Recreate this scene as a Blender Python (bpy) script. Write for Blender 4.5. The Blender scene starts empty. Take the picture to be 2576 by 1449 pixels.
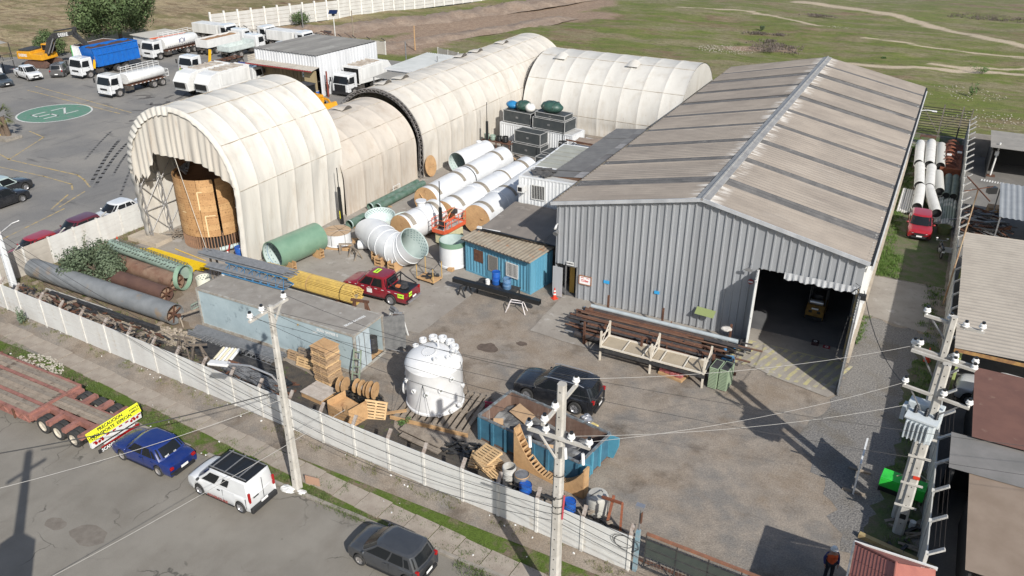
import bpy,bmesh,math,random
import numpy as np
from mathutils import Vector,Matrix,noise
R_=math.radians
PI=math.pi
SC=bpy.context.scene
COL=SC.collection
rnd=random.Random(7)

# ---------------------------------------------------------------- camera
F_PX,PITCH,ROLL,YAW=2041.07,0.47929,0.0027828,-0.485113      # pixel focal length for a 2576 px wide frame
CAM=Vector((20.1124,-44.3298,25.6001))
_fw=Vector((math.sin(YAW)*math.cos(PITCH),math.cos(YAW)*math.cos(PITCH),-math.sin(PITCH)))
_rt=Vector((math.cos(YAW),-math.sin(YAW),0));_up=_rt.cross(_fw)
_c,_s=math.cos(ROLL),math.sin(ROLL)
_rt,_up=_c*_rt+_s*_up,-_s*_rt+_c*_up
cam_d=bpy.data.cameras.new('camera');cam=bpy.data.objects.new('camera',cam_d);COL.objects.link(cam)
cam_d.sensor_width=36;cam_d.lens=F_PX/2576*36;cam_d.clip_end=2000;cam_d.clip_start=0.5
cam.matrix_world=Matrix(((_rt.x,_up.x,-_fw.x,CAM.x),(_rt.y,_up.y,-_fw.y,CAM.y),(_rt.z,_up.z,-_fw.z,CAM.z),(0,0,0,1)))
SC.camera=cam

# ---------------------------------------------------------------- sky and sun
SUN_AZ,SUN_EL=-38.0,35.0        # direction to the sun in the XY plane, degrees from +X; elevation
w=bpy.data.worlds.new('World');SC.world=w;w.use_nodes=True
nt=w.node_tree;nt.nodes.clear()
sky=nt.nodes.new('ShaderNodeTexSky');sky.sky_type='NISHITA';sky.sun_disc=False
sky.sun_elevation=R_(SUN_EL);sky.sun_rotation=R_(90-SUN_AZ);sky.dust_density=1.5;sky.ozone_density=1.0
bg=nt.nodes.new('ShaderNodeBackground');bg.inputs[1].default_value=0.10
ow=nt.nodes.new('ShaderNodeOutputWorld')
nt.links.new(sky.outputs[0],bg.inputs[0]);nt.links.new(bg.outputs[0],ow.inputs[0])
sd=bpy.data.lights.new('sun','SUN');sd.energy=4.2;sd.angle=R_(0.55);sd.color=(1.0,0.965,0.91)
sun=bpy.data.objects.new('sun',sd);COL.objects.link(sun)
_d=Vector((math.cos(R_(SUN_AZ))*math.cos(R_(SUN_EL)),math.sin(R_(SUN_AZ))*math.cos(R_(SUN_EL)),math.sin(R_(SUN_EL))))
sun.rotation_euler=_d.to_track_quat('Z','Y').to_euler()
SC.view_settings.view_transform='Standard';SC.view_settings.look='None'
SC.view_settings.exposure=0.42;SC.view_settings.gamma=1;SC.view_settings.use_curve_mapping=False
SC.render.engine='CYCLES'

def G(x,y,z=0.0):
 """the point of the level plane at height z that photo position (x, y) shows"""
 d=_rt*((x-1288)/F_PX)+_up*(-(y-724.5)/F_PX)+_fw
 t=(z-CAM.z)/d.z
 return CAM+d*t

# ---------------------------------------------------------------- materials
_M={}
def mat(name,col,col2=None,rough=.7,metal=0.0,scale=3.0,amount=.5,fine=.08,fscale=40,bump=.0,bscale=30,streak=False,
  spec=.5,coat=0.0,contrast=(.35,.65),col3=None,scale3=9,c3=(.62,.72),emit=0):
 """weathered surface: two colours mixed by soft noise, a third in patches, fine grain on top, fine bump"""
 if name in _M:return _M[name]
 m=bpy.data.materials.new(name);m.use_nodes=True;n=m.node_tree;N=n.nodes;L=n.links;N.clear()
 out=N.new('ShaderNodeOutputMaterial');b=N.new('ShaderNodeBsdfPrincipled');L.new(b.outputs[0],out.inputs[0])
 b.inputs['Roughness'].default_value=rough;b.inputs['Metallic'].default_value=metal
 b.inputs['Specular IOR Level'].default_value=spec;b.inputs['Coat Weight'].default_value=coat
 tc=N.new('ShaderNodeTexCoord');oi=N.new('ShaderNodeObjectInfo')
 ad=N.new('ShaderNodeVectorMath');ad.operation='ADD';L.new(tc.outputs['Object'],ad.inputs[0])
 ml=N.new('ShaderNodeVectorMath');ml.operation='SCALE';L.new(oi.outputs['Location'],ml.inputs[0]);ml.inputs['Scale'].default_value=.37
 L.new(ml.outputs[0],ad.inputs[1])
 mp=N.new('ShaderNodeMapping');L.new(ad.outputs[0],mp.inputs[0])
 if streak:mp.inputs['Scale'].default_value=(1,1,.12)
 col4=lambda c:(c[0],c[1],c[2],1)if len(c)==3 else c
 src=None
 def nz(sc,det=4,vec=None):
  t=N.new('ShaderNodeTexNoise');t.inputs['Scale'].default_value=sc;t.inputs['Detail'].default_value=det
  t.inputs['Roughness'].default_value=.6
  L.new((vec or mp).outputs[0],t.inputs['Vector']);return t
 def ramp(f,a,c):
  r=N.new('ShaderNodeMapRange');L.new(f,r.inputs[0]);r.inputs[1].default_value=a;r.inputs[2].default_value=c;return r
 rgb=N.new('ShaderNodeRGB');rgb.outputs[0].default_value=col4(col);cur=rgb.outputs[0]
 if col2 is not None:
  t=nz(scale);r=ramp(t.outputs[0],*contrast)
  mu=N.new('ShaderNodeMath');mu.operation='MULTIPLY';L.new(r.outputs[0],mu.inputs[0]);mu.inputs[1].default_value=amount*2 if amount<.5 else 1
  mx=N.new('ShaderNodeMix');mx.data_type='RGBA';L.new(mu.outputs[0],mx.inputs[0]);L.new(cur,mx.inputs[6]);mx.inputs[7].default_value=col4(col2)
  cur=mx.outputs[2]
 if col3 is not None:
  t=nz(scale3,6);r=ramp(t.outputs[0],*c3)
  mx=N.new('ShaderNodeMix');mx.data_type='RGBA';L.new(r.outputs[0],mx.inputs[0]);L.new(cur,mx.inputs[6]);mx.inputs[7].default_value=col4(col3)
  cur=mx.outputs[2]
 if fine:
  t=nz(fscale,3);r=N.new('ShaderNodeMapRange');L.new(t.outputs[0],r.inputs[0])
  r.inputs[1].default_value=.25;r.inputs[2].default_value=.75;r.inputs[3].default_value=1-fine;r.inputs[4].default_value=1+fine
  hs=N.new('ShaderNodeHueSaturation');L.new(cur,hs.inputs['Color']);L.new(r.outputs[0],hs.inputs['Value']);cur=hs.outputs[0]
 L.new(cur,b.inputs['Base Color'])
 if bump:
  t=nz(bscale,5,ad);bp=N.new('ShaderNodeBump');bp.inputs['Strength'].default_value=bump;bp.inputs['Distance'].default_value=.02
  L.new(t.outputs[0],bp.inputs['Height']);L.new(bp.outputs[0],b.inputs['Normal'])
 if emit:
  L.new(cur,b.inputs['Emission Color']);b.inputs['Emission Strength'].default_value=emit
 _M[name]=m
 return m
def glass(name='dark glass',c=(.012,.014,.016)):
 return mat(name,c,rough=.12,fine=0,spec=.3)

# ---------------------------------------------------------------- mesh builder
class MB:
 def __init__(s):s.v=[];s.f=[]
 def add(s,vs,fs):
  o=len(s.v);s.v.extend([tuple(v)for v in vs]);s.f.extend([tuple(i+o for i in f)for f in fs]);return s
 def box(s,c,d,rz=0,tilt=None):
  x,y,z=d[0]/2,d[1]/2,d[2]/2
  vs=[Vector((i*x,j*y,k*z))for i in(-1,1)for j in(-1,1)for k in(-1,1)]
  M=Matrix.Rotation(rz,3,'Z')
  if tilt is not None:M=M@tilt
  vs=[M@v+Vector(c)for v in vs]
  return s.add(vs,[(0,1,3,2),(4,6,7,5),(0,4,5,1),(2,3,7,6),(0,2,6,4),(1,5,7,3)])
 def bb(s,x0,x1,y0,y1,z0,z1):return s.box(((x0+x1)/2,(y0+y1)/2,(z0+z1)/2),(abs(x1-x0),abs(y1-y0),abs(z1-z0)))
 def bar(s,a,b,w=.05,h=None,up=(0,0,1)):
  """rectangular bar from a to b"""
  a,b=Vector(a),Vector(b);h=h or w;d=(b-a);l=d.length
  if l<1e-6:return s
  d/=l;u=Vector(up)
  if abs(d.dot(u))>.98:u=Vector((1,0,0))if abs(d.x)<.9 else Vector((0,1,0))
  x=d.cross(u).normalized();y=x.cross(d).normalized()
  vs=[p+x*(i*w/2)+y*(j*h/2)for p in(a,b)for i,j in((-1,-1),(1,-1),(1,1),(-1,1))]
  return s.add(vs,[(3,2,1,0),(4,5,6,7),(0,1,5,4),(1,2,6,5),(2,3,7,6),(3,0,4,7)])
 def tube(s,pts,r,n=8,caps=True,closed=False):
  pts=[Vector(p)for p in pts];k=len(pts);rs=r if isinstance(r,(list,tuple))else[r]*k
  vs=[];fs=[];px=None
  for i,p in enumerate(pts):
   if closed:d=pts[(i+1)%k]-pts[i-1]
   else:d=pts[min(i+1,k-1)]-pts[max(i-1,0)]
   d.normalize()
   if px is None:
    u=Vector((0,0,1))if abs(d.z)<.9 else Vector((1,0,0));px=d.cross(u).normalized()
   else:
    px=(px-d*px.dot(d)).normalized()
   py=d.cross(px)
   for j in range(n):
    a=2*PI*j/n;vs.append(p+(px*math.cos(a)+py*math.sin(a))*rs[i])
  for i in range(k if closed else k-1):
   for j in range(n):
    a=i*n+j;b=i*n+(j+1)%n;c=((i+1)%k)*n+(j+1)%n;d_=((i+1)%k)*n+j
    fs.append((a,b,c,d_))
  if caps and not closed:
   fs.append(tuple(range(n))[::-1]);fs.append(tuple((k-1)*n+j for j in range(n)))
  return s.add(vs,fs)
 def cyl(s,a,b,r,n=16,r2=None,caps=True):return s.tube([a,b],[r,r if r2 is None else r2],n,caps)
 def pipe(s,a,b,ro,ri,n=28):
  """hollow pipe with wall"""
  a,b=Vector(a),Vector(b);d=(b-a).normalized();u=Vector((0,0,1))if abs(d.z)<.9 else Vector((1,0,0))
  x=d.cross(u).normalized();y=d.cross(x)
  vs=[]
  for p,r in((a,ro),(b,ro),(b,ri),(a,ri)):
   for j in range(n):t=2*PI*j/n;vs.append(p+(x*math.cos(t)+y*math.sin(t))*r)
  fs=[]
  for q in range(4):
   for j in range(n):
    fs.append((q*n+j,q*n+(j+1)%n,((q+1)%4)*n+(j+1)%n,((q+1)%4)*n+j))
  return s.add(vs,fs)
 def lathe(s,prof,n=32,c=(0,0,0),axis='Z'):
  vs=[];fs=[];k=len(prof)
  for r,z in prof:
   for j in range(n):
    t=2*PI*j/n;q=(r*math.cos(t),r*math.sin(t),z)
    if axis=='X':q=(q[2],q[0],q[1])
    if axis=='Y':q=(q[0],q[2],q[1])
    vs.append((q[0]+c[0],q[1]+c[1],q[2]+c[2]))
  for i in range(k-1):
   for j in range(n):fs.append((i*n+j,i*n+(j+1)%n,(i+1)*n+(j+1)%n,(i+1)*n+j))
  return s.add(vs,fs)
 def prism(s,poly,z0,z1):
  """vertical prism over an xy polygon"""
  n=len(poly);vs=[(p[0],p[1],z0)for p in poly]+[(p[0],p[1],z1)for p in poly]
  fs=[tuple(range(n))[::-1],tuple(range(n,2*n))]+[(i,(i+1)%n,n+(i+1)%n,n+i)for i in range(n)]
  return s.add(vs,fs)
 def extr(s,prof,a,b,cap=True):
  """profile points in a plane, given as 3-D points, moved from offset a to offset b"""
  n=len(prof);a,b=Vector(a),Vector(b)
  vs=[Vector(p)+a for p in prof]+[Vector(p)+b for p in prof]
  fs=[(i,(i+1)%n,n+(i+1)%n,n+i)for i in range(n)]
  if cap:fs+=[tuple(range(n))[::-1],tuple(range(n,2*n))]
  return s.add(vs,fs)
 def quad(s,*p):return s.add(p,[tuple(range(len(p)))])
 def grid(s,rows):
  k=len(rows);n=len(rows[0]);vs=[p for r in rows for p in r]
  return s.add(vs,[(i*n+j,i*n+j+1,(i+1)*n+j+1,(i+1)*n+j)for i in range(k-1)for j in range(n-1)])
 def ball(s,c,r,n=12,m=8,sq=(1,1,1),jit=0,seed=0):
  g=random.Random(seed);vs=[(c[0],c[1],c[2]-r*sq[2])];fs=[]
  for i in range(1,m):
   ph=PI*i/m-PI/2
   for j in range(n):
    t=2*PI*j/n;q=1+g.uniform(-jit,jit)
    vs.append((c[0]+r*q*sq[0]*math.cos(ph)*math.cos(t),c[1]+r*q*sq[1]*math.cos(ph)*math.sin(t),c[2]+r*q*sq[2]*math.sin(ph)))
  vs.append((c[0],c[1],c[2]+r*sq[2]));T=len(vs)-1
  for j in range(n):
   fs.append((0,1+(j+1)%n,1+j));fs.append((T,T-n+j,T-n+(j+1)%n))
  for i in range(m-2):
   for j in range(n):
    a=1+i*n+j;b=1+i*n+(j+1)%n;fs.append((a,b,b+n,a+n))
  return s.add(vs,fs)
 def mesh(s,name,m,smooth=False,bevel=0):
  me=bpy.data.meshes.new(name);me.from_pydata(s.v,[],s.f);me.validate()
  bm=bmesh.new();bm.from_mesh(me)
  bmesh.ops.recalc_face_normals(bm,faces=bm.faces)
  bm.to_mesh(me);bm.free()
  if m:me.materials.append(m)
  if smooth:
   me.polygons.foreach_set('use_smooth',[True]*len(me.polygons))
   if smooth!='all' and hasattr(me,'set_sharp_from_angle'):me.set_sharp_from_angle(angle=R_(smooth if smooth is not True else 40))
  return me
 def B(s,name,m,parent=None,smooth=False,loc=None,rz=0,bevel=0,kind=None):
  o=bpy.data.objects.new(name,s.mesh(name,m,smooth));COL.objects.link(o)
  if parent is not None:o.parent=parent
  if loc is not None:o.location=loc
  o.rotation_euler=(0,0,rz)
  if bevel:
   b=o.modifiers.new('bevel','BEVEL');b.width=bevel;b.segments=2;b.limit_method='ANGLE';b.angle_limit=R_(35)
  if kind:o['kind']=kind
  return o

def tag(o,label,cat,group=None,kind=None):
 if label:o['label']=label
 if cat:o['category']=cat
 if group:o['group']=group
 if kind:o['kind']=kind
 return o
def thing(name,label,cat,loc=(0,0,0),rz=0,group=None):
 o=bpy.data.objects.new(name,None);COL.objects.link(o);o.empty_display_size=.3
 o.location=loc;o.rotation_euler=(0,0,rz)
 return tag(o,label,cat,group)
def one(mb,name,m,label,cat,loc=(0,0,0),rz=0,group=None,smooth=False,bevel=0):
 return tag(mb.B(name,m,None,smooth,loc,rz,bevel),label,cat,group)
_kids={}
def kids(o):return[c for c in o.children]
def dup(root,loc=None,rz=None,label=None,group=None,parent=None):
 ch=kids(root)
 c=root.copy();COL.objects.link(c)
 if parent is not None or root.parent is not None:c.parent=parent
 if loc is not None:c.location=loc
 if rz is not None:c.rotation_euler=(0,0,rz)
 if label:c['label']=label
 if group:c['group']=group
 for k in ch:dup(k,parent=c)
 return c
def link(name,me,parent,loc=(0,0,0),rot=(0,0,0)):
 o=bpy.data.objects.new(name,me);COL.objects.link(o);o.parent=parent;o.location=loc;o.rotation_euler=rot;return o
def text(body,size,m,parent,loc,rot,name='lettering',ext=.004,sx=1.0):
 """flat lettering as a mesh"""
 cu=bpy.data.curves.new(name,'FONT');cu.body=body;cu.size=size;cu.extrude=ext;cu.align_x='CENTER';cu.align_y='CENTER'
 cu.resolution_u=2;cu.offset=size*.035
 t=bpy.data.objects.new(name,cu);COL.objects.link(t)
 dg=bpy.context.evaluated_depsgraph_get();me=bpy.data.meshes.new_from_object(t.evaluated_get(dg))
 bpy.data.objects.remove(t);me.materials.clear();me.materials.append(m)
 o=bpy.data.objects.new(name,me);COL.objects.link(o);o.parent=parent;o.location=loc;o.rotation_euler=rot;o.scale=(sx,1,1)
 return o
def poly_sheet(name,pts,z,m,kind='structure',jag=0,seed=0,step=1.0):
 """flat sheet over a polygon; jag roughens its outline"""
 g=random.Random(seed);out=[]
 pts=[Vector((p[0],p[1],0))for p in pts]
 for i,a in enumerate(pts):
  b=pts[(i+1)%len(pts)];L=(b-a).length;k=max(1,int(L/step))if jag else 1
  nrm=Vector((-(b-a).y,(b-a).x,0)).normalized()if L else Vector()
  for q in range(k):
   p=a.lerp(b,q/k);p=p+nrm*(g.uniform(-jag,jag)if q else 0);out.append((p.x,p.y))
 me=bpy.data.meshes.new(name);bm=bmesh.new()
 vs=[bm.verts.new((x,y,z))for x,y in out];f=bm.faces.new(vs);f.normal_update()
 if f.normal.z<0:f.normal_flip()
 bmesh.ops.triangulate(bm,faces=[f]);bm.to_mesh(me);bm.free();me.materials.append(m)
 o=bpy.data.objects.new(name,me);COL.objects.link(o);o['kind']=kind
 return o
# ================================================================= setting
def node_ground(name,build):
 m=bpy.data.materials.new(name);m.use_nodes=True;n=m.node_tree;N,L=n.nodes,n.links;N.clear()
 out=N.new('ShaderNodeOutputMaterial');b=N.new('ShaderNodeBsdfPrincipled');L.new(b.outputs[0],out.inputs[0])
 b.inputs['Roughness'].default_value=.95;b.inputs['Specular IOR Level'].default_value=.15
 tc=N.new('ShaderNodeTexCoord')
 class H:pass
 h=H();h.N,h.L,h.vec,h.b=N,L,tc.outputs['Object'],b
 def nz(sc,det=5,stretch=None,off=0,rough=.6):
  mp=N.new('ShaderNodeMapping');L.new(h.vec,mp.inputs[0]);mp.inputs['Location'].default_value=(off,off*1.7,0)
  if stretch:mp.inputs['Scale'].default_value=stretch
  t=N.new('ShaderNodeTexNoise');t.inputs['Scale'].default_value=sc;t.inputs['Detail'].default_value=det;t.inputs['Roughness'].default_value=rough
  L.new(mp.outputs[0],t.inputs[0]);return t.outputs[0]
 def rng(f,a,c,lo=0,hi=1):
  r=N.new('ShaderNodeMapRange');L.new(f,r.inputs[0])
  for i,v in enumerate((a,c,lo,hi)):r.inputs[1+i].default_value=v
  return r.outputs[0]
 def mix(f,a,c):
  mx=N.new('ShaderNodeMix');mx.data_type='RGBA'
  if isinstance(f,float):mx.inputs[0].default_value=f
  else:L.new(f,mx.inputs[0])
  for i,q in((6,a),(7,c)):
   if isinstance(q,tuple):mx.inputs[i].default_value=(*q,1)
   else:L.new(q,mx.inputs[i])
  return mx.outputs[2]
 def math_(op,a,c=None):
  q=N.new('ShaderNodeMath');q.operation=op
  for i,v in enumerate((a,c)):
   if v is None:continue
   if isinstance(v,(int,float)):q.inputs[i].default_value=v
   else:L.new(v,q.inputs[i])
  return q.outputs[0]
 def val(c,f):
  hs=N.new('ShaderNodeHueSaturation');L.new(c,hs.inputs['Color']);L.new(f,hs.inputs['Value']);return hs.outputs[0]
 h.nz,h.rng,h.mix,h.math,h.val=nz,rng,mix,math_,val
 c=build(h);L.new(c,b.inputs['Base Color'])
 return m
def bumpit(h,f,s=.3,d=.03):
 bp=h.N.new('ShaderNodeBump');bp.inputs['Strength'].default_value=s;bp.inputs['Distance'].default_value=d
 h.L.new(f,bp.inputs['Height']);h.L.new(bp.outputs[0],h.b.inputs['Normal'])

def _field(h):
 sx=h.N.new('ShaderNodeSeparateXYZ');h.L.new(h.vec,sx.inputs[0])
 big=h.nz(.035,5);mid=h.nz(.09,7,(.45,1,1),9,.7);sm=h.nz(.55,7,(.5,1,1),3,.7);fi=h.nz(2.2,6,(.6,1,1),0,.7);streak=h.nz(.25,7,(.4,1,1),5,.7)
 green=h.mix(h.rng(sm,.38,.62),(.105,.135,.030),(.145,.150,.050))
 olive=h.mix(h.rng(fi,.38,.62),(.150,.135,.066),(.235,.205,.125))
 brown=h.mix(h.rng(sm,.38,.62),(.140,.092,.052),(.23,.175,.115))
 straw=h.mix(h.rng(fi,.35,.65),(.25,.195,.11),(.36,.29,.18))
 g=h.rng(h.math('ADD',h.math('MULTIPLY',mid,.5),h.math('MULTIPLY',streak,.5)),.47,.55)
 c=h.mix(g,green,olive)
 c=h.mix(h.math('MULTIPLY',h.rng(big,.48,.60),h.rng(streak,.46,.56)),c,brown)
 c=h.mix(h.math('MULTIPLY',h.rng(h.nz(.8,7,(.35,1,1),44,.75),.56,.64),.75),c,(.115,.095,.045))
 left=h.rng(h.math('ADD',sx.outputs[0],h.math('MULTIPLY',sm,14)),-62,-80)
 dry=h.mix(h.rng(streak,.45,.55),h.mix(h.rng(mid,.44,.54),(.15,.135,.06),straw),h.mix(h.rng(sm,.4,.6),brown,straw))
 c=h.mix(left,c,dry)
 c=h.mix(h.math('MULTIPLY',h.rng(h.nz(1.6,6,(.6,1,1),31),.56,.64),.55),c,(.075,.068,.04))
 for nm_,cc,lo,hi in(('brown',h.mix(h.rng(fi,.35,.65),(.20,.135,.095),(.31,.235,.17)),.25,.75),('track',(.40,.33,.24),.3,.8)):
  at=h.N.new('ShaderNodeAttribute');at.attribute_name=nm_
  c=h.mix(h.rng(h.math('ADD',at.outputs['Fac'],h.math('MULTIPLY',h.math('SUBTRACT',streak,.5),1.6)),lo,hi),c,cc)
 c=h.val(c,h.rng(h.nz(6,5,None,0,.75),.3,.7,.62,1.38))
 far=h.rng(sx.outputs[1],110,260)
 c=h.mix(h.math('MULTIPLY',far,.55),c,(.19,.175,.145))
 bumpit(h,h.nz(4,5),.6,.12)
 return c
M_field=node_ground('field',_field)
def _gravel(h):
 big=h.nz(.22,4);mid=h.nz(.8,5,off=4);fi=h.nz(14,4);ff=h.nz(42,2)
 c=h.mix(h.rng(big,.42,.58),(.222,.180,.138),(.185,.170,.152))
 c=h.mix(h.rng(mid,.40,.66),c,(.27,.232,.190))
 c=h.mix(h.math('MULTIPLY',h.rng(h.nz(.45,5,off=21),.56,.70),.7),c,(.105,.082,.062))
 sp=h.rng(fi,.3,.7,.78,1.22)
 c=h.val(c,sp);c=h.val(c,h.rng(ff,.3,.7,.85,1.16))
 bumpit(h,fi,.7,.03);return c
M_gravel=node_ground('yard gravel',_gravel)
def _gravelR(h):
 fi=h.nz(11,3);ff=h.nz(30,2);big=h.nz(.5,4)
 c=h.mix(h.rng(fi,.35,.65),(.125,.12,.115),(.24,.225,.205));c=h.mix(h.math('MULTIPLY',h.rng(big,.5,.65),.5),c,(.14,.12,.09))
 c=h.val(c,h.rng(ff,.3,.7,.6,1.4));bumpit(h,fi,1.0,.05);return c
M_gravelR=node_ground('loose grey gravel',_gravelR)
def _grassy(h):
 a=h.nz(.7,6);b_=h.nz(2.2,5,off=5);fi=h.nz(18,4)
 c=h.mix(h.rng(a,.46,.60),(.078,.115,.022),(.165,.128,.092))
 c=h.mix(h.rng(b_,.54,.62),c,(.085,.125,.025));c=h.val(c,h.rng(fi,.3,.7,.65,1.3));bumpit(h,fi,.9,.04);return c
M_verge=node_ground('verge grass and soil',_grassy)
def _soil(h):
 a=h.nz(.9,6);fi=h.nz(16,4)
 c=h.mix(h.rng(a,.35,.65),(.155,.118,.082),(.22,.175,.13));c=h.mix(h.rng(h.nz(1.1,5,off=8),.58,.66),c,(.058,.085,.022))
 c=h.val(c,h.rng(fi,.3,.7,.72,1.25));bumpit(h,fi,.8,.04);return c
M_soil=node_ground('dry soil',_soil)
def _asph(h):
 a=h.nz(.35,5,off=2);b_=h.nz(1.2,5,(1,.4,1));fi=h.nz(30,3)
 c=h.mix(h.rng(a,.38,.62),(.185,.170,.145),(.222,.205,.176))
 c=h.mix(h.math('MULTIPLY',h.rng(b_,.5,.7),.35),c,(.15,.132,.11))
 v=h.N.new('ShaderNodeTexVoronoi');v.feature='DISTANCE_TO_EDGE';v.inputs['Scale'].default_value=.33
 ad=h.N.new('ShaderNodeVectorMath');ad.operation='ADD';h.L.new(h.vec,ad.inputs[0])
 q=h.N.new('ShaderNodeTexNoise');q.inputs['Scale'].default_value=1.1;q.inputs['Detail'].default_value=5;h.L.new(h.vec,q.inputs[0]);h.L.new(q.outputs[1],ad.inputs[1]);h.L.new(ad.outputs[0],v.inputs[0])
 crack=h.math('MULTIPLY',h.rng(v.outputs[0],.0,.012,1,0),h.rng(h.nz(.3,3,off=40),.5,.6))
 c=h.mix(h.math('MULTIPLY',crack,.75),c,(.05,.047,.042))
 spot=h.rng(h.nz(3.0,3,off=13),.70,.75);c=h.mix(h.math('MULTIPLY',spot,.5),c,(.07,.065,.058))
 c=h.val(c,h.rng(fi,.3,.7,.86,1.14));bumpit(h,fi,.35,.01);return c
M_street=node_ground('street asphalt',_asph)
def _park(h):
 a=h.nz(.12,5);b_=h.nz(.9,5,(1,.22,1));fi=h.nz(22,3)
 c=h.mix(h.rng(a,.4,.6),(.175,.170,.162),(.235,.222,.200))
 c=h.mix(h.math('MULTIPLY',h.rng(h.nz(.6,6,(.3,1,1),6),.60,.70),.6),c,(.06,.06,.062))
 c=h.mix(h.math('MULTIPLY',h.rng(b_,.56,.68),.4),c,(.11,.108,.105))
 c=h.val(c,h.rng(fi,.3,.7,.85,1.15));bumpit(h,fi,.3,.01);return c
M_park=node_ground('depot asphalt',_park)
def _conc(h):
 a=h.nz(.5,5);b_=h.nz(2.5,6,off=3);fi=h.nz(26,3)
 c=h.mix(h.rng(a,.38,.62),(.30,.275,.24),(.25,.225,.195));c=h.mix(h.math('MULTIPLY',h.rng(b_,.56,.7),.5),c,(.17,.15,.125))
 c=h.mix(h.math('MULTIPLY',h.rng(h.nz(.8,6,off=11),.6,.66),.5),c,(.44,.42,.39))
 c=h.val(c,h.rng(fi,.3,.7,.9,1.1));bumpit(h,fi,.2,.01);return c
M_conc=node_ground('yard concrete',_conc)
def _walk(h):
 a=h.nz(1.2,6);fi=h.nz(30,3)
 c=h.mix(h.rng(a,.35,.65),(.33,.29,.24),(.26,.22,.18));c=h.mix(h.math('MULTIPLY',h.rng(h.nz(5,5,off=2),.6,.7),.5),c,(.13,.11,.085))
 c=h.val(c,h.rng(fi,.3,.7,.86,1.14));bumpit(h,fi,.3,.01);return c
M_walk=node_ground('pavement concrete',_walk)
M_dirt=mat('turned dirt',(.20,.145,.105),(.26,.20,.15),scale=.5,fine=.25,fscale=3,bump=.8,bscale=3,rough=.95,col3=(.13,.09,.065),scale3=1.2)
M_path=mat('pale track',(.33,.27,.20),(.24,.20,.14),scale=1.0,fine=.15,fscale=4,rough=.95)
M_mossdark=mat('dark moss',(.06,.095,.02),(.12,.10,.07),scale=1.2,fine=.3,fscale=12,rough=.95,bump=.6)  # dark green and brown ground cover mixed by noise
M_yellow=mat('yellow road paint',(.42,.30,.11),(.24,.21,.16),contrast=(.4,.6),scale=2,fine=.15,rough=.8)
M_fadedyellow=mat('faded yellow paint',(.40,.36,.18),(.29,.265,.215),scale=2.2,contrast=(.42,.56),fine=.15,rough=.85)
M_wpaint=mat('worn white paint',(.62,.62,.58),(.40,.41,.38),scale=5,fine=.12,rough=.8)
M_hgreen=mat('green ground paint',(.075,.205,.13),(.12,.20,.16),scale=2.2,fine=.12,rough=.8,col3=(.17,.19,.17),scale3=1.4,c3=(.56,.66))
M_kerb=mat('kerb concrete',(.30,.27,.23),(.20,.18,.15),scale=2,fine=.15,rough=.9,bump=.4)

# field: a sheet with low relief; pale tracks and bare soil are worn into it as an attribute
TRK=[([G(*q)[:2]for q in l],w_)for l,w_ in((((2010,5),(2130,20),(2260,38),(2400,75),(2500,100),(2600,120)),1.3),(((2080,152),(2230,168),(2420,176),(2600,186)),.8),(((2170,98),(2330,118),(2600,146)),.5),(((1880,30),(1960,44),(2060,66)),.7),(((2340,162),(2440,170),(2600,172)),.6),(((1700,20),(1900,30)),.5))]
BRN=[([G(*q)[:2]for q in l],w_)for l,w_ in((((1000,120),(1120,80),(1300,50),(1480,34)),5),(((620,75),(900,85),(1130,60)),4),(((1180,52),(1350,30),(1500,6)),4),(((1850,117),(1980,120)),1.5))]
def segd(X,Y_,pl):
 D_=np.full(X.shape,1e9)
 for a,b in zip(pl,pl[1:]):
  ax,ay,bx_,by_=a[0],a[1],b[0],b[1];L2=(bx_-ax)**2+(by_-ay)**2;t=np.clip(((X-ax)*(bx_-ax)+(Y_-ay)*(by_-ay))/L2,0,1);D_=np.minimum(D_,np.hypot(X-ax-t*(bx_-ax),Y_-ay-t*(by_-ay)))
 return D_
g_=MB();rows=[]
xs=list(range(-420,-170,10))+[x for x in range(-170,62,1)]+[x for x in range(62,300,10)]
ys=[-120,-60,-20,20]+[y for y in range(44,180,1)]+[y for y in range(180,620,10)]
for y in ys:
 r=[]
 for x in xs:
  h=0
  if y>62 or x<-100:
   k=min(1,max((y-62)/15,(-100-x)/15 if y>30 else 0,0))
   h=k*(.55*noise.noise(Vector((x*.05,y*.05,0)))+.18*noise.noise(Vector((x*.21,y*.21,3)))+.07*noise.noise(Vector((x*.7,y*.7,6))))
  r.append((x,y,(-.06 if(y>40 or x<-120)and y>10 else-.3)+h))
 rows.append(r)
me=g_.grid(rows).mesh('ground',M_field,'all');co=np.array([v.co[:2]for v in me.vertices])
for nm_,src_ in(('track',TRK),('brown',BRN)):
 v_=np.zeros(len(co))
 for pl,w_ in src_:v_=np.maximum(v_,np.clip(1.6-segd(co[:,0],co[:,1],pl)/w_,0,1))
 me.attributes.new(nm_,'FLOAT','POINT').data.foreach_set('value',v_.astype(np.float32))
o=bpy.data.objects.new('ground',me);COL.objects.link(o);o['kind']='structure'
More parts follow.
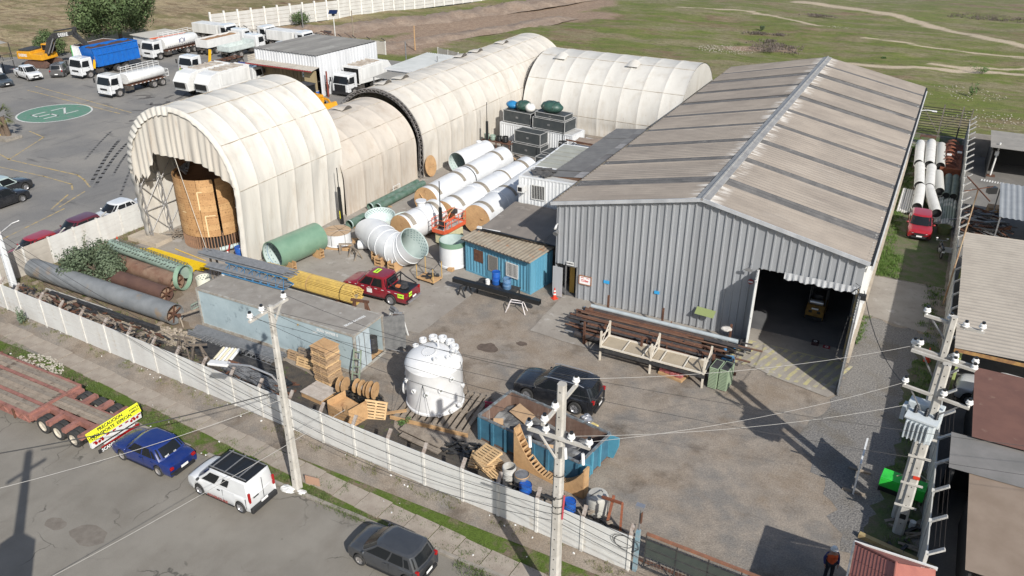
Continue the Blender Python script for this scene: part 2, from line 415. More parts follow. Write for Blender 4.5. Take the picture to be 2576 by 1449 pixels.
# turned bank of soil in front of the far wall
def bank(name,line,w,hgt,m,seed=0,kind='structure'):
 g=random.Random(seed);rows=[]
 pts=[Vector((a,b,0))for a,b in line]
 samp=[]
 for a,b in zip(pts,pts[1:]):
  k=max(2,int((b-a).length/1.2));samp+=[a.lerp(b,i/k)for i in range(k)]
 samp.append(pts[-1])
 for i,p in enumerate(samp):
  d=(samp[min(i+1,len(samp)-1)]-samp[max(i-1,0)]).normalized();nx=Vector((-d.y,d.x,0));r=[]
  ww=w*(.8+.4*noise.noise(Vector((i*.15,seed,0))));hh=hgt*(.75+.6*noise.noise(Vector((i*.22,seed,5))))
  e=min(1,i/3,(len(samp)-1-i)/3)
  for j in range(9):
   t=j/8-.5;z=e*hh*max(0,math.cos(t*PI))**1.2+e*g.uniform(-.08,.08)*hgt*4*(1 if 0<j<8 else 0)-.08
   q=p+nx*(t*2*ww*.5*2*.5);r.append((q.x+g.uniform(-.2,.2),q.y,z))
  rows.append(r)
 return MB().grid(rows).B(name,m,smooth='all',kind=kind)
bank('soil_bank',[(-86,56),(-74,75),(-66,92),(-60,112),(-52,140)],12,1.1,M_dirt,3)
bank('soil_bank',[(-62,60),(-55,76),(-50,90),(-46,104)],7,.6,M_dirt,5)
def gp(*pts):return[tuple(G(a,b)[:2])for a,b in pts]
# depot to the left (asphalt), workshop row ground, our yard, the neighbours' yards
poly_sheet('depot_asphalt',[(-130,-40),(-34.2,-40),(-34.2,-4),(-31,-4),(-31,46.5),(-28,58),(-60,55),(-86,52),(-97,40),(-112,20),(-135,-5)],-.02,M_park)
poly_sheet('yard_gravel',[(-34.2,-21.5),(24,-21.5),(24,52.5),(-31,52.5),(-31,-4),(-34.2,-4)],-.012,M_gravel)
poly_sheet('yard_concrete',[(-31.8,-8.2),(-30.4,-9.6),(-20,-9.4),(-14,-9.3),(-5.1,-8.8),(-4.8,-3.2),(-4.9,.0),(-4.9,31),(-24,31),(-31.5,12)],-.004,M_conc,jag=.08,seed=2)
poly_sheet('gable_slab',[(.72,-.02),(.8,-5.3),(2.9,-5.5),(5.5,-5.55),(5.8,-1.2),(12.8,-1.0),(12.8,-.02)],.02,M_conc,jag=.04,seed=4,step=.6)
poly_sheet('ramp',[(12.9,1.5),(12.9,-2.64),(15.5,-3.5),(18.3,-4.1),(18.6,-3.7),(18.6,1.5)],.028,M_conc,jag=.05,seed=5)
poly_sheet('side_slab',[(18.45,13.03),(22.2,12.9),(22.75,9.41),(22.6,6.0),(20.8,6.3),(19.04,6.82),(18.7,7)],.0,M_conc,jag=.06,seed=6)
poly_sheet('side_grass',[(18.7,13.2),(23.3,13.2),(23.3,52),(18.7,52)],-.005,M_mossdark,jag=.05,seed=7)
poly_sheet('loose_gravel',[(18.7,-3.2),(18.8,6.5),(23.3,5.8),(23.3,-16),(20.6,-15.5),(19.8,-12.5),(17.4,-8.6)],-.003,M_gravelR,jag=.35,seed=8,step=.5)
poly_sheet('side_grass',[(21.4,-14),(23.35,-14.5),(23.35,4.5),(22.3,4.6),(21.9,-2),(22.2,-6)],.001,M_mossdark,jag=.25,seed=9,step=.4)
poly_sheet('dry_ground',[(-34,-18.6),(-14,-19.3),(-14,-16.2),(-20,-14.4),(-24,-9.9),(-31.2,-9.6),(-31.9,-5),(-34,-5)],.0,M_soil,jag=.3,seed=10,step=.6)
poly_sheet('neighbour_yard',[(23.7,-21),(60,-21),(60,47),(23.7,52)],-.01,mat('neighbour paving',(.17,.16,.145),(.13,.125,.115),scale=.5,fine=.12,fscale=14,rough=.95,bump=.3))
# yellow hatching on the ramp
st=MB()
for k in range(12):
 a=13.2+k*.52
 st.add([(a,-.2-.0,.032),(a+.22,-.2,.032),(a+.22-.9,-3.0,.032),(a-.9,-3.0,.032)],[(0,1,2,3)])
for k in range(7):
 a=15.0+k*.5;st.add([(a,-3.0,.032),(a+.22,-3.0,.032),(a+.1,-3.45,.032),(a-.12,-3.45,.032)],[(0,1,2,3)])
st.bb(12.95,18.5,-.16,-.06,.0305,.034)
st.B('ramp_marking',M_fadedyellow,kind='structure')
# street side: street, kerb, verge, pavement
def sy(x):return-18.83-(x+30.3)*.0425      # near wall line
poly_sheet('street',[(-140,-120),(90,-120),(90,-23.62),(-140,-23.3)],-.10,M_street)
poly_sheet('verge',[(-140,-23.3),(90,-23.55),(90,-20.8-2.8),(24,-21.2),(-34,sy(-34)+.2),(-60,-16),(-140,-16)],-.03,M_verge)
poly_sheet('wall_foot_soil',[(-60,-18.9),(-34,-19.0),(13,sy(13)),(13,sy(13)-.75),(-8,sy(-8)-.8),(-34,-20.05),(-60,-20)],-.024,M_soil,jag=.12,seed=14,step=.5)
kb=thing('kerb','low concrete kerb stones along the street',None,(0,0,0));kb['kind']='structure'
ks=MB().box((0,0,0),(1.16,.16,.16)).mesh('kerb_stone',M_kerb)
for i in range(72):
 x=-48+i*1.2
 if-12<x<-5.5 and i%3==0:continue
 k=link('kerb_stone',ks,kb,(x,-23.38-x*.0035+rnd.uniform(-.015,.015),-.055+rnd.uniform(-.012,.008)),(rnd.uniform(-.02,.02),0,rnd.uniform(-.012,.012)))
pv=thing('pavement',None,None);pv['kind']='structure'
ma=G(0,805),G(0,840),G(600,1060),G(1300,1440)
sl=[MB().box((0,0,0),(1.30,w_,.06)).mesh('paving_slab',M_walk)for w_ in(1.06,1.12,1.0)]
for i in range(46):
 x=-40+i*1.34
 yc=-20.62-(x+28)*.052
 if x>-28:yc=-20.5-(x+28)*.0665
 link('paving_slab',sl[i%3],pv,(x,yc,-.022+rnd.uniform(-.012,.012)),(rnd.uniform(-.008,.008),0,-.066))
# driveway by the gate
poly_sheet('gate_apron',[(12.6,-21.3),(30,-21.6),(30,-24),(11.8,-23.9)],-.012,M_walk,jag=.1,seed=3)
# rubble of pale stones on the verge
def stones(name,cx,cy,rx,ry,n,m,s=(.04,.12),seed=0,z=0):
 g=random.Random(seed);mb=MB()
 for i in range(n):
  a=g.uniform(0,2*PI);r=math.sqrt(g.random());q=g.uniform(*s)
  mb.ball((cx+rx*r*math.cos(a),cy+ry*r*math.sin(a),z+q*.2),q,6,4,(1,g.uniform(.6,1),.6),.2,i)
 return tag(mb.B(name,m,kind='stuff'),None,None)
M_rub=mat('pale rubble',(.42,.39,.33),(.30,.27,.22),scale=8,rough=.9,fine=.15)
M_cobble=mat('river stones',(.24,.195,.145),(.33,.28,.22),scale=5,rough=.9,fine=.2)
p_=G(87,915);q_=stones('rubble',p_.x+.4,p_.y,1.9,.9,330,M_rub,(.03,.10),1);tag(q_,'pale broken rubble scattered on the grass verge beside the trailer','rubble')
p_=G(440,850);q_=stones('river_stones',p_.x,p_.y,2.6,.8,420,M_cobble,(.07,.17),2);tag(q_,'heap of round tan river stones behind the near wall','stones')
p_=G(275,800);q_=stones('river_stones',p_.x,p_.y,2.4,.5,260,M_cobble,(.08,.18),3);tag(q_,'strip of round stones between the long grey pipe and near wall','stones')
# litter
litter=MB()
for i in range(60):
 x=rnd.uniform(-28,12);y=rnd.choice([sy(x)-rnd.uniform(.1,.6),-22.6+rnd.uniform(-.6,.8),-23.5])
 s=rnd.uniform(.03,.09);litter.box((x,y,.01),(s,s*.7,s*.5),rnd.uniform(0,3))
tag(litter.B('litter',mat('litter paper',(.7,.7,.68),rough=.6)),'small scraps of white litter along the verge and wall foot','litter',kind='stuff')
# weeds on the verges: tufts of blades
def tufts(name,pts,m,h=(.06,.16),per=14,rad=.18,seed=0,wid=.012):
 g=random.Random(seed);mb=MB()
 for(x,y)in pts:
  for i in range(per):
   a=g.uniform(0,2*PI);r=rad*g.random();bx,by=x+r*math.cos(a),y+r*math.sin(a);hh=g.uniform(*h);t=g.uniform(0,2*PI);l=hh*.6
   dx,dy=math.cos(t),math.sin(t)
   mb.add([(bx-dy*wid,by+dx*wid,-.03),(bx+dy*wid,by-dx*wid,-.03),(bx+dx*l,by+dy*l,hh)],[(0,1,2)])
 return mb.B(name,m,kind='stuff')
M_grass=mat('weed green',(.062,.105,.022),(.10,.13,.035),scale=3,fine=.2,fscale=5,rough=.8)
M_dryg=mat('dry weed',(.17,.16,.07),(.10,.12,.035),scale=3,fine=.2,fscale=5,rough=.85)
pp=[]
for i in range(1500):
 x=rnd.uniform(-30,14);b=rnd.random()
 y=(-21.15-(x+28)*.0665-rnd.uniform(0,.55))if b<.6 else rnd.uniform(-23.1,-21.8)-(x>0)*.4
 if noise.noise(Vector((x*.5,y*1.2,2)))>-.08:pp.append((x,y))
tag(tufts('verge_grass',pp,M_grass,(.03,.10),16,.22,1),'short green grass growing in patches on the street verge','grass',kind='stuff')
pp=[(x,sy(x)-rnd.uniform(.08,.75))for x in(rnd.uniform(-32,13)for _ in range(420))if noise.noise(Vector((x*.6,4,2)))>-.05]
tag(tufts('wall_weeds',pp,M_dryg,(.04,.13),14,.18,2),'low dry weeds along the foot of the near wall','weeds',kind='stuff')
pp=[(rnd.uniform(18.75,19.6),rnd.uniform(13,50))for _ in range(420)]+[(18.85+rnd.uniform(0,.35),rnd.uniform(3.5,6.5))for _ in range(22)]+[(rnd.uniform(18.8,20.3),rnd.uniform(13.3,17.5))for _ in range(170)]+[(rnd.uniform(22.2,23.3),rnd.uniform(-14,13))for _ in range(200)]
tag(tufts('side_weeds',pp,mat('bright weed',(.075,.15,.02),(.11,.17,.035),scale=2,fine=.2,fscale=5,rough=.8),(.06,.2),18,.3,3,.02),'bright green weeds along the side of the warehouse','weeds',kind='stuff')
pp=[(rnd.uniform(-33.8,-31.5),rnd.uniform(-18,-5))for _ in range(300)]+[(rnd.uniform(-33,-14),rnd.uniform(-18.5,-15.5))for _ in range(260)]
tag(tufts('yard_weeds',pp,M_dryg,(.06,.22),14,.25,4,.016),'dry weeds around the stored pipes in the corner of the yard','weeds',kind='stuff')

# pale tracks and bare patches in the field
M_scrub=mat('dead scrub',(.10,.085,.07),(.16,.13,.11),scale=3,fine=.2,fscale=6,rough=.95)
def scrub(px,py,rx,ry,n,seed,m=M_scrub,h=(.2,.6)):
 p=G(px,py);g=random.Random(seed)
 return tufts('dead_scrub',[(p.x+rx*g.uniform(-1,1)*g.random(),p.y+ry*g.uniform(-1,1))for _ in range(n)],m,h,10,.5,seed,.05)
for i,(a,b,rx,ry,n,lab)in enumerate(((1905,84,2.6,.9,60,'patch of dead brown scrub in the field left of the rusty mound'),(1960,88,1.6,.6,40,'small dark patch of dead scrub beside the rusty soil mound in the field'),
  (1935,103,1.7,.6,36,'low dead scrub just below the other scrub patches in the field'),(1945,120,6,3.5,170,'wide grey patch of dead stalks in the field behind the warehouse'),
  (2060,40,4,1.2,70,'thin line of grey scrub in the far field above the warehouse ridge'),(2500,45,10,3.5,260,'broad belt of grey scrub in the far right corner of the field'))):
 tag(scrub(a,b,rx,ry,n,30+i,h=(.12,.4)),lab,'scrub',kind='stuff')
for i,(a,b,r,n,lab)in enumerate(((1490+345,118,0,0,''),(1700,128,4.5,240,'scatter of white stones in the field behind the fabric hangar'),(2480,300,5,120,'loose stones in the field edge beyond the pipe store'),(2100,70,2.5,70,'small line of white stones in the field above the warehouse ridge'),(2420,235,5,130,'stony patch in the field right of the warehouse roof'))):
 if n:
  p=G(1845 if i==1 else a,128 if i==1 else b)
  if i==1:p=G(1825-0,118)
  p=G(1840,122)if i==1 else p
  p=(G(1288+540,125)if i==1 else p)
  tag(stones('field_stones',p.x,p.y,r,r*.8,n,M_rub,(.03,.09),60+i,.03),lab,'stones')
def leafy(name,label,loc,r,h,n,m,seed=0,leaf=.12,stem=True,group=None,cat='plant',flat=1.0,trunk_h=None):
 """plant of many small leaves on thin stems"""
 g=random.Random(seed);t=thing(name,label,cat,loc,g.uniform(0,6),group)
 sb=MB();lb=MB();tips=[]
 k=max(3,n//60)
 for i in range(k):
  a=g.uniform(0,2*PI);e=r*g.uniform(.3,.9)
  tip=Vector((e*math.cos(a),e*math.sin(a),h*g.uniform(.45,.98)));tips.append(tip)
  sb.tube([(0,0,-.03),tip*.5+Vector((0,0,h*.12)),tip],[.02+.008*h,.015,.006],4)
 for i in range(n):
  tp=g.choice(tips);f=g.uniform(.35,1.08);c=tp*f+Vector((g.gauss(0,1),g.gauss(0,1),g.gauss(0,.8)))*r*.16
  if c.z<.03:c.z=.03+g.random()*.1
  d=Vector((g.gauss(0,1),g.gauss(0,1),g.gauss(0,.7))).normalized();u=d.cross(Vector((g.gauss(0,1),g.gauss(0,1),g.gauss(0,1)))).normalized();l=leaf*g.uniform(.6,1.3)
  lb.add([c-d*l*.5,c+u*l*.22,c+d*l*.5,c-u*l*.22],[(0,1,2,3)])
 sb.B('stem',mat('plant stem',(.12,.11,.05),rough=.9),t);f_=lb.B('foliage',m,t);f_['kind']='stuff'
 return t
M_leafd=mat('dusty green leaf',(.052,.085,.038),(.085,.115,.055),scale=1.5,fine=.35,fscale=6,rough=.75)
M_leafb=mat('bright leaf',(.055,.115,.025),(.09,.15,.04),scale=2,fine=.3,fscale=6,rough=.7)
for i,(a,b,r,h,lab)in enumerate(((2470,183,1.5,.9,'low green shrub in the field right of the warehouse'),(2445,243,.8,1.7,'upright green shrub in the stony ground right of the warehouse'),(2225,148,.6,.3,'tiny green shrub in the field behind the warehouse roof'),(1917,76,.8,1.0,'dark small bush standing at the end of the dead scrub in the field'))):
 p=G(a,b);leafy('field_shrub',lab,(p.x,p.y,0),r,h,260,M_leafd if i==3 else M_leafb,70+i,.22)
# ================================================================= main warehouse
M_galv=mat('galvanised cladding',(.41,.425,.44),(.34,.352,.365),streak=True,scale=.9,fine=.05,rough=.42,metal=.35,spec=.5,col3=(.50,.51,.52),scale3=1.3)
M_galv2=mat('bright galvanised sheet',(.50,.51,.52),(.38,.39,.40),streak=True,scale=1.2,fine=.05,rough=.45,metal=.2)
M_roof=mat('weathered roof sheet',(.235,.205,.172),(.19,.165,.140),scale=.35,fine=.07,rough=.75,col3=(.33,.30,.26),scale3=.6,c3=(.60,.75),metal=.1)
def _rf(h):
 sx=h.N.new('ShaderNodeSeparateXYZ');h.L.new(h.vec,sx.inputs[0])
 c=h.mix(h.rng(h.nz(.35,5),.35,.65),(.30,.262,.222),(.24,.21,.18))
 c=h.mix(h.math('MULTIPLY',h.rng(h.nz(.4,5,(.4,1,1),3),.60,.75),.35),c,(.40,.365,.32))
 c=h.mix(h.math('MULTIPLY',h.rng(h.nz(1.3,6,(.1,1,1),8),.5,.75),.45),c,(.15,.13,.115))
 d=h.math('ABSOLUTE',h.math('SUBTRACT',sx.outputs[0],9.3))
 c=h.mix(h.math('MULTIPLY',h.rng(d,1.2,.3),h.rng(h.nz(3.2,3,(.05,1,1),5),.46,.62)),c,(.62,.60,.56))
 return h.val(c,h.rng(h.nz(30,3),.3,.7,.92,1.08))
M_roof=node_ground('weathered roof',_rf)
M_sky=mat('dirty skylight sheet',(.085,.083,.082),(.13,.125,.12),scale=1.4,fine=.12,rough=.8,fscale=20,col3=(.2,.19,.18),scale3=.8,c3=(.62,.72))
M_ridge=mat('ridge flashing',(.36,.35,.33),(.26,.25,.24),scale=1.5,fine=.1,rough=.55,metal=.3)
M_whitem=mat('white painted metal',(.66,.66,.64),(.52,.52,.50),streak=True,scale=1.5,fine=.05,rough=.5)
M_black=mat('plain black',(.012,.012,.012),rough=.6)  # one even near-black for metal parts, panes and openings
M_steel=mat('grey steel',(.30,.30,.30),(.20,.20,.20),scale=4,rough=.5,metal=.5)
M_rust=mat('rust',(.125,.055,.03),(.075,.035,.022),scale=3,fine=.25,fscale=15,rough=.9,col3=(.20,.10,.05),scale3=5,bump=.3)
M_wood=mat('pine wood',(.46,.29,.14),(.36,.22,.11),scale=3,fine=.15,fscale=12,rough=.8)
M_woodo=mat('old grey wood',(.27,.225,.175),(.19,.155,.12),scale=3,fine=.2,fscale=10,rough=.9)
M_ply=mat('plywood',(.50,.31,.15),(.40,.24,.115),scale=1.3,fine=.12,fscale=9,rough=.75,col3=(.30,.16,.075),scale3=2.2,c3=(.6,.7))
M_blackp=mat('black paint',(.014,.015,.016),rough=.35,fine=.05)
M_white=mat('white paint',(.64,.64,.62),(.56,.56,.545),scale=2,fine=.03,rough=.4)
W_,L_W,HE,HR=18.6,44.5,6.56,8.48
wh=thing('warehouse','long grey ribbed metal warehouse with open sliding doors and weathered corrugated gable roof','warehouse',(0,0,0))
def ribs(x0,x1,pitch=.45,rib=.10,d=.08):
 """x positions and depth of trapezoid sheeting"""
 out=[(x0,0)];x=x0+pitch*.3
 while x+rib<x1-.02:
  out+=[(x,0),(x+.02,d),(x+rib-.02+.02,d),(x+rib+.02,0)];x+=pitch
 out.append((x1,0));return out
def clad(mb,x0,x1,zb,zt,y=0,sgn=-1,axis='X',**k):
 """sheeting between a base height and a top height function, ribs standing outward"""
 pr=ribs(x0,x1,**k);r0,r1=[],[]
 for x,d in pr:
  b_,t_=(zb(x)if callable(zb)else zb),(zt(x)if callable(zt)else zt)
  q=y+sgn*d
  r0.append((x,q,b_)if axis=='X' else(q,x,b_));r1.append((x,q,t_)if axis=='X' else(q,x,t_))
 mb.grid([r0,r1])
ztop=lambda x:HE+(HR-HE)*(1-abs(x-W_/2)/(W_/2))-.02
DX0,DX1,DH=13.0,18.55,4.85
a=MB();clad(a,0,.78,2.28,ztop);clad(a,.78,1.58,2.28,ztop);clad(a,1.58,DX0,.02,ztop);clad(a,DX0,DX1,DH,ztop);clad(a,DX1,W_,0,ztop,pitch=.4)
a.B('front_wall',M_galv,wh)
a=MB();clad(a,0,3.3,.5,HE,W_,1,'Y');clad(a,3.3,L_W,.5,HE,W_,1,'Y',pitch=.6,rib=.15,d=.1)
a.B('side_wall',M_whitem,wh)
a=MB();clad(a,0,L_W,0,HE,0,-1,'Y');a.B('side_wall',M_galv,wh)
a=MB();clad(a,0,W_,0,ztop,L_W,1);a.B('back_wall',M_galv,wh)
a=MB();a.bb(W_+.02,W_+.26,.1,L_W,0,.5);a.B('plinth',mat('plinth concrete',(.42,.36,.28),(.33,.28,.22),scale=1.5,fine=.15,rough=.9,bump=.4),wh)
MB().bb(.05,W_-.05,.08,L_W-.1,-.01,.012).B('floor',mat('workshop floor',(.10,.10,.105),(.14,.14,.14),scale=.6,rough=.5),wh)
# open small entrance door leaf swung to the left, sheet beside it
MB().bb(.02,.72,-.42,-.38,.03,2.2).B('entrance_door',M_galv2,wh).rotation_euler=(0,0,0)
a=MB();a.bb(.76,.82,-.06,.04,0,2.28);a.bb(1.55,1.60,-.06,.04,0,2.28);a.bb(.76,1.6,-.06,.04,2.24,2.30);a.B('entrance_frame',M_steel,wh)
MB().bb(.86,1.2,.5,.55,.03,2.1).B('inner_door',mat('ochre door',(.40,.24,.05),rough=.6),wh)
# roof: corrugated panels and darker skylight strips, ridge, bargeboards, gutter
def corr(mb,xa,za,xb,zb,y0,y1,pitch=.42,d=.085,off=0):
 n=max(2,int((y1-y0)/pitch*4));r0,r1=[],[]
 nz_=Vector((-(zb-za),0,xb-xa)).normalized()
 if nz_.z<0:nz_=-nz_
 for i in range(n+1):
  y=y0+(y1-y0)*i/n;h=off+d*math.sin(2*PI*y/pitch)
  r0.append((xa+nz_.x*h,y,za+nz_.z*h));r1.append((xb+nz_.x*h,y,zb+nz_.z*h))
 mb.grid([r0,r1])
ov=.32;sl_=(HR-HE)/(W_/2)
xl,zl=-ov,HE-ov*sl_;xr=W_+ov*.6;zr=HE-ov*.6*sl_
strips=[3.9,8.6,13.2,17.9,22.5,27.2,31.8,36.5,41.0]
edges=[-.25]
for s in strips:edges+=[s-.55,s+.55]
edges.append(L_W+.25)
for i in range(len(edges)-1):
 y0,y1=edges[i],edges[i+1];sk=i%2==1;off=-.03 if sk else 0
 for xa,za in((xl,zl),(xr,zr)):
  mb=MB();corr(mb,xa,za,W_/2,HR,y0+(0 if sk else 0),y1,off=off)
  mb.B('skylight_strip' if sk else 'roof_panel',M_sky if sk else M_roof,wh,smooth='all')
mb=MB();mb.extr([(W_/2-.42,0,HR-.03),(W_/2-.4,0,HR+.0),(W_/2-.08,0,HR+.075),(W_/2+.08,0,HR+.075),(W_/2+.4,0,HR+.0),(W_/2+.42,0,HR-.03)],(0,-.32,0),(0,L_W+.3,0));mb.B('ridge_cap',M_ridge,wh)
mb=MB();mb.tube([(W_/2,-.33,HR+.07),(W_/2,L_W+.3,HR+.07)],.09,6);mb.B('ridge_roll',M_ridge,wh)
mb=MB()
mb.bar((xl-.02,-.29,zl),(W_/2,-.29,HR+.03),.07,.22);mb.bar((W_/2,-.291,HR+.03),(xr+.02,-.291,zr),.07,.22)
mb.B('bargeboard',M_galv2,wh)
mb=MB();mb.bar((xl-.03,-.28,zl-.03),(xl-.03,L_W+.2,zl-.03),.1,.12);mb.B('gutter',mat('rusty gutter',(.17,.15,.10),(.10,.07,.05),scale=3,rough=.8),wh)
mb=MB();mb.bar((xr+.05,-.28,zr-.05),(xr+.05,L_W+.2,zr-.05),.22,.05);mb.B('gutter',M_black,wh)
mb=MB();mb.bar((W_+.34,-.1,HE-.38),(W_+.34,L_W,HE-.38),.16,.14);mb.B('eaves_rail',M_whitem,wh)
# main sliding door leaves standing open
ml_=thing('x',None,None)
bpy.data.objects.remove(ml_)
def leaf(name,a,b,z0,z1,m,frame):
 a,b=Vector(a),Vector(b);d=(b-a);L=d.length;o=bpy.data.objects.new(name,None);COL.objects.link(o);o.parent=wh
 o.location=(a.x,a.y,0);o.rotation_euler=(0,0,math.atan2(d.y,d.x))
 mb=MB();clad(mb,0,L,z0,z1,0,-1,pitch=.35,rib=.1,d=.04);mb.B('door_sheet',m,o)
 mb=MB();t=.06
 for x in(0.03,L/2,L-.03):mb.bb(x-t/2,x+t/2,.01,.09,z0,z1)
 for z in(z0+.03,(z0+z1)/2,z1-.03):mb.bb(0,L,.02,.08,z-t/2,z+t/2)
 mb.bar((.05,.05,z0),(L/2,.05,(z0+z1)/2),.05);mb.bar((L/2,.05,z0),(L-.05,.05,(z0+z1)/2),.05);mb.bar((.05,.05,(z0+z1)/2),(L/2,.05,z1),.05);mb.bar((L/2,.05,(z0+z1)/2),(L-.05,.05,z1),.05)
 mb.B('door_frame',frame,o);return o
leaf('door_leaf',(18.62,-.05,0),(18.72,-3.7,0),.05,4.62,M_whitem,M_steel)
leaf('door_leaf',(13.0,-.08,0),(13.22,-1.75,0),.05,4.8,M_whitem,M_whitem)
MB().bb(18.42,18.52,.02,.12,0,4.8).B('door_jamb',M_yellow,wh)
# torn strip of sheeting hanging over the door head
mb=MB();r0,r1=[],[]
for i in range(61):
 x=14.5+i*(18.5-14.5)/60;q=.02*math.sin(i*1.3)
 r0.append((x,-.09+q,DH+.12));r1.append((x,-.12+q*2.5,DH-.28-.05*math.sin(i*.45)-.03*rnd.random()))
mb.grid([r0,r1]);mb.B('torn_sheet',M_galv2,wh)
# inside frames so the opening is not empty
mb=MB()
for y in(6,12,18,24):
 for x in(.4,W_-.4):mb.bb(x-.12,x+.12,y-.12,y+.12,0,HE-.1)
 mb.bar((.4,y,HE-.2),(W_/2,y,HR-.3),.16);mb.bar((W_/2,y,HR-.3),(W_-.4,y,HE-.2),.16)
mb.B('portal_frame',M_steel,wh)
# fittings on the gable
mb=MB();mb.bb(.86,1.38,-.14,-.115,2.36,2.62);sg=mb.B('entrance_sign',M_white,None);tag(sg,'small white sign reading INGRESO above the entrance door','sign')
text('INGRESO',.13,M_blackp,sg,(1.12,-.143,2.49),(PI/2,0,0),sx=.9)
t=thing('notice_board','white notice with red text in a brown wooden frame on the gable wall','notice board',(2.22,-.08,1.5))
mb=MB();mb.bb(-.39,.39,-.03,0,-.27,.27);mb.B('board',mat('paper white',(.75,.74,.72),rough=.6),t)
mb=MB()
for a_,b_ in(((-.42,-.3),(.42,-.3)),((.42,-.3),(.42,.3)),((.42,.3),(-.42,.3)),((-.42,.3),(-.42,-.3))):mb.bar((a_[0],-.03,a_[1]),(b_[0],-.03,b_[1]),.06,.05)
mb.B('frame',mat('brown frame',(.28,.13,.07),rough=.7),t)
mb=MB()
for k,(x0,x1,z)in enumerate(((-.3,-.08,.17),(-.28,.05,.02),(-.28,.22,-.08),(.02,.24,-.02),(.1,.3,.17))):mb.bb(x0,x1,-.038,-.034,z-.02,z+.025)
mb.B('red_print',mat('red print',(.55,.06,.05),rough=.6),t)
for(x,z,q)in((3.7,1.74,.2),(7.1,1.82,.17)):
 one(MB().bb(x-q,x+q,-.085,-.075,z-.12,z+.1),'sticker',mat('blue sticker',(.04,.32,.62),rough=.5),'small light blue sticker on the gable wall, %s'%('nearer the notice board' if x<5 else 'above the pipe pile'),'sticker')
t=thing('wall_lamp','small floodlight on a bracket high on the gable beside the open door','lamp',(12.55,-.06,4.85))
mb=MB();mb.bar((0,0,0),(0,-.35,.05),.03);mb.bb(-.2,.2,-.42,-.34,-.12,.02);mb.B('lamp_head',M_steel,t);MB().tube([(0,0,.1),(.02,-.1,.3),(0,0,.45)],.01,5).B('cable',M_blackp,t)
o=one(MB().cyl((12.68,-.06,3.92),(12.68,-.10,3.92),.17,20),'round_sign',mat('round sign red',(.30,.05,.05),rough=.5),'small round red and white sign beside the warehouse door','sign');MB().bb(12.54,12.82,-.112,-.102,3.86,3.97).B('white_band',M_white,o)
t=thing('security_camera','white security camera on the left corner of the gable','camera',(.12,-.06,5.1));MB().bar((0,0,0),(0,-.3,-.02),.05).B('bracket',M_white,t);MB().cyl((0,-.22,-.05),(.05,-.55,-.15),.07,10).B('body',M_white,t)
t=thing('horn_speaker','grey horn speaker below the camera on the gable corner','speaker',(.12,-.06,4.55));MB().cyl((0,-.05,.1),(0,-.35,-.05),.03,12,.19).B('horn',M_steel,t,smooth=True)
t=thing('floodlight','black floodlight with cables on the right eave corner of the warehouse','lamp',(W_+.2,-.25,4.6));MB().bb(-.18,.18,-.22,.1,-.2,.08).B('lamp_head',M_black,t);MB().bb(-.15,.15,-.23,-.2,-.35,-.2).B('lens',M_white,t)
MB().tube([(-.1,0,0),(-.4,.05,.3),(-.6,.1,0),(-.2,0,.5),(-.5,.1,.6)],.02,5).B('cable',M_blackp,t)
t=thing('eave_lamp','white lamp on an arm out from the right eave of the warehouse','lamp',(W_+.3,35.5,HE-.1));MB().tube([(0,0,0),(.6,0,.12),(1.0,0,.1)],.04,6).B('arm',M_white,t);MB().box((1.15,0,.08),(.42,.2,.1)).B('lamp_head',M_white,t,bevel=.03)

# ================================================================= precast walls
M_slab=mat('white painted slab',(.56,.56,.535),(.49,.48,.455),scale=1.2,fine=.05,rough=.8,bump=.15,col3=(.44,.40,.34),scale3=1.6,c3=(.60,.74))
M_slabg=mat('bare concrete slab',(.42,.39,.34),(.34,.31,.27),scale=1.2,fine=.1,rough=.9,bump=.3,col3=(.24,.22,.19),scale3=1.4)
M_post=mat('painted post',(.64,.63,.59),(.50,.48,.44),scale=2,fine=.06,rough=.8,bump=.2)
_sm={}
def pane(L,h,t,m):
 k=(round(L,2),round(h,3),t,m.name)
 if k not in _sm:_sm[k]=MB().bb(0,L-.008,-t/2,t/2,0,h-(.05 if h>.6 else.008)).mesh('wall_slab',m)
 return _sm[k]
def precast(label,pts,h,n,m=M_slab,mp=M_post,t=.05,post=.13,first=True,z=-.03,extra=0):
 w0=thing('precast_wall',label,'wall',(pts[0][0],pts[0][1],0));o0=Vector((pts[0][0],pts[0][1],0))
 pm=MB().bb(-post/2,post/2,-post/2,post/2,z,h+.06+extra).mesh('post',mp)
 for i,p in enumerate(pts):
  q=Vector((p[0],p[1],0))-o0;d=Vector((pts[min(i+1,len(pts)-1)][0]-pts[max(i-1,0)][0],pts[min(i+1,len(pts)-1)][1]-pts[max(i-1,0)][1],0))
  r=math.atan2(d.y,d.x);link('post',pm,w0,q,(0,rnd.uniform(-.006,.006),r))
  if i<len(pts)-1:
   e=Vector((pts[i+1][0],pts[i+1][1],0))-o0;L=(e-q).length-post;a=math.atan2((e-q).y,(e-q).x);s=q+(e-q).normalized()*post/2
   hh=h/n
   for k in range(n):
    mm=m(i,k)if callable(m)else m
    link('wall_slab',pane(L,hh,t,mm),w0,s+Vector((0,0,z+.03+k*hh)),(rnd.uniform(-.006,.006),0,a))
 return w0
bx=[(21,778),(64,792),(119,819),(171,839),(224,859.5),(281,884.5),(340.5,909.5),(401,935.5),(462.5,959.5),(529,987),(597.5,1015.5),(669,1044),(744,1075),(821,1107),(901.5,1140.5),(986.5,1176.7),(1074,1214),(1169,1254),(1258,1290),(1352,1333),(1463,1383),(1579,1433)]
xs_=[G(*b).x for b in bx]
xs_=[-33.9,-32.0]+[x for x in xs_ if x>-31.5]
near_pts=[(x,sy(x))for x in xs_]
nw=precast('long low white precast concrete wall along the street pavement',near_pts,1.82,4)
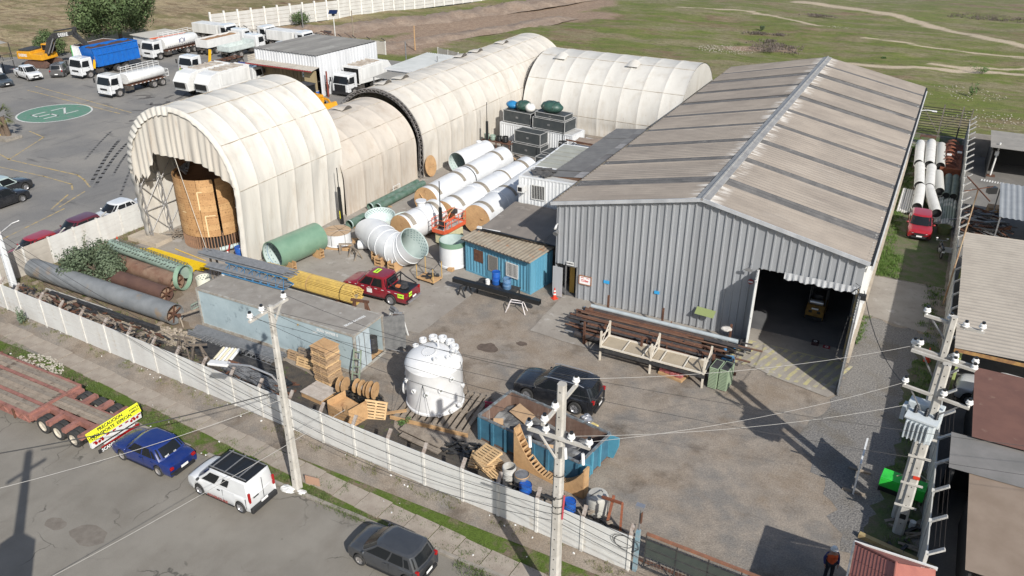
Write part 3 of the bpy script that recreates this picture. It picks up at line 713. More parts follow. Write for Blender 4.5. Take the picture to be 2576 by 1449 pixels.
def tw(a,b,s=2.0):
 a,b=Vector((*a,0)),Vector((*b,0));n=max(1,round((b-a).length/s));return[tuple(a.lerp(b,i/n)[:2])for i in range(n+1)]
lw=precast('precast wall between the depot car park and the fabric hangar, painted white at its far half',tw((-34.0,-18.8),(-33.9,-5.0),1.97),2.0,4,m=lambda i,k:M_slabg if i<3 else M_slab)
rw=precast('precast wall along the right side of the yard beside the side lane',tw((23.55,-16.4),(23.55,52),2.0),2.1,4,m=mat('lane wall slab',(.50,.49,.45),(.42,.41,.37),scale=1.2,fine=.08,rough=.85,bump=.3))
M_far=mat('far white slab',(.46,.455,.43),(.39,.38,.355),scale=.8,fine=.06,rough=.85,bump=.2,col3=(.38,.35,.31),scale3=1.2,c3=(.6,.75))
fa,fb=G(535,86),G(1130,12)
fw=precast('tall white precast wall of five slab rows across the field',tw((fa.x,fa.y),(fa.x+(fb.x-fa.x)*1.75,fa.y+(fb.y-fa.y)*1.75),2.45),3.3,5,m=M_far,t=.06,post=.3,extra=.25)
# bracket arms with barbed wire
M_mblkw=mat('dark wire rust',(.06,.05,.045),rough=.8)
def brackets(name,label,pts,dirn,h,m,L=.45,wires=3,group=None):
 t=thing(name,label,'fence',(pts[0][0],pts[0][1],h));o0=Vector((pts[0][0],pts[0][1],0))
 me=MB().bar((0,0,-.04),(dirn[0]*L,dirn[1]*L,L*.75),.16,.08).mesh('bracket_arm',m)
 for p in pts:link('bracket_arm',me,t,Vector((p[0],p[1],0))-o0)
 mb=MB()
 for k in range(wires):
  f=.35+.3*k
  for a,b in zip(pts,pts[1:]):
   a_,b_=Vector((a[0]+dirn[0]*L*f,a[1]+dirn[1]*L*f,L*.75*f))-o0,Vector((b[0]+dirn[0]*L*f,b[1]+dirn[1]*L*f,L*.75*f))-o0
   mb.tube([a_,(a_+b_)/2-Vector((0,0,.03)),b_],.005,3,caps=False)
 mb.B('barbed_wire',M_mblkw,t);return t
M_brk=mat('bracket concrete',(.50,.49,.46),(.38,.37,.34),scale=5,fine=.1,rough=.85)
brackets('barbed_wire_arms','row of concrete bracket arms with barbed wire leaning out over the right wall',tw((23.58,-16.4),(23.58,52),2.0),(1,.1),2.14,M_brk,.5)
brackets('barbed_wire_arms','metal bracket arms with barbed wire leaning in over the near street wall',near_pts[2:],(-.1,1),1.88,mat('rusty bracket',(.33,.30,.27),(.2,.15,.12),scale=6,rough=.85),.38)
brackets('barbed_wire_arms','short bracket arms with barbed wire on the car park wall',tw((-34.0,-18.8),(-33.9,-5.0),3.94),(.95,.3),2.06,M_brk,.45)

# ================================================================= helpers for sheds and boxes
def corr_sheet(name,label_parent,p00,p10,p01,p11,m,pitch=.2,d=.02,along='u',parent=None):
 """corrugated sheet over a quad; waves repeat along u"""
 p00,p10,p01,p11=map(Vector,(p00,p10,p01,p11));Lu=(p10-p00).length;n=max(2,int(Lu/pitch*4));d=max(d,pitch*.09 if pitch<.5 else d);nn=(p10-p00).cross(p01-p00).normalized()
 if nn.z<0:nn=-nn
 r0,r1=[],[]
 for i in range(n+1):
  u=i/n;h=nn*(d*math.sin(2*PI*u*Lu/pitch));r0.append(p00.lerp(p10,u)+h);r1.append(p01.lerp(p11,u)+h)
 return MB().grid([r0,r1]).B(name,m,parent,smooth='all')
def container(name,label,loc,rz,L,Wd,H,m,roofm=None,group=None,plain=False,cat='container'):
 t=thing(name,label,cat,loc,rz,group)
 if plain:
  for nm,dims in(('long_side',(0,L,0,.05,.12,H-.1)),('long_side',(0,L,Wd-.05,Wd,.12,H-.1))):MB().bb(*dims).B(nm,m,t)
 else:
  a=MB();clad(a,.08,L-.08,.14,H-.1,.04,-1,pitch=.28,rib=.1,d=.035);a.B('long_side',m,t)
  a=MB();clad(a,.08,L-.08,.14,H-.1,Wd-.04,1,pitch=.28,rib=.1,d=.035);a.B('long_side',m,t)
 a=MB();clad(a,.08,Wd-.08,.14,H-.1,.04,-1,'Y',pitch=.28,rib=.1,d=.035);a.B('end_wall',m,t);a=MB();clad(a,.08,Wd-.08,.14,H-.1,L-.04,1,'Y',pitch=.28,rib=.1,d=.035);a.B('end_wall',m,t)
 f=MB()
 for x in(.06,L-.06):
  for y in(.06,Wd-.06):f.bb(x-.075,x+.075,y-.075,y+.075,0,H)
 for y in(0,Wd-.12+.0):
  f.bb(.135,L-.135,y-.005+.0,y+.125,0,.14);f.bb(.135,L-.135,y-.005,y+.125,H-.11,H)
 for x in(0,L-.12):f.bb(x-.005,x+.125,.135,Wd-.135,0,.14);f.bb(x-.005,x+.125,.135,Wd-.135,H-.11,H)
 f.B('frame',m,t)
 a=MB();a.bb(.1,L-.1,.1,Wd-.1,H-.06,H-.02);a.B('roof',roofm or m,t)
 return t
# ------------------------------------------------ blue site office beside the warehouse
M_bluec=mat('faded blue container',(.075,.235,.34),(.12,.30,.40),streak=True,scale=1.5,fine=.06,rough=.6,col3=(.05,.10,.13),scale3=3,c3=(.62,.72))
bo=container('blue_site_office','faded blue container office with brown sheet roof and barred windows beside the warehouse',(-7.0,.1,0),R_(-11.4),5.8,2.4,2.45,M_bluec,cat='site office')
MB().bb(.78,1.62,-.02,.0,1.05,1.95).B('shutter',M_rust,bo)
def barred(parent,x,z,w=.9,h=1.0,y=-.02,n=9,m=M_whitem,dark=M_black):
 b=MB().bb(x,x+w,y,y+.03,z,z+h).B('window',dark,parent)
 f=MB()
 for a_,c_ in(((x,z),(x+w,z)),((x+w,z),(x+w,z+h)),((x+w,z+h),(x,z+h)),((x,z+h),(x,z))):f.bar((a_[0],y-.03,a_[1]),(c_[0],y-.03,c_[1]),.05)
 f.B('window_frame',m,b)
 for i in range(1,n):link('bar',bar_mesh(h,m),b,(x+w*i/n,y-.045,z))
 return b
_bm={}
def bar_mesh(h,m):
 k=(h,m.name)
 if k not in _bm:_bm[k]=MB().bb(-.012,.012,-.012,.012,0,h).mesh('bar',m)
 return _bm[k]
barred(bo,2.15,.75,.8,1.15,m=mat('grey grille',(.25,.24,.22),rough=.7));barred(bo,3.75,.85,1.0,1.0)
MB().bb(2.0,3.1,-.03,-.01,.15,.7).B('door',M_bluec,bo)
corr_sheet('roof_sheet',None,(-.2,-.35,2.6),(6.0,-.35,2.56),(-.2,2.3,2.78),(6.0,2.3,2.74),mat('tan roof sheet',(.30,.26,.20),(.23,.19,.14),scale=1.5,fine=.1,rough=.85,col3=(.28,.15,.08),scale3=1.2,c3=(.6,.7)),.3,.03,parent=bo)
MB().bb(-.15,5.95,-.3,-.26,2.46,2.56).B('fascia',mat('dark fascia',(.10,.09,.08),rough=.8),bo)
# lean-to roof behind it, brownish grey sheets
lt=thing('lean_to_shed','low lean-to shed with brown grey sheet roof between the blue office and white offices','shed',(-6.4,1.1,0))
M_lt=mat('brown grey sheet',(.21,.185,.16),(.165,.145,.125),scale=.7,fine=.08,rough=.85,col3=(.28,.25,.22),scale3=.7)
for k in range(5):corr_sheet('roof_sheet',None,(.0+k*1.24,0,3.0+.006*(k%2)),(1.25+k*1.24,0,3.0+.006*(k%2)),(.0+k*1.24,5.3,3.2+.006*(k%2)),(1.25+k*1.24,5.3,3.2+.006*(k%2)),M_lt,.9,.02,parent=lt)
MB().bb(0,.1,1.6,5.2,0,2.95).B('wall',M_lt,lt)
o=one(MB().tube([(-6.2,1.1,3.0),(-5.2,1.1,3.0),(-2.6,1.0,2.98),(-.4,1.0,2.96)],.07,6),'roof_gutter',M_blackp,'dark gutter pipe between the blue office roof and the lean-to','gutter')
t=thing('roof_pipe','thin white metal tube lying over the edge of the lean-to roof','pipe',(-6.1,1.3,3.02));MB().cyl((-.3,-.2,0),(1.3,-.15,.05),.04,6).B('tube',M_white,t);MB().box((-.35,-.2,.05),(.3,.22,.12)).B('bracket',M_white,t)
# lower and upper white container offices
M_whc=mat('white container paint',(.66,.67,.67),(.56,.57,.57),streak=True,scale=1.5,fine=.04,rough=.5,col3=(.42,.38,.33),scale3=2,c3=(.66,.78))
wo=container('white_office_container','white container office with barred window and air conditioner facing the yard',(-6.2,6.65,2.62),R_(3),6.1,2.44,2.6,M_whc,mat('light roof',(.46,.46,.44),(.36,.35,.33),scale=1.5,rough=.7),cat='site office')
barred(wo,1.05,.95,1.05,1.1,n=8);barred(wo,4.75,1.25,.8,1.0,n=7)
wl=container('white_office_container','lower white container carrying the white office container',(-6.2,6.65,0),R_(3),6.1,2.44,2.6,M_whc,cat='site office')
t=thing('air_conditioner','white air conditioner box on the white office wall','air conditioner',(-6.0,6.4,4.35),R_(3));MB().bb(-.05,.5,-.38,.1,-.22,.3).B('casing',M_white,t,bevel=.02);MB().bb(.02,.34,-.4,-.38,-.12,.2).B('grille',M_black,t);mb=MB();mb.bar((0,-.38,-.25),(0,.1,-.25),.04);mb.bar((.45,-.38,-.25),(.45,.1,-.25),.04);mb.B('bracket',M_steel,t)
wr=container('white_roofed_container','pale green grey roofed container row behind the white office',(-6.35,9.4,2.62),R_(3),2.9,6.2,2.5,M_whc,mat('pale green roof',(.33,.335,.29),(.28,.28,.245),scale=.8,fine=.06,rough=.75),cat='container')
for k in range(6):
 z=2.52;MB().bb(.05,2.85,.1+k*1.0,.1+k*1.0+.03,z-.02,z+.02).B('roof_rib',_M['pale green roof'],wr)
wr2=container('white_roofed_container','lower container under the pale green roof row',(-6.35,9.4,0),R_(3),2.9,6.2,2.6,M_whc,cat='container')
gr=thing('grey_sheet_roof','sloping patchwork roof of grey sheets between the white offices and the warehouse','roof',(-4.3,7.6,5.1))
M_gs=[mat('grey sheet %s'%n,c,c2,scale=1.2,fine=.07,rough=.8)for n,c,c2 in(('one',(.17,.165,.155),(.13,.125,.12)),('two',(.20,.195,.185),(.15,.145,.14)),('three',(.30,.29,.28),(.23,.22,.215)),('four',(.15,.14,.135),(.12,.115,.11)))]
for i in range(9):
 for j in range(2):
  y0,y1=i*1.55-(.12 if i else 0),(i+1)*1.55;x0,x1=j*2.1,j*2.1+2.2;f=lambda x:.12+.30*x**1.02/2+(0)
  zz=.015*((i+j)%2)+.02*i%.03
  corr_sheet('roof_sheet',None,(x0,y0,f(x0)*.75+zz),(x0,y1,f(x0)*.75+zz),(x1,y0,f(x1)*.75+zz),(x1,y1,f(x1)*.75+zz),M_gs[2]if(i,j)in((0,1),(5,1))else M_gs[(i*2+j)%4 if(i*2+j)%4!=2 else 0],.5,.012,parent=gr)
MB().add([(0.2,.05,.02),(4.1,.05,.02),(4.1,.05,.6),(.2,.05,.08)],[(0,1,2,3)]).B('gable_infill',mat('brown board',(.13,.075,.045),(.09,.05,.035),scale=2,rough=.9),gr)
mb=MB();
for i in range(26):
 x,y=rnd.uniform(.7,2.1),rnd.uniform(.4,1.6);mb.box((x,y,.08+rnd.random()*.12),(rnd.uniform(.3,.9),rnd.uniform(.15,.4),.03),rnd.uniform(0,3),Matrix.Rotation(rnd.uniform(-.4,.4),3,'X'))
tag(mb.B('roof_debris',mat('black netting',(.05,.05,.05),(.09,.085,.08),scale=5,rough=.9),None,loc=(-6.2,6.8,5.22)),'heap of dark netting and sticks on the white office roof','netting')
# ================================================================= fabric hangars
def _fabric(name,base,stain,amt=.45):
 def f(h):
  sx=h.N.new('ShaderNodeSeparateXYZ');h.L.new(h.vec,sx.inputs[0])
  a=h.nz(.45,5,(1,1,.35));s=h.nz(2.4,6,(1.6,1.6,.13),7);b_=h.nz(.9,6,(1,1,.5),3)
  c=h.mix(h.rng(a,.35,.65),base,tuple(v*.90 for v in base))
  low=h.rng(sx.outputs[2],4.5,.2)
  c=h.mix(h.math('MULTIPLY',h.rng(s,.46,.66),h.math('MULTIPLY',low,amt)),c,stain)
  c=h.mix(h.math('MULTIPLY',h.rng(b_,.52,.72),.34),c,tuple(v*.8 for v in stain))
  c=h.mix(h.math('MULTIPLY',h.rng(h.nz(5,6,(1,1,.25),15),.66,.74),.45),c,(.20,.12,.07))
  h.b.inputs['Roughness'].default_value=.62;h.b.inputs['Specular IOR Level'].default_value=.3
  bumpit(h,h.nz(3.0,4,(1,1,.25),9),.35,.05)
  return c
 return node_ground(name,f)
M_fabA=_fabric('fabric front hangar',(.565,.54,.485),(.42,.34,.25))
M_fabB=_fabric('fabric beige hangar',(.50,.45,.385),(.36,.27,.19),.6)
M_fabC=_fabric('fabric long hangar',(.545,.51,.45),(.38,.31,.22),.6)
M_fabD=_fabric('fabric cross hangar',(.54,.52,.475),(.42,.36,.28),.55)
M_vent=mat('dark vent',(.10,.09,.08),rough=.9)
M_truss=mat('galvanised truss',(.34,.34,.34),(.24,.23,.22),scale=5,fine=.1,rough=.5,metal=.4)

def arch_pts(hw,leg,rise,n=30,foot=None,ex=2.0):
 """half-profile points (lateral, z, normal) of a tunnel arch, left foot to right foot"""
 foot=hw if foot is None else foot;out=[]
 k=6
 for i in range(k):t=i/k;out.append((-(foot+(hw-foot)*t),leg*t))
 for i in range(n+1):
  a=PI*i/n;ca,sa=math.cos(a),math.sin(a)
  out.append((-hw*math.copysign(abs(ca)**(2/ex),ca),leg+rise*abs(sa)**(2/ex)))
 for i in range(k-1,-1,-1):t=i/k;out.append(((foot+(hw-foot)*t),leg*t))
 nrm=[]
 for i,p in enumerate(out):
  a,b=out[max(i-1,0)],out[min(i+1,len(out)-1)];d=Vector((b[0]-a[0],b[1]-a[1])).normalized();nrm.append(Vector((-d.y,d.x)))
 return out,nrm
def tunnel(root,prof,nrm,y0,y1,bays,m,axis='Y',sag=.10,wr=.035,seed=0,seams=(.25,.5,.75),off=0,purl=7):
 """each bay between two arches is a fabric panel of its own, hanging in between, seams stand proud"""
 L=(y1-y0)/bays;npt=len(prof)
 for b in range(bays):
  rows=[];K=13
  for i in range(K):
   u=i/(K-1);y=y0+(b+u)*L;row=[]
   for j,(p,n)in enumerate(zip(prof,nrm)):
    v=j/(npt-1);s=-sag*(math.sin(PI*u)**.8)*(.25+.75*abs(math.sin(PI*v*purl))**.7)
    wv=noise.noise(Vector((u*2.2+b*7,v*16+seed*3,seed)))*wr*1.6*math.sin(PI*u)
    wv+=.5*wr*math.sin((u*9+v*30+b)*1.0)*max(0,noise.noise(Vector((u*3+b*5,v*8,seed+9))))*math.sin(PI*u)*2
    low=1 if p[1]>.3 else 0
    q=s*low+wv*low+off+(.02 if i in(0,K-1)else 0)
    x,z=p[0]+n.x*q,p[1]+n.y*q
    row.append((x,y,z)if axis=='Y' else(y,x,z))
   rows.append(row)
  MB().grid(rows).B('fabric_panel',m,root,smooth='all')
 M_seam=mat('seam '+m.name,(.30,.25,.19),(.42,.38,.31),scale=1.2,fine=.1,rough=.8,contrast=(.45,.55))
 for q in range(1,purl):
  f=q/purl*(npt-1);i=int(f);t=f-i;p=Vector(prof[i]).lerp(Vector(prof[min(i+1,npt-1)]),t);n=nrm[i];pts=[]
  for k in range(bays*6+1):
   u=(k%6)/6;o=-sag*.25*math.sin(PI*u)**.8+.004;x,z=p.x+n.x*o,p.y+n.y*o;y=y0+k*L/6
   pts.append((x,y,z)if axis=='Y' else(y,x,z))
  MB().tube(pts,.03,4).B('seam',M_seam,root)
def truss_arch(root,prof,nrm,y,m,depth=.32,w=.3,axis='Y',name='truss_arch',r=.028,step=2,outer=-.24):
 mb=MB();P=lambda i,q,dy:((prof[i][0]+nrm[i].x*q,y+dy,prof[i][1]+nrm[i].y*q)if axis=='Y' else(y+dy,prof[i][0]+nrm[i].x*q,prof[i][1]+nrm[i].y*q))
 n=len(prof);idx=list(range(0,n,1))
 for q,dy in((outer,-w/2),(outer,w/2),(outer-depth+.24,0)):mb.tube([P(i,q,dy)for i in idx],r,5)
 for k,i in enumerate(range(0,n-1,1)):
  a=P(i,outer,-w/2 if k%2 else w/2);b=P(min(i+1,n-1),outer-depth+.24,0);mb.bar(a,b,r*1.4)
  mb.bar(P(i,outer,-w/2),P(i+1,outer,w/2),r*1.2)
  mb.bar(P(i,outer-depth+.24,0),P(i+1,outer,w/2 if k%2 else-w/2),r*1.4)
 return mb.B(name,m,root)
# --- hangar A, nearest, with torn mouth
AX,AY0,AY1=-26.35,-6.7,4.4
hA=thing('fabric_hangar','tall cream fabric hangar with torn curtain over its open arched mouth','hangar',(AX,0,0))
pA,nA=arch_pts(5.42,5.4,5.5,34,foot=5.1)
tunnel(hA,pA,nA,AY0,AY1,6,M_fabA,sag=.10,wr=.06,seed=1)
for y in(AY0+.1,AY0+1.95,AY0+3.8,AY0+5.65,AY0+7.5,AY0+9.4,AY1-.1):truss_arch(hA,pA,nA,y,M_truss,depth=.55,w=.3,r=.03)
mb=MB()
for s in(-1,1):
 for k in range(5):
  ya,yb=AY0+.1+k*1.85,AY0+1.95+k*1.85
  for z0,z1 in((.2,2.2),(2.2,4.4),(4.4,6.4)):
   xx=s*(5.0-.25*(z1>6));mb.tube([(xx,ya,z0),(xx,yb,z1)],.035,5);mb.tube([(xx,ya,z1),(xx,yb,z0)],.035,5)if k==0 else None
   mb.tube([(xx,ya,z1),(xx,yb,z1)],.035,5)
mb.B('bracing',M_truss,hA)
# end wall of the rear, half closed
def end_sheet(root,prof,y,m,zmin,folds=40,amp=.06,name='end_curtain',axis='Y',zfun=None):
 """curtain hanging inside the arch from its rim down to a ragged lower edge"""
 xs=[prof[i][0]for i in range(len(prof))];n=90;top=[]
 hw=max(xs)
 def zt(x):
  best=0
  for(a,b)in zip(prof,prof[1:]):
   if(a[0]-x)*(b[0]-x)<=0 and abs(a[0]-b[0])>1e-6:
    t=(x-a[0])/(b[0]-a[0]);best=max(best,a[1]+(b[1]-a[1])*t)
  return best
 rows=[[]for _ in range(12)]
 for i in range(n+1):
  x=-hw*.985+2*hw*.985*i/n;z1=zt(x)-.05;z0=min(z1-.02,zfun(x)if zfun else zmin)
  for k in range(12):
   t=k/11;f=amp*(.35+t)*math.sin(x*9.5+1.6*math.sin(x*1.9))*(.6+.6*noise.noise(Vector((x*2,5,1))))
   zz=z1+(z0-z1)*t;yy=y+f-.25*math.sin(PI*t*.5)*.6
   rows[k].append((x,yy,zz)if axis=='Y' else(yy,x,zz))
 return MB().grid(rows).B(name,m,root,smooth='all')
def zA(x):
 g=noise.noise(Vector((x*5,2,0)))*.35+noise.noise(Vector((x*17,2,0)))*.18
 if x<-4.6:return 5.3+g*2.2
 if x<-3.45:return 4.9+g*2.0+(x+4.6)*.35
 if x<-2.2:return 5.2+(x+3.45)*1.75+g*.9
 return 7.35+.02*g-.03*abs(x)-(.25*max(0,x-2)**1.3)
end_sheet(hA,pA,AY0-.02,mat('curtain fabric',(.53,.50,.44),(.45,.41,.35),scale=.7,fine=.04,rough=.7,streak=True,col3=(.30,.22,.15),scale3=1.6,c3=(.60,.74),bump=.3),6.5,zfun=zA,amp=.10)
# gathered fabric collar on the rim of the mouth
rows=[]
for k in range(4):
 row=[]
 for j in range(0,40*6+1):
  f=j/(40*6)*(len(pA)-1);i=min(int(f),len(pA)-2);t=f-i
  x=pA[i][0]*(1-t)+pA[i+1][0]*t;z=pA[i][1]*(1-t)+pA[i+1][1]*t;n=nA[i].lerp(nA[i+1],t)
  q=[.0,.07,.02,-.55-.18*noise.noise(Vector((f*.8,1,1)))][k];q+=(.028 if x<0 else.008)*math.sin(f*5.3+2*math.sin(f*.7))*(k/3)
  if x>0:q=min(q,0)*(.45)+max(q,0)
  w_=1 if x<0 else.25
  row.append((x+n.x*q,AY0+[.15,.0,-.12,-.18][k]+.06*w_*math.sin(f*5.3+1)*(k/3),max(z+n.y*q,.02)))
 rows.append(row)
MB().grid(rows).B('rim_collar',M_fabA,hA,smooth='all')
MB().tube([(-.2,AY0-.15,7.4),(1.6,AY0-.3,.1)],.02,5).B('rope',mat('rope',(.5,.48,.42),rough=.9),hA)
MB().bb(-6.3,-3.2,AY0-.9,AY0+.6,0,.32).B('plinth',mat('plinth concrete',(.42,.36,.28)),hA)
# --- hangar B between
hB=thing('fabric_hangar','low beige stained fabric tunnel between the tall front hangar and the lattice arch','hangar',(-25.35,0,0))
pB,nB=arch_pts(4.6,3.0,3.95,60,foot=4.55)
tunnel(hB,pB,nB,AY1-.3,14.5,4,M_fabB,sag=.07,wr=.05,seed=2)
def vents(root,prof,nrm,spots,w=1.3,h=.38,axis='Y'):
 for(j,y)in spots:
  mb=MB();p,n=prof[j],nrm[j];rows=[];rb=[]
  for i in range(9):
   u=i/8;o=math.sin(PI*u)*.34;
   d=Vector((prof[j+1][0]-p[0],prof[j+1][1]-p[1])).normalized()
   base=(p[0]+n.x*.03,y+(u-.5)*w,p[1]+n.y*.03);lip=(p[0]+n.x*(.03+o)+d.x*.1,y+(u-.5)*w,p[1]+n.y*(.03+o)+d.y*.1);back=(p[0]-d.x*1.1+n.x*.03,y+(u-.5)*w*1.1,p[1]-d.y*1.1+n.y*.03)
   if axis=='X':base,lip,back=[(q[1],q[0],q[2])for q in(base,lip,back)]
   rows.append((base,lip,back))
  MB().grid([[r[0]for r in rows],[r[1]for r in rows]]).B('vent_opening',M_vent,root)
  MB().grid([[r[1]for r in rows],[r[2]for r in rows]]).B('vent_hood',root.children[0].data.materials[0],root,smooth='all')
jm=len(pB)//2
vents(hB,pB,nB,((jm+2,7.2),(jm+2,10.3)))
# --- hangar C, long
hC=thing('fabric_hangar','long cream fabric tunnel hangar running back from the lattice arch towards the field','hangar',(-25.25,0,0))
pC,nC=arch_pts(4.85,2.9,4.75,64,foot=4.75)
tunnel(hC,pC,nC,15.1,46.6,13,M_fabC,sag=.07,wr=.05,seed=3)
truss_arch(hC,pC,nC,14.75,mat('dark lattice',(.27,.26,.25),(.17,.15,.14),scale=4,rough=.7,metal=.2),depth=.55,w=.42,r=.022,outer=.06)
jm=len(pC)//2
vents(hC,pC,nC,((jm-1,17.2),(jm,19.7),(jm-1,31.0),(jm,34),(jm+1,39.5)))
end_sheet(hC,pC,46.6,M_fabC,0,zfun=lambda x:0)
MB().bb(-4.9,4.9,15.0,15.05,0,.02).B('sill',M_truss,hC)
# --- hangar D, across
hD=thing('fabric_hangar','wide white ribbed fabric hangar standing crosswise behind the warehouse','hangar',(0,41.0,0))
pD,nD=arch_pts(6.45,1.6,5.7,34,foot=6.3,ex=2.05)
tunnel(hD,pD,nD,-20.2,-2.6,8,M_fabD,axis='X',sag=.08,wr=.02,seed=4)
jm=len(pD)//2
vents(hD,pD,nD,((jm-3,-17.6),(jm-3,-9.2)),axis='X');
truss_arch(hD,pD,nD,-20.45,M_vent,depth=.3,w=.25,axis='X')
ed=end_sheet(hD,pD,-2.62,M_fabD,1.5,axis='X',amp=.04,zfun=lambda x:2.2)
mb=MB();mb.bar((-2.6,-5.9,2.2),(-2.6,5.9,2.2),.12);mb.bar((-2.6,0.5,2.2),(-2.6,.5,4.4),.15)
for k in(-4,-2,2,4):mb.bar((-2.6,k,0),(-2.6,k,2.2),.12)
mb.B('end_frame',M_black,hD)
end_sheet(hD,pD,-20.3,M_vent,0,axis='X',amp=.02,zfun=lambda x:0,name='dark_end')
MB().bb(-19.8,-3.0,6.5,6.55,0,.6).B('skirt',mat('skirt board',(.36,.31,.25),rough=.9),hD)

# ================================================================= workshop shed
sh=thing('workshop_shed','white and brown metal workshop with flat grey roof and red edged canopy behind the hangars','workshop',(-58.4,33.9,0))
M_brn=mat('brown cladding',(.22,.165,.09),(.15,.11,.065),streak=True,scale=1,fine=.08,rough=.75,col3=(.26,.205,.12),scale3=.8)
M_whs=mat('white cladding',(.60,.61,.62),(.50,.51,.52),streak=True,scale=.8,fine=.05,rough=.55,col3=(.42,.36,.26),scale3=1,c3=(.66,.78))
a=MB();clad(a,0,11.8,0,lambda x:5.0-.02*x,10.4,1,'Y',pitch=.6,rib=.2,d=.07);a.B('side_wall',M_whs,sh)
a=MB();clad(a,0,10.4,3.6,4.95,0,-1,pitch=.45,rib=.18,d=.07);a.B('upper_wall',M_whs,sh)
a=MB();clad(a,.1,8.5,0,3.5,.9,-1,pitch=.6,rib=.2,d=.05);a.B('brown_wall',M_brn,sh)
a=MB();a.bb(8.5,10.4,-.75,-.65,0,3.3);a.B('brown_wall',mat('tan cladding',(.34,.27,.15),(.27,.21,.12),streak=True,scale=1.2,rough=.8),sh)
a=MB();a.bb(8.5,8.6,-.65,.9,0,3.4);a.B('brown_wall',M_brn,sh)
corr_sheet('canopy',None,(-.3,-1.5,3.42),(10.4,-1.5,3.42),(-.3,0,3.62),(10.4,0,3.62),mat('canopy sheet',(.40,.37,.32),(.31,.28,.24),scale=1,rough=.8),.4,.03,parent=sh)
MB().bb(-.3,10.4,-1.56,-1.5,3.28,3.42).B('red_edge',mat('dark red trim',(.25,.03,.03),rough=.6),sh)
for k in range(7):
 x0=k*1.5-.2;corr_sheet('roof_sheet',None,(x0,-.2,5.03),(x0+1.5,-.2,5.03),(x0,12.0,4.83),(x0+1.5,12.0,4.83),mat('shed roof grey',(.26,.25,.225),(.20,.19,.17),scale=.4,fine=.07,rough=.8,col3=(.33,.32,.29),scale3=.5)if k%2 else mat('shed roof dark',(.215,.205,.185),(.17,.16,.145),scale=.5,fine=.07,rough=.8),.5,.03,parent=sh)
a=MB();clad(a,0,11.8,0,4.9,0,-1,'Y');a.B('side_wall',M_whs,sh);a=MB();clad(a,0,10.4,0,4.8,11.8,1);a.B('back_wall',M_whs,sh)
a=MB();a.bb(6.9,8.3,.72,.8,1.9,2.6);a.B('wall_sign',M_white,sh)
MB().bb(7.0,8.2,.70,.72,2.15,2.35).B('sign_band',mat('sign teal',(.05,.2,.3),rough=.6),sh)
one(MB().bb(0,.14,0,.14,0,3.2),'rusty_post',mat('red post',(.28,.06,.04),(.17,.05,.03),scale=3,rough=.8),'rusty red steel post in front of the white workshop wall','post',(-47.2,34.0,0))
nb=thing('noticeboard','tall blue board with posters and a white diamond sign beside the brown workshop','sign board',(-60.6,33.0,0))
MB().bb(0,1.7,0,.1,0,3.2).B('board',mat('dark blue board',(.02,.04,.22),rough=.5),nb)
for(x,z,w_,h_,m_,r_)in((.2,2.3,.5,.35,mat('poster orange',(.7,.4,.08),rough=.6),0),(.85,1.8,.6,.95,M_white,0),(.75,.5,.75,.75,M_white,.7),(.15,.6,.55,.6,mat('poster cream',(.6,.58,.4),rough=.6),.6)):
 MB().box((0,0,0),(w_,.02,h_),0,Matrix.Rotation(r_,3,'Y')).B('poster',m_,nb,loc=(x+w_/2,-.02,z+h_/2))
# low light-roofed building next to it
lb_=thing('low_white_building','low building with pale flat sheet roof beside the long hangar','building',(-43.2,41.0,0))
MB().bb(.1,6.7,.1,9.3,0,2.6).B('wall',M_whs,lb_)
for k in range(7):corr_sheet('roof_sheet',None,(k*.98,-.1,2.72),((k+1)*.98,-.1,2.72),(k*.98,9.6,2.95),((k+1)*.98,9.6,2.95),mat('pale roof sheet',(.50,.51,.49),(.42,.43,.41),scale=.6,fine=.05,rough=.7),.33,.012,parent=lb_)
mb=MB();mb.cyl((4.3,5.5,2.7),(4.3,5.5,3.6),.06,8);mb.B('flue',M_steel,lb_)
MB().bb(-.1,6.9,-.18,-.1,2.5,2.72).B('fascia',M_whs,lb_)
ca=thing('carport','small grey sheet carport in front of the low white building','carport',(-42.5,37.2,0))
corr_sheet('roof_sheet',None,(0,0,2.35),(4.6,0,2.35),(0,3.2,2.45),(4.6,3.2,2.45),_M['shed roof grey'],.4,.03,parent=ca)
for x in(.1,4.5):
 for y in(.1,3.1):MB().bb(x-.05,x+.05,y-.05,y+.05,0,2.36).B('post',M_steel,ca)
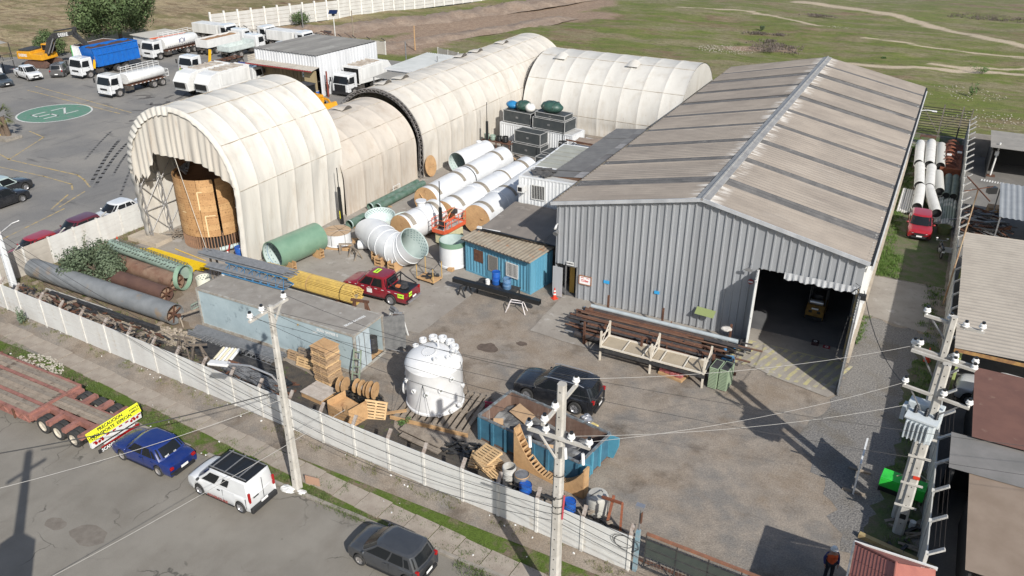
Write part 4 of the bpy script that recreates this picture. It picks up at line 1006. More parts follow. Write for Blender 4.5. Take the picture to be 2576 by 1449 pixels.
# ================================================================= vehicles
M_tyre=mat('tyre rubber',(.022,.022,.022),(.04,.038,.035),scale=5,rough=.9)
M_rim=mat('alloy rim',(.42,.42,.43),rough=.35,metal=.7,fine=.05)
M_rimd=mat('steel rim',(.16,.16,.165),(.24,.22,.20),rough=.6,scale=4)
M_glass=glass()
M_plast=mat('black plastic',(.02,.02,.021),rough=.6)
M_red=mat('tail lamp',(.28,.010,.010),rough=.2,fine=0)
M_lampc=mat('head lamp',(.55,.57,.6),rough=.12,fine=0)
M_plate=mat('number plate',(.72,.72,.70),rough=.5,fine=0)
def paint(name,c,rough=.28,coat=.6,metal=.0):return mat(name,c,tuple(v*.88+.012 for v in c),rough=rough,coat=coat,metal=metal,scale=2.5,fine=.03,fscale=5,amount=.5)
_wm={}
def wheel_meshes(r,w,rim,spokes):
 k=(r,w,rim.name,spokes)
 if k not in _wm:
  ty=MB().lathe([(r*.64,-w/2),(r*.93,-w/2),(r,-w*.36),(r,w*.36),(r*.93,w/2),(r*.64,w/2)],28,axis='Y')
  rm=MB();rm.lathe([(r*.66,-w*.42),(r*.6,-w*.3),(r*.58,-w*.1),(r*.2,-w*.16),(0.001,-w*.2)],24,axis='Y')
  if spokes:
   for i in range(spokes):
    a=2*PI*i/spokes;rm.bar((.1*r*math.cos(a),-w*.32,.1*r*math.sin(a)),(r*.6*math.cos(a),-w*.38,r*.6*math.sin(a)),r*.14,w*.08,up=(0,1,0))
  rm.lathe([(r*.6,w*.1),(0.001,w*.1)],16,axis='Y')
  _wm[k]=(ty.mesh('tyre',M_tyre,40),rm.mesh('rim',rim,30))
 return _wm[k]
def wheel(parent,x,y,r,w,side,rim=None,spokes=5,name='wheel'):
 ty,rm=wheel_meshes(r,w,rim or M_rim,spokes)
 o=link(name,ty,parent,(x,y,r),(0,0,0 if side<0 else PI));link('rim',rm,o);return o
def car(name,label,cat,loc,rz,L,Wd,H,col,wb=None,nose=.85,kind='hatch',ground=.17,belt=.62,r=.31,rim=None,spokes=5,group=None,roofcol=None,plate=True,hood=None,ws=None,seed=0,trim=None):
 """front towards local +x, origin on the ground under the middle"""
 wb=wb or L*.62;t=thing(name,label,cat,loc,rz,group)
 xf,xr=L/2,-L/2;wf=xf-nose;wr_=wf-wb;zb=belt*H;hw=Wd/2
 hd=hood if hood is not None else.36*L*.72      # bonnet length
 ws_=ws if ws is not None else.17*L             # windscreen run
 cow=xf-hd;rt=cow-ws_                          # cowl and front roof edge
 if kind=='hatch':rb,rr=xr+.10,xr+.42
 elif kind=='sedan':rb,rr=xr+.62,xr+1.15
 elif kind=='suv':rb,rr=xr+.10,xr+.48
 elif kind=='van':rb,rr=xr+.05,xr+.18
 elif kind=='pickup':rb,rr=xr+1.62,xr+1.80
 zh=lambda x:(zb-.02-(.16*(zb)*((x-cow)/(xf-cow))**1.6 if x>cow else 0)-(.10*((rb-x)/(rb-xr))**1.5 if(x<rb and kind=='sedan')else 0))
 def halfw(x):
  e=1-.11*max(0,(x-(xf-.75))/.75)**2.2-.07*max(0,((xr+.6)-x)/.6)**2.2
  return hw*e
 N=52;rows=[]
 for i in range(N+1):
  s=i/N;x=xr+L*s
  bow=0
  w=halfw(x);zt=zh(x);zl=ground+.05
  if x>xf-.25:zl+=.08*((x-(xf-.25))/.25)
  # wheel arches
  for wx in(wf,wr_):
   q=(r*1.17)**2-(x-wx)**2
   if q>0:zl=max(zl,r+math.sqrt(q))
  zl=min(zl,zt-.12)
  fx=.10*(1-((s-.5)*2)**2)
  e0=(1 if i in(0,N)else 0)
  x_=x
  nose_t=max(0,(x-(xf-.3))/.3);
  zt2=zt-.12*nose_t**2
  cs=[(w*.93,zl),(w*.985,zl+.06),(w,zl+(zt2-zl)*.45),(w*.985,zl+(zt2-zl)*.72),(w*.955,zt2-.035),(w*.90,zt2),(w*.5,zt2+.035*(1 if x>cow else.6)),(0,zt2+.05*(1 if x>cow else.6))]
  full=[(x_-.06*(e0 if i==0 else 0)*0,y,z)for y,z in cs]+[(x_,-y,z)for y,z in cs[-2::-1]]
  if i in(0,N):   # pull the end faces in at the corners
   sg=1 if i==N else-1
   full=[(x_-sg*(.0+.16*(abs(p[1])/w)**3),p[1],p[2])for p in full]
  rows.append(full)
 mb=MB();mb.grid(rows);n=len(rows[0])
 for k in(0,N):   # end caps
  o_=k*n;mb.f.append(tuple(range(o_,o_+n)))
 body=mb.B('body',col,t,smooth=38)
 # underside and bumpers in dark plastic
 u=MB();u.bb(xr+.14,xf-.14,-hw*.86,hw*.86,ground-.02,ground+.22);u.B('underbody',M_plast,t)
 for wx in(wf,wr_):
  for s in(-1,1):wheel(t,wx,s*(hw-.105),r,.2,s,rim,spokes)
 # cabin
 zr=H;lw,rw=hw*.93,hw*.76
 if kind=='van':rw=hw*.84
 lev=[0,.5,.86,1.0]
 def ring(k):
  f=lev[k];z=zb-.03+(zr-zb+.03-(.0))*f-(.0);fe=f if f<.9 else 1
  ww=lw+(rw-lw)*(f**1.25);xa=cow+.02+(rt-cow)*f*(1.0)-(0.03 if k==3 else 0);xb=rb+(rr-rb)*(f**1.3)
  if k==3:ww-=.07;z=zr;xa-=.06;xb+=.06
  if k==2:z=zr-.05
  c=.16;m=5
  return[(xa-c*1.1,-ww,z),(xa-.02,-ww*.72,z+.0),(xa+.05,0,z),(xa-.02,ww*.72,z),(xa-c*1.1,ww,z),((xa+xb)/2,ww*1.015,z),(xb+c*.8,ww,z),(xb+.02,ww*.75,z),(xb-.03,0,z),(xb+.02,-ww*.75,z),(xb+c*.8,-ww,z),((xa+xb)/2,-ww*1.015,z)]
 rg=[ring(k)for k in range(4)]
 mb=MB();mb.grid([g+[g[0]]for g in rg]);cx_=((rt+rr)/2,0,zr+.035)
 top=rg[3];mb.add([cx_]+top,[(0,1+i,1+(i+1)%12)for i in range(12)])
 cab=mb.B('cabin',roofcol or col,t,smooth=35)
 # glazing panels proud of the cabin
 def lerp(a,b,f):return tuple(a[i]+(b[i]-a[i])*f for i in range(3))
 def pane_(name,i0,i1,f0=.10,f1=.90,a=.04,b=.96,mid=None,out=.012):
  k0,k1=rg[0],rg[2]
  idx=[i0]+(mid or[])+[i1];lo=[k0[i]for i in idx];hi=[k1[i]for i in idx];m_=[rg[1][i]for i in idx]
  def along(row,f):
   seg=len(row)-1;q=f*seg;i=min(int(q),seg-1);return Vector(lerp(row[i],row[i+1],q-i))
  rows_=[]
  for f in(f0,.5,f1):
   rr_=[]
   for s in(0,.25,.5,.75,1):
    u_=a+(b-a)*s
    A,B,C_=along(lo,u_),along(m_,u_),along(hi,u_)
    p=A.lerp(B,f*2)if f<=.5 else B.lerp(C_,(f-.5)*2)
    rr_.append(p)
   rows_.append(rr_)
  nn=(rows_[0][-1]-rows_[0][0]).cross(rows_[2][0]-rows_[0][0]).normalized();ctr=Vector(((cow+rb)/2,0,zb))
  if nn.dot(rows_[1][2]-ctr)<0:nn=-nn
  rows_=[[p+nn*out for p in q]for q in rows_]
  return MB().grid(rows_).B(name,M_glass,t,smooth='all')
 pane_('windscreen',0,4,mid=[1,2,3],f0=.06,f1=.96,a=.04,b=.96)
 if kind!='van':pane_('rear_window',6,10,mid=[7,8,9],f0=.16,f1=.9,a=.08,b=.92)
 for s in(0,1):
  i0,m_,i1=(4,5,6)if s else(0,11,10)
  if kind=='van':
   pane_('side_window',i0,i1,mid=[m_],f0=.1,f1=.86,a=.06,b=.34);pane_('side_window',i0,i1,mid=[m_],f0=.22,f1=.78,a=.44,b=.60)
  else:
   pane_('side_window',i0,i1,mid=[m_],a=.05,b=.47,f0=.08,f1=.90);pane_('side_window',i0,i1,mid=[m_],a=.51,b=.80 if kind!='pickup' else.92,f0=.08,f1=.90)
   if kind in('hatch','suv','sedan'):pane_('quarter_window',i0,i1,mid=[m_],a=.83,b=.93,f0=.12,f1=.75)
 # lamps, mirrors, plates, handles
 zl_=zh(xf)-.12
 for s in(-1,1):
  MB().add([(xf-.04,s*hw*.50,zl_-.02),(xf-.14,s*hw*.80,zl_),(xf-.42,s*hw*.93,zl_+.06),(xf-.40,s*hw*.82,zl_+.14),(xf-.14,s*hw*.52,zl_+.08)],[(0,1,2,3,4)]).B('headlight',M_lampc,t,loc=(.012,0,.012))
  zt_=zb-.06
  if kind=='van':MB().bb(xr+.05,xr+.14,s*hw*.80,s*hw*.93,zb-.28,zb+.25).B('tail_light',M_red,t,bevel=.02)
  elif kind in('hatch','suv','pickup'):MB().bb(xr+.035,xr+.2,s*hw*.74,s*hw*.90,zt_-.15,zt_+.06).B('tail_light',M_red,t,bevel=.03)
  else:MB().bb(xr+.03,xr+.2,s*hw*.66,s*hw*.90,zt_-.25,zt_-.1).B('tail_light',M_red,t,bevel=.03)
  MB().ball((cow-.32,s*(hw+.075),zb+.06),.1,8,6,(.6,1,.7)).B('mirror',trim or col,t,smooth='all')
  for q in(.42,.72):
   if kind=='van' and q>.5:continue
   xx=cow-.1+(rb-cow)*q;MB().bb(xx-.08,xx+.08,s*(hw*.985),s*(hw*.985+.03),zb-.17,zb-.13).B('door_handle',M_plast if kind=='van' else col,t)
  sx_=MB()
  for q in(.0,.46,.88):
   xx=cow-.18+(rb-cow)*q;sx_.bb(xx-.006,xx+.006,s*hw*.96,s*(hw*.998),r+.1,zb-.07)
  sx_.bb(wr_+r*1.3,wf-r*1.3,s*hw*.95,s*(hw*1.002),ground+.03,ground+.10);sx_.B('door_seam',M_plast,t)
 g=MB();g.bb(xf-.02,xf+.012,-hw*.42,hw*.42,zl_-.13,zl_+.0);g.bb(xf-.06,xf+.008,-hw*.62,hw*.62,ground+.1,ground+.22);g.B('grille',M_plast,t)
 g=MB();g.bb(xr-.012,xr+.1,-hw*.7,hw*.7,ground+.06,ground+.2);g.B('rear_bumper',M_plast,t)
 if plate:
  MB().bb(xr-.022,xr-.005,-.2,.2,ground+.28,ground+.40).B('number_plate',M_plate,t);MB().bb(xf+.012,xf+.03,-.2,.2,ground+.20,ground+.31).B('number_plate',M_plate,t)
 t['half']=0;del t['half']
 return t
HX=PI
P_dgrey=paint('dark grey car paint',(.040,.043,.048),rough=.33)
P_blue=paint('blue car paint',(.006,.022,.135),rough=.3)
P_whitec=paint('white car paint',(.62,.63,.63),rough=.3)
P_redc=paint('red car paint',(.20,.008,.018),rough=.28)
P_red2=paint('bright red car paint',(.30,.010,.016),rough=.28)
P_maroon=paint('maroon car paint',(.10,.008,.018),rough=.3)
P_blk=paint('black car paint',(.018,.019,.022),rough=.25)
P_silver=paint('grey car paint',(.15,.155,.165),rough=.32)
P_char=paint('charcoal car paint',(.012,.013,.016),rough=.25)
hatch=car('parked_car','dark grey small hatchback parked at the kerb nearest the camera','car',(4.28,-24.80,-.10),HX-.01,3.62,1.62,1.50,P_dgrey,wb=2.36,nose=.68,kind='hatch',hood=.72,ws=.85,belt=.62,r=.29,rim=M_rimd,group='cars parked along the street kerb')
sedan=car('parked_car','bright blue sedan with stickers on its rear window parked behind the flatbed trailer','car',(-9.82,-24.78,-.10),HX+.0,4.2,1.66,1.44,P_blue,wb=2.5,nose=.78,kind='sedan',hood=1.02,ws=.72,r=.29,rim=M_rimd,spokes=0,group='cars parked along the street kerb')
van=car('parked_van','white compact panel van with black roof and roof bars at the kerb','van',(-4.72,-24.76,-.10),HX-.0,3.97,1.72,1.76,P_whitec,wb=2.52,nose=.78,kind='van',hood=.62,ws=.98,belt=.58,r=.30,spokes=6,group='cars parked along the street kerb',trim=M_plast)
# van extras: black roof skin, rails, bars, lettering along the sill, dark bumper
MB().bb(-1.75,.52,-.66,.66,1.775,1.80).B('roof_skin',M_blackp,van,bevel=.02)
mb=MB();
for s in(-1,1):mb.bar((-1.7,s*.6,1.85),(.45,s*.6,1.85),.04)
mb.B('roof_rail',M_steel,van)
for x in(-1.3,-.5,.25):MB().bar((x,-.68,1.89),(x,.68,1.89),.045,.03).B('roof_bar',M_steel,van)
o=MB().bb(.0,.95,.0,.04,0,.0).B('x',None);bpy.data.objects.remove(o)
for s in(-1,):text('ADVENTURE',.17,mat('dull red lettering',(.25,.06,.05),rough=.6),van,(.05,.868,.33),(PI/2,0,PI),sx=1.3)
MB().bb(-2.02,-1.85,-.78,.78,.16,.42).B('bumper',M_plast,van,bevel=.04)
MB().bb(-2.0,-1.985,.28,.6,.95,1.0).B('door_handle',M_blackp,van);MB().bb(-1.998,-1.985,-.01,.01,.45,1.7).B('door_seam',M_plast,van)
# sedan stickers
for(y,z,s_,tx)in((.45,1.09,.12,'MVT'),(.0,1.08,.08,'LCX')):text(tx,s_,M_white,sedan,(-1.62+(z-1.09)*.0,y,z+.055),(R_(50),0,-PI/2))
tail=car('parked_car','grey hatchback with red tail lamps cut off by the left edge beside the near wall','car',(-30.15,-21.5,-.04),HX-.05,3.9,1.66,1.48,P_silver,kind='hatch',group='cars parked along the street kerb')
suv=car('parked_suv','charcoal SUV with roof rails standing in the yard behind the blue skip','SUV',(5.45,-11.07,0),HX+.02,4.78,1.92,1.70,P_char,wb=2.78,nose=.93,kind='suv',hood=1.15,ws=.92,belt=.62,r=.37,group=None)
for s in(-1,1):MB().tube([(-1.7,s*.70,1.66),(-1.4,s*.71,1.75),(.2,s*.71,1.75),(.55,s*.70,1.68)],.022,6).B('roof_rail',M_rim,suv)
mb=MB()
for k in range(-3,4):mb.bb(-1.5,.45,k*.15-.01,k*.15+.01,1.735-.006*abs(k),1.748-.006*abs(k))
mb.B('roof_groove',M_blackp,suv);MB().bb(-2.1,-1.82,-.6,.6,1.66,1.70).B('spoiler',P_char,suv,bevel=.02)
redc=car('parked_car','red hatchback facing the camera in the lane between the warehouse and the right wall','car',(21.0,22.9,0),-PI/2+.05,4.0,1.74,1.47,P_red2,kind='hatch',hood=1.05,ws=.85,r=.31)
# red pickup
pk=car('pickup_truck','red double cab pickup with yellow green D-P81 panels and a black sports bar','pickup truck',(-10.05,-5.85,0),HX+.03,5.2,1.82,1.78,P_redc,wb=3.0,nose=.92,kind='pickup',hood=1.15,ws=.78,belt=.61,r=.38,ground=.3,spokes=6)
MB().bb(-2.5,-1.02,-.74,.74,1.072,1.098).B('load_bed',M_blackp,pk)
mb=MB()
for s in(-1,1):
 mb.tube([(-1.05,s*.78,1.08),(-1.12,s*.74,1.72),(-1.5,s*.76,1.45),(-2.3,s*.8,1.1)],.045,7)
mb.tube([(-1.12,-.74,1.72),(-1.12,.74,1.72)],.045,7);mb.tube([(-1.25,-.75,1.62),(-1.25,.75,1.62)],.035,7);mb.B('sports_bar',M_blackp,pk)
M_hiv=mat('yellow green panel',(.48,.78,.05),rough=.5,fine=0)
for(loc_,rot_,nm)in(((.18,0,1.83),(0,0,PI/2-.0),'r'),((-2.15,.918,.88),(PI/2,0,PI),'s'),((-2.612,.45,.95),(PI/2,0,-PI/2),'t')):
 w_,h_=(.62,.34)if nm=='r' else((.46,.3)if nm=='s' else(.34,.3))
 o=MB().box((0,0,0),(w_,h_,.012)).B('number_panel',M_hiv,pk,loc=loc_);o.rotation_euler=rot_
 text('D-P81',.17 if nm=='r' else.13,M_blackp,pk,Vector(loc_)+Vector({'r':(0,0,.009),'s':(0,.009,0),'t':(-.009,0,0)}[nm]),rot_)
MB().bb(.1,.5,.905,.922,.62,.92).B('door_sticker',M_white,pk)
mb=MB()
for k in range(9):mb.bb(-2.4+k*.52,-2.2+k*.52,.908,.918,.98,1.02)
mb.B('reflective_tape',M_white,pk)
MB().bb(-2.68,-2.55,-.72,.72,.38,.52).B('rear_bumper',M_rim,pk,bevel=.02)
mb=MB();mb.ball((-1.9,.1,1.15),.25,8,6,(1.3,1,.5),.2);mb.ball((-1.6,-.3,1.13),.3,8,6,(1,1,.5),.2,3);mb.B('load',mat('black sacking',(.03,.03,.032),rough=.9),pk)
MB().box((-1.55,.25,1.2),(.3,.25,.12)).B('orange_box',mat('orange crate',(.55,.17,.06),rough=.6),pk)
# cars over the car park wall
cg='cars parked behind the left precast wall'
c1=car('parked_car','maroon hatchback parked behind the left wall next to the white car','car',(-36.5,-9.0,-.02),-PI/2,4.0,1.72,1.5,P_maroon,kind='hatch',group=cg)
c2=car('parked_car','bright red small car parked behind the left wall nearest its bare concrete end','car',(-36.3,-12.7,-.02),-PI/2+.03,3.8,1.66,1.45,P_red2,kind='hatch',group=cg)
c3=car('parked_car','white sedan parked behind the left wall between the maroon car and the hangar','car',(-36.9,-5.0,-.02),-PI/2,4.4,1.74,1.46,P_whitec,kind='sedan',group=cg)
c4=dup(c3,(-37.0,-.6,-.02),-PI/2+.02,'white sedan half hidden by the hangar mouth behind the left wall',cg)
c5=car('parked_car','grey green car parked behind the bare concrete part of the left wall','car',(-35.6,-17.0,-.02),-PI/2,4.1,1.7,1.44,P_silver,kind='sedan',group=cg)
h2=car('parked_car','charcoal hatchback with alloy wheels at the left edge of the depot','car',(-48.05,-7.5,-.02),PI/2+.02,4.0,1.74,1.55,P_char,kind='hatch',spokes=7,r=.32)
h3=car('parked_suv','black SUV with pale roof parked beside the charcoal hatchback','SUV',(-50.3,-6.0,-.02),PI/2+.05,4.6,1.85,1.66,P_blk,kind='suv',r=.35,roofcol=paint('pale roof paint',(.38,.46,.44)))
h4=car('pickup_truck','white double cab pickup parked at the edge of the depot by the excavator','pickup truck',(-89.3,22.9,-.02),-.2,5.1,1.8,1.72,P_whitec,kind='pickup',hood=1.15,ws=.75,r=.36,ground=.25,rim=M_rimd)
MB().bb(-2.45,-.98,-.7,.7,1.04,1.06).B('load_bed',M_plast,h4)
h5=car('parked_car','dark blue grey hatchback facing right at the left edge of the depot','car',(-88.8,18.7,-.02),-.18,4.0,1.72,1.46,paint('blue grey paint',(.055,.07,.085)),kind='hatch')
h6=car('parked_suv','grey SUV seen from behind beside the yellow excavator','SUV',(-87.4,26.5,-.02),R_(128),4.6,1.85,1.68,paint('bronze grey paint',(.09,.088,.088)),kind='suv',r=.34)
h7=car('parked_car','silver car half hidden by the palm tree at the left edge','car',(-66.2,.6,-.02),PI/2,4.1,1.7,1.5,P_silver,kind='hatch')

# ------------------------------------------------------------ trucks: front towards local +x, origin under the front axle
def truck(name,label,loc,rz,wb=4.6,col=P_whitec,rear=(0,1.35),cab='flat',group=None,grille=True,Lf=None,twin=True,cat='truck'):
 t=thing(name,label,cat,loc,rz,group);hw=1.22;f=1.28;b=-.62;zt=2.72
 prof=[(f,.55),(f+.02,1.1),(f-.03,1.55),(f-.32,2.55),(f-.50,zt),(b+.05,zt+.02),(b,2.5),(b,.95),(.62,.95),(.60,.55)]
 mb=MB();mb.extr([(x,0,z)for x,z in prof],(0,-hw,0),(0,hw,0));c=mb.B('cab',col,t,bevel=.07)
 MB().add([(f+.0,-1.08,1.60),(f+.0,1.08,1.60),(f-.28,1.02,2.45),(f-.28,-1.02,2.45)],[(0,1,2,3)]).B('windscreen',M_glass,t)
 for s in(-1,1):
  MB().add([(f-.22,s*(hw+.008),1.62),(f-.42,s*(hw+.008),2.35),(-.05,s*(hw+.008),2.35),(-.05,s*(hw+.008),1.55),(.62,s*(hw+.008),1.55)],[(0,1,2,3,4)]).B('side_window',M_glass,t)
  q=MB();q.bb(-.10,-.085,s*(hw+.003),s*(hw+.01),1.0,2.5);q.bb(f-.2,f-.185,s*(hw+.003),s*(hw+.01),.95,1.6);q.bb(-.1,f-.2,s*(hw+.003),s*(hw+.01),.98,.995);q.B('door_seam',M_plast,t)
  MB().bb(-.02,.12,s*(hw+.005),s*(hw+.035),1.42,1.47).B('door_handle',M_plast,t)
  q=MB();q.bb(f+.02,f+.12,s*1.36-.09,s*1.36+.09,1.75,2.3);q.bar((f-.1,s*1.2,2.3),(f+.07,s*1.34,2.25),.03);q.B('mirror',M_plast,t)
  MB().bb(f-.01,f+.035,s*.74-.17,s*.74+.17,.62,.82).B('headlight',M_lampc,t)
  wheel(t,0,s*1.05,.5,.28,s,M_rimd,0)
  MB().add([(.62,s*(hw+.01),.56)]+[(.62*math.cos(a),s*(hw+.01),.5+.60*math.sin(a))for a in(.1,.5,1.0,1.57,2.1,2.6,3.0)]+[(.53*math.cos(a),s*(hw+.01),.5+.52*math.sin(a))for a in(3.0,2.6,2.1,1.57,1.0,.5,.1)],[tuple(range(15))]).B('wheel_arch',M_plast,t)
 g=MB();g.bb(f+.0,f+.035,-.62,.62,.95,1.18);g.bb(f+.0,f+.04,-1.2,1.2,.34,.50)
 g.B('grille',M_plast,t);MB().bb(f+.035,f+.05,-.22,.22,.62,.74).B('number_plate',M_plate,t)
 MB().bb(f-.1,f+.03,-1.2,1.2,.42,.60).B('bumper',col,t,bevel=.03)
 MB().bb(.1,.6,-.35,.35,zt+.015,zt+.05).B('roof_hatch',M_white if col is not M_white else M_plast,t)
 end=-(wb+rear[-1]+1.0)if Lf is None else Lf
 ch=MB()
 for s in(-1,1):ch.bb(end,.9,s*.42-.05,s*.42+.05,.72,.98)
 for k in range(6):ch.bb(end+.2+k*(abs(end))/6,end+.3+k*(abs(end))/6,-.4,.4,.78,.92)
 ch.bb(-2.2,-1.2,.55,1.1,.45,.95);ch.bb(-1.9,-1.0,-1.1,-.55,.5,.95);ch.B('chassis',mat('greasy chassis',(.035,.033,.031),(.08,.07,.06),scale=4,rough=.85),t)
 for a in rear:
  for s in(-1,1):
   wheel(t,-wb-a,s*1.04,.5,.26,s,M_rimd,0)
   if twin:wheel(t,-wb-a,s*.74,.5,.24,s,M_rimd,0)
 return t
def tank_body(t,x0,x1,z=1.75,hw=1.12,hh=.68,m=M_white,rails=True):
 prof=[]
 for i in range(28):
  a=2*PI*i/28;prof.append((hw*math.copysign(abs(math.cos(a))**.75,math.cos(a)),z+hh*math.copysign(abs(math.sin(a))**.85,math.sin(a))))
 b=MB();rows=[]
 for x,s in((x0,.05),(x0,.93),(x0+.12,1),(x1-.12,1),(x1,.93),(x1,.05)):rows.append([(x,p[0]*s,z+(p[1]-z)*s)for p in prof+prof[:1]])
 b.grid(rows).B('tank',m,t,smooth=45)
 MB().bb(x0,x1,-1.15,1.15,.98,1.06).B('tank_bed',M_rust,t)
 q=MB()
 for k in range(9):q.bb(x0+.2+k*(x1-x0)/9,x0+.45+k*(x1-x0)/9,1.15,1.16,.99,1.05);q.bb(x0+.2+k*(x1-x0)/9,x0+.45+k*(x1-x0)/9,-1.16,-1.15,.99,1.05)
 q.B('reflective_tape',M_plate,t)
 if rails:
  q=MB();zt=z+hh
  for s in(-.55,.55):
   for h in(.35,.62):q.tube([(x0+.3,s,zt+h),(x1-.3,s,zt+h)],.03,5)
   for k in range(7):xx=x0+.3+(x1-x0-.6)*k/6;q.tube([(xx,s,zt-.08),(xx,s*.96,zt+.62)],.025,5)
  for k in(0,3,6):xx=x0+.3+(x1-x0-.6)*k/6;q.tube([(xx,-.55,zt+.62),(xx,.55,zt+.62)],.025,5)
  q.B('guard_rail',M_white,t)
 q=MB();xr_=x0-.5
 for z_ in(1.1,1.55,2.0):q.tube([(x0,-1.1,z_),(xr_,-1.1,z_),(xr_,1.1,z_),(x0,1.1,z_)],.03,5)
 for y in(-1.1,-.4,.4,1.1):q.tube([(xr_,y,1.1),(xr_,y,2.0)],.03,5)
 q.B('rear_rail',M_white,t)
T=-PI/2
tg='trucks parked in the depot'
t1=truck('tanker_truck','white water tanker truck with a railed catwalk standing alone on the depot asphalt',(-71.1,21.9,0),T,5.3,group=tg);tank_body(t1,-7.3,-1.7)
t2=truck('tanker_truck','white tanker truck with a round emblem on its side parked behind the first tanker',(-84.2,39.6,0),T,5.2,group=tg);tank_body(t2,-7.6,-1.3,z=1.95,hh=.85)
for s in(1,):
 q=MB();q.lathe([(.30,-.02),(.36,-.02),(.36,0),(.30,0)],24,c=(0,0,0),axis='Y');q.B('emblem',mat('navy emblem',(.05,.06,.16),rough=.5),t2,loc=(-4.4,1.14,2.15));q=MB()
 for x in(-.55,.42):q.bb(x,x+.13,-.01,.01,-.28,.28)
 q.B('emblem_bars',_M['navy emblem'],t2,loc=(-4.4,1.15,2.15));q=MB()
 for k in range(15):q.bb(-7.2+k*.38,-6.98+k*.38,1.14,1.155,1.55,1.62)
 q.B('dashes',mat('dark dashes',(.08,.08,.1),rough=.5),t2)
t3=truck('tipper_truck','white truck with a tall bright blue ribbed tipper body full of dark soil',(-83.1,26.9,0),T,5.2,rear=(-.7,.65),group=tg)
M_tblue=mat('bright blue paint',(.008,.125,.46),(.012,.10,.36),scale=1.5,fine=.05,rough=.45,col3=(.03,.09,.2),scale3=4,c3=(.66,.74))
b_=MB();hb=1.3;x0,x1,z0,z1=-8.2,-1.3,1.35,3.75
b_.bb(x0,x1,-hb,-hb+.06,z0,z1);b_.bb(x0,x1,hb-.06,hb,z0,z1);b_.bb(x0,x0+.06,-hb+.06,hb-.06,z0,z1);b_.add([(x1,-hb+.06,z0),(x1,hb-.06,z0),(x1+.45,hb-.06,z1),(x1+.45,-hb+.06,z1)],[(0,1,2,3)])
for s in(-1,1):b_.add([(x1,s*hb,z0),(x1+.45,s*hb,z1),(x1,s*hb,z1)],[(0,1,2)])
b_.bb(x0,x1,-hb,hb,z0-.12,z0);b_.B('tipper_body',M_tblue,t3)
rb_=MB().bb(-.06,.06,0,.09,0,z1-z0).mesh('side_rib',M_tblue)
for k in range(9):
 for s in(-1,1):link('side_rib',rb_,t3,(x0+.1+k*.83,s*hb-(.0 if s>0 else.09),z0))
q=MB()
for s in(-1,1):
 for z in(z1-.08,(z0+z1)/2+.25):q.bb(x0,x1+.3*(z>3),s*(hb+.05)-.05,s*(hb+.05)+.05,z-.05,z+.07)
q.B('rail',M_tblue,t3)
rows=[[(x0+.08+(x1-x0)*i/14,-hb+.08+(2*hb-.16)*j/6,z1-.35+.3*noise.noise(Vector((i*.5,j*.7,2)))+.25*math.sin(PI*j/6))for j in range(7)]for i in range(15)]
MB().grid(rows).B('soil_load',mat('dark red soil',(.085,.045,.035),(.05,.03,.025),scale=3,fine=.3,fscale=14,rough=.95,bump=.8),t3,smooth='all')
MB().bar((-.9,.95,1.1),(-1.35,.95,2.7),.3,.16).B('hydraulic_ram',mat('ram yellow',(.75,.42,.01),rough=.5),t3)
t4=truck('chassis_truck','white cab truck with bare chassis and an upright yellow ram',(-71.1,34.7,0),T,6.6,group=tg);MB().bar((-3.0,.1,1.0),(-3.35,.2,2.9),.32,.2).B('hydraulic_ram',_M['ram yellow'],t4)
q=MB();q.bb(-8.8,-1.2,-.7,-.6,1.0,1.12);q.bb(-8.8,-1.2,.6,.7,1.0,1.12)
for k in range(8):q.bb(-8.6+k,-8.45+k,-.7,.7,1.0,1.1)
q.B('subframe',M_rust,t4)
def garbage(name,label,loc,rz,flip=False,cabm='flat'):
 t=truck(name,label,loc,rz,4.4,group=tg)
 b=MB();prof=[(-1.1,1.15),(-1.1,3.1),(-1.5,3.25),(-6.2,3.25),(-7.4,3.05),(-8.2,2.1),(-8.0,1.0),(-6.2,.95)]
 b.extr([(x,0,z)for x,z in prof],(0,-1.2,0),(0,1.2,0)).B('refuse_body',M_white,t,bevel=.05)
 q=MB()
 for s in(-1,1):q.bb(-5.9,-1.6,s*1.22-.02,s*1.22+.02,1.55,2.95);
 q.B('side_panel',M_whitem,t)
 q=MB();q.bb(-6.25,-6.15,-1.24,1.24,1.0,3.3);q.bb(-1.2,-1.1,-1.23,1.23,1.1,3.28);q.B('body_rib',M_white,t)
 MB().add([(-8.22,-.95,1.35),(-8.22,.95,1.35),(-8.27,.95,2.05),(-8.27,-.95,2.05)],[(0,1,2,3)]).B('hopper',M_black,t)
 q=MB()
 for k in range(3):q.bb(-1.09,-1.04,-1.0+k*.72,-.45+k*.72,1.5,2.9)
 q.B('front_opening',M_black,t)
 q=MB();q.bb(-5.8,-1.7,-.9,.9,3.25,3.3)
 for k in range(5):q.bb(-5.6+k*.9,-5.5+k*.9,-1.1,1.1,3.26,3.36)
 q.B('roof_plate',mat('dirty white plate',(.50,.46,.40),(.30,.24,.18),scale=1.6,fine=.1,rough=.8),t)
 return t
t5=garbage('refuse_truck','white refuse truck with black grille beside the white workshop wall',(-45.95,36.3,0),T)
for o in t5.children:
 if o.name.startswith('grille'):pass
MB().bb(1.30,1.345,-.85,.85,.62,1.5).B('grille',M_blackp,t5);MB().bb(1.2,1.34,-1.2,1.2,.34,.66).B('bumper',M_plast,t5)
t6=garbage('refuse_truck','white refuse truck seen from behind with a dirty roof left of the hangar top',(-62.4,33.0,0),PI/2)
t7=garbage('refuse_truck','second white refuse truck half hidden by the top of the front hangar',(-59.3,33.4,0),PI/2)
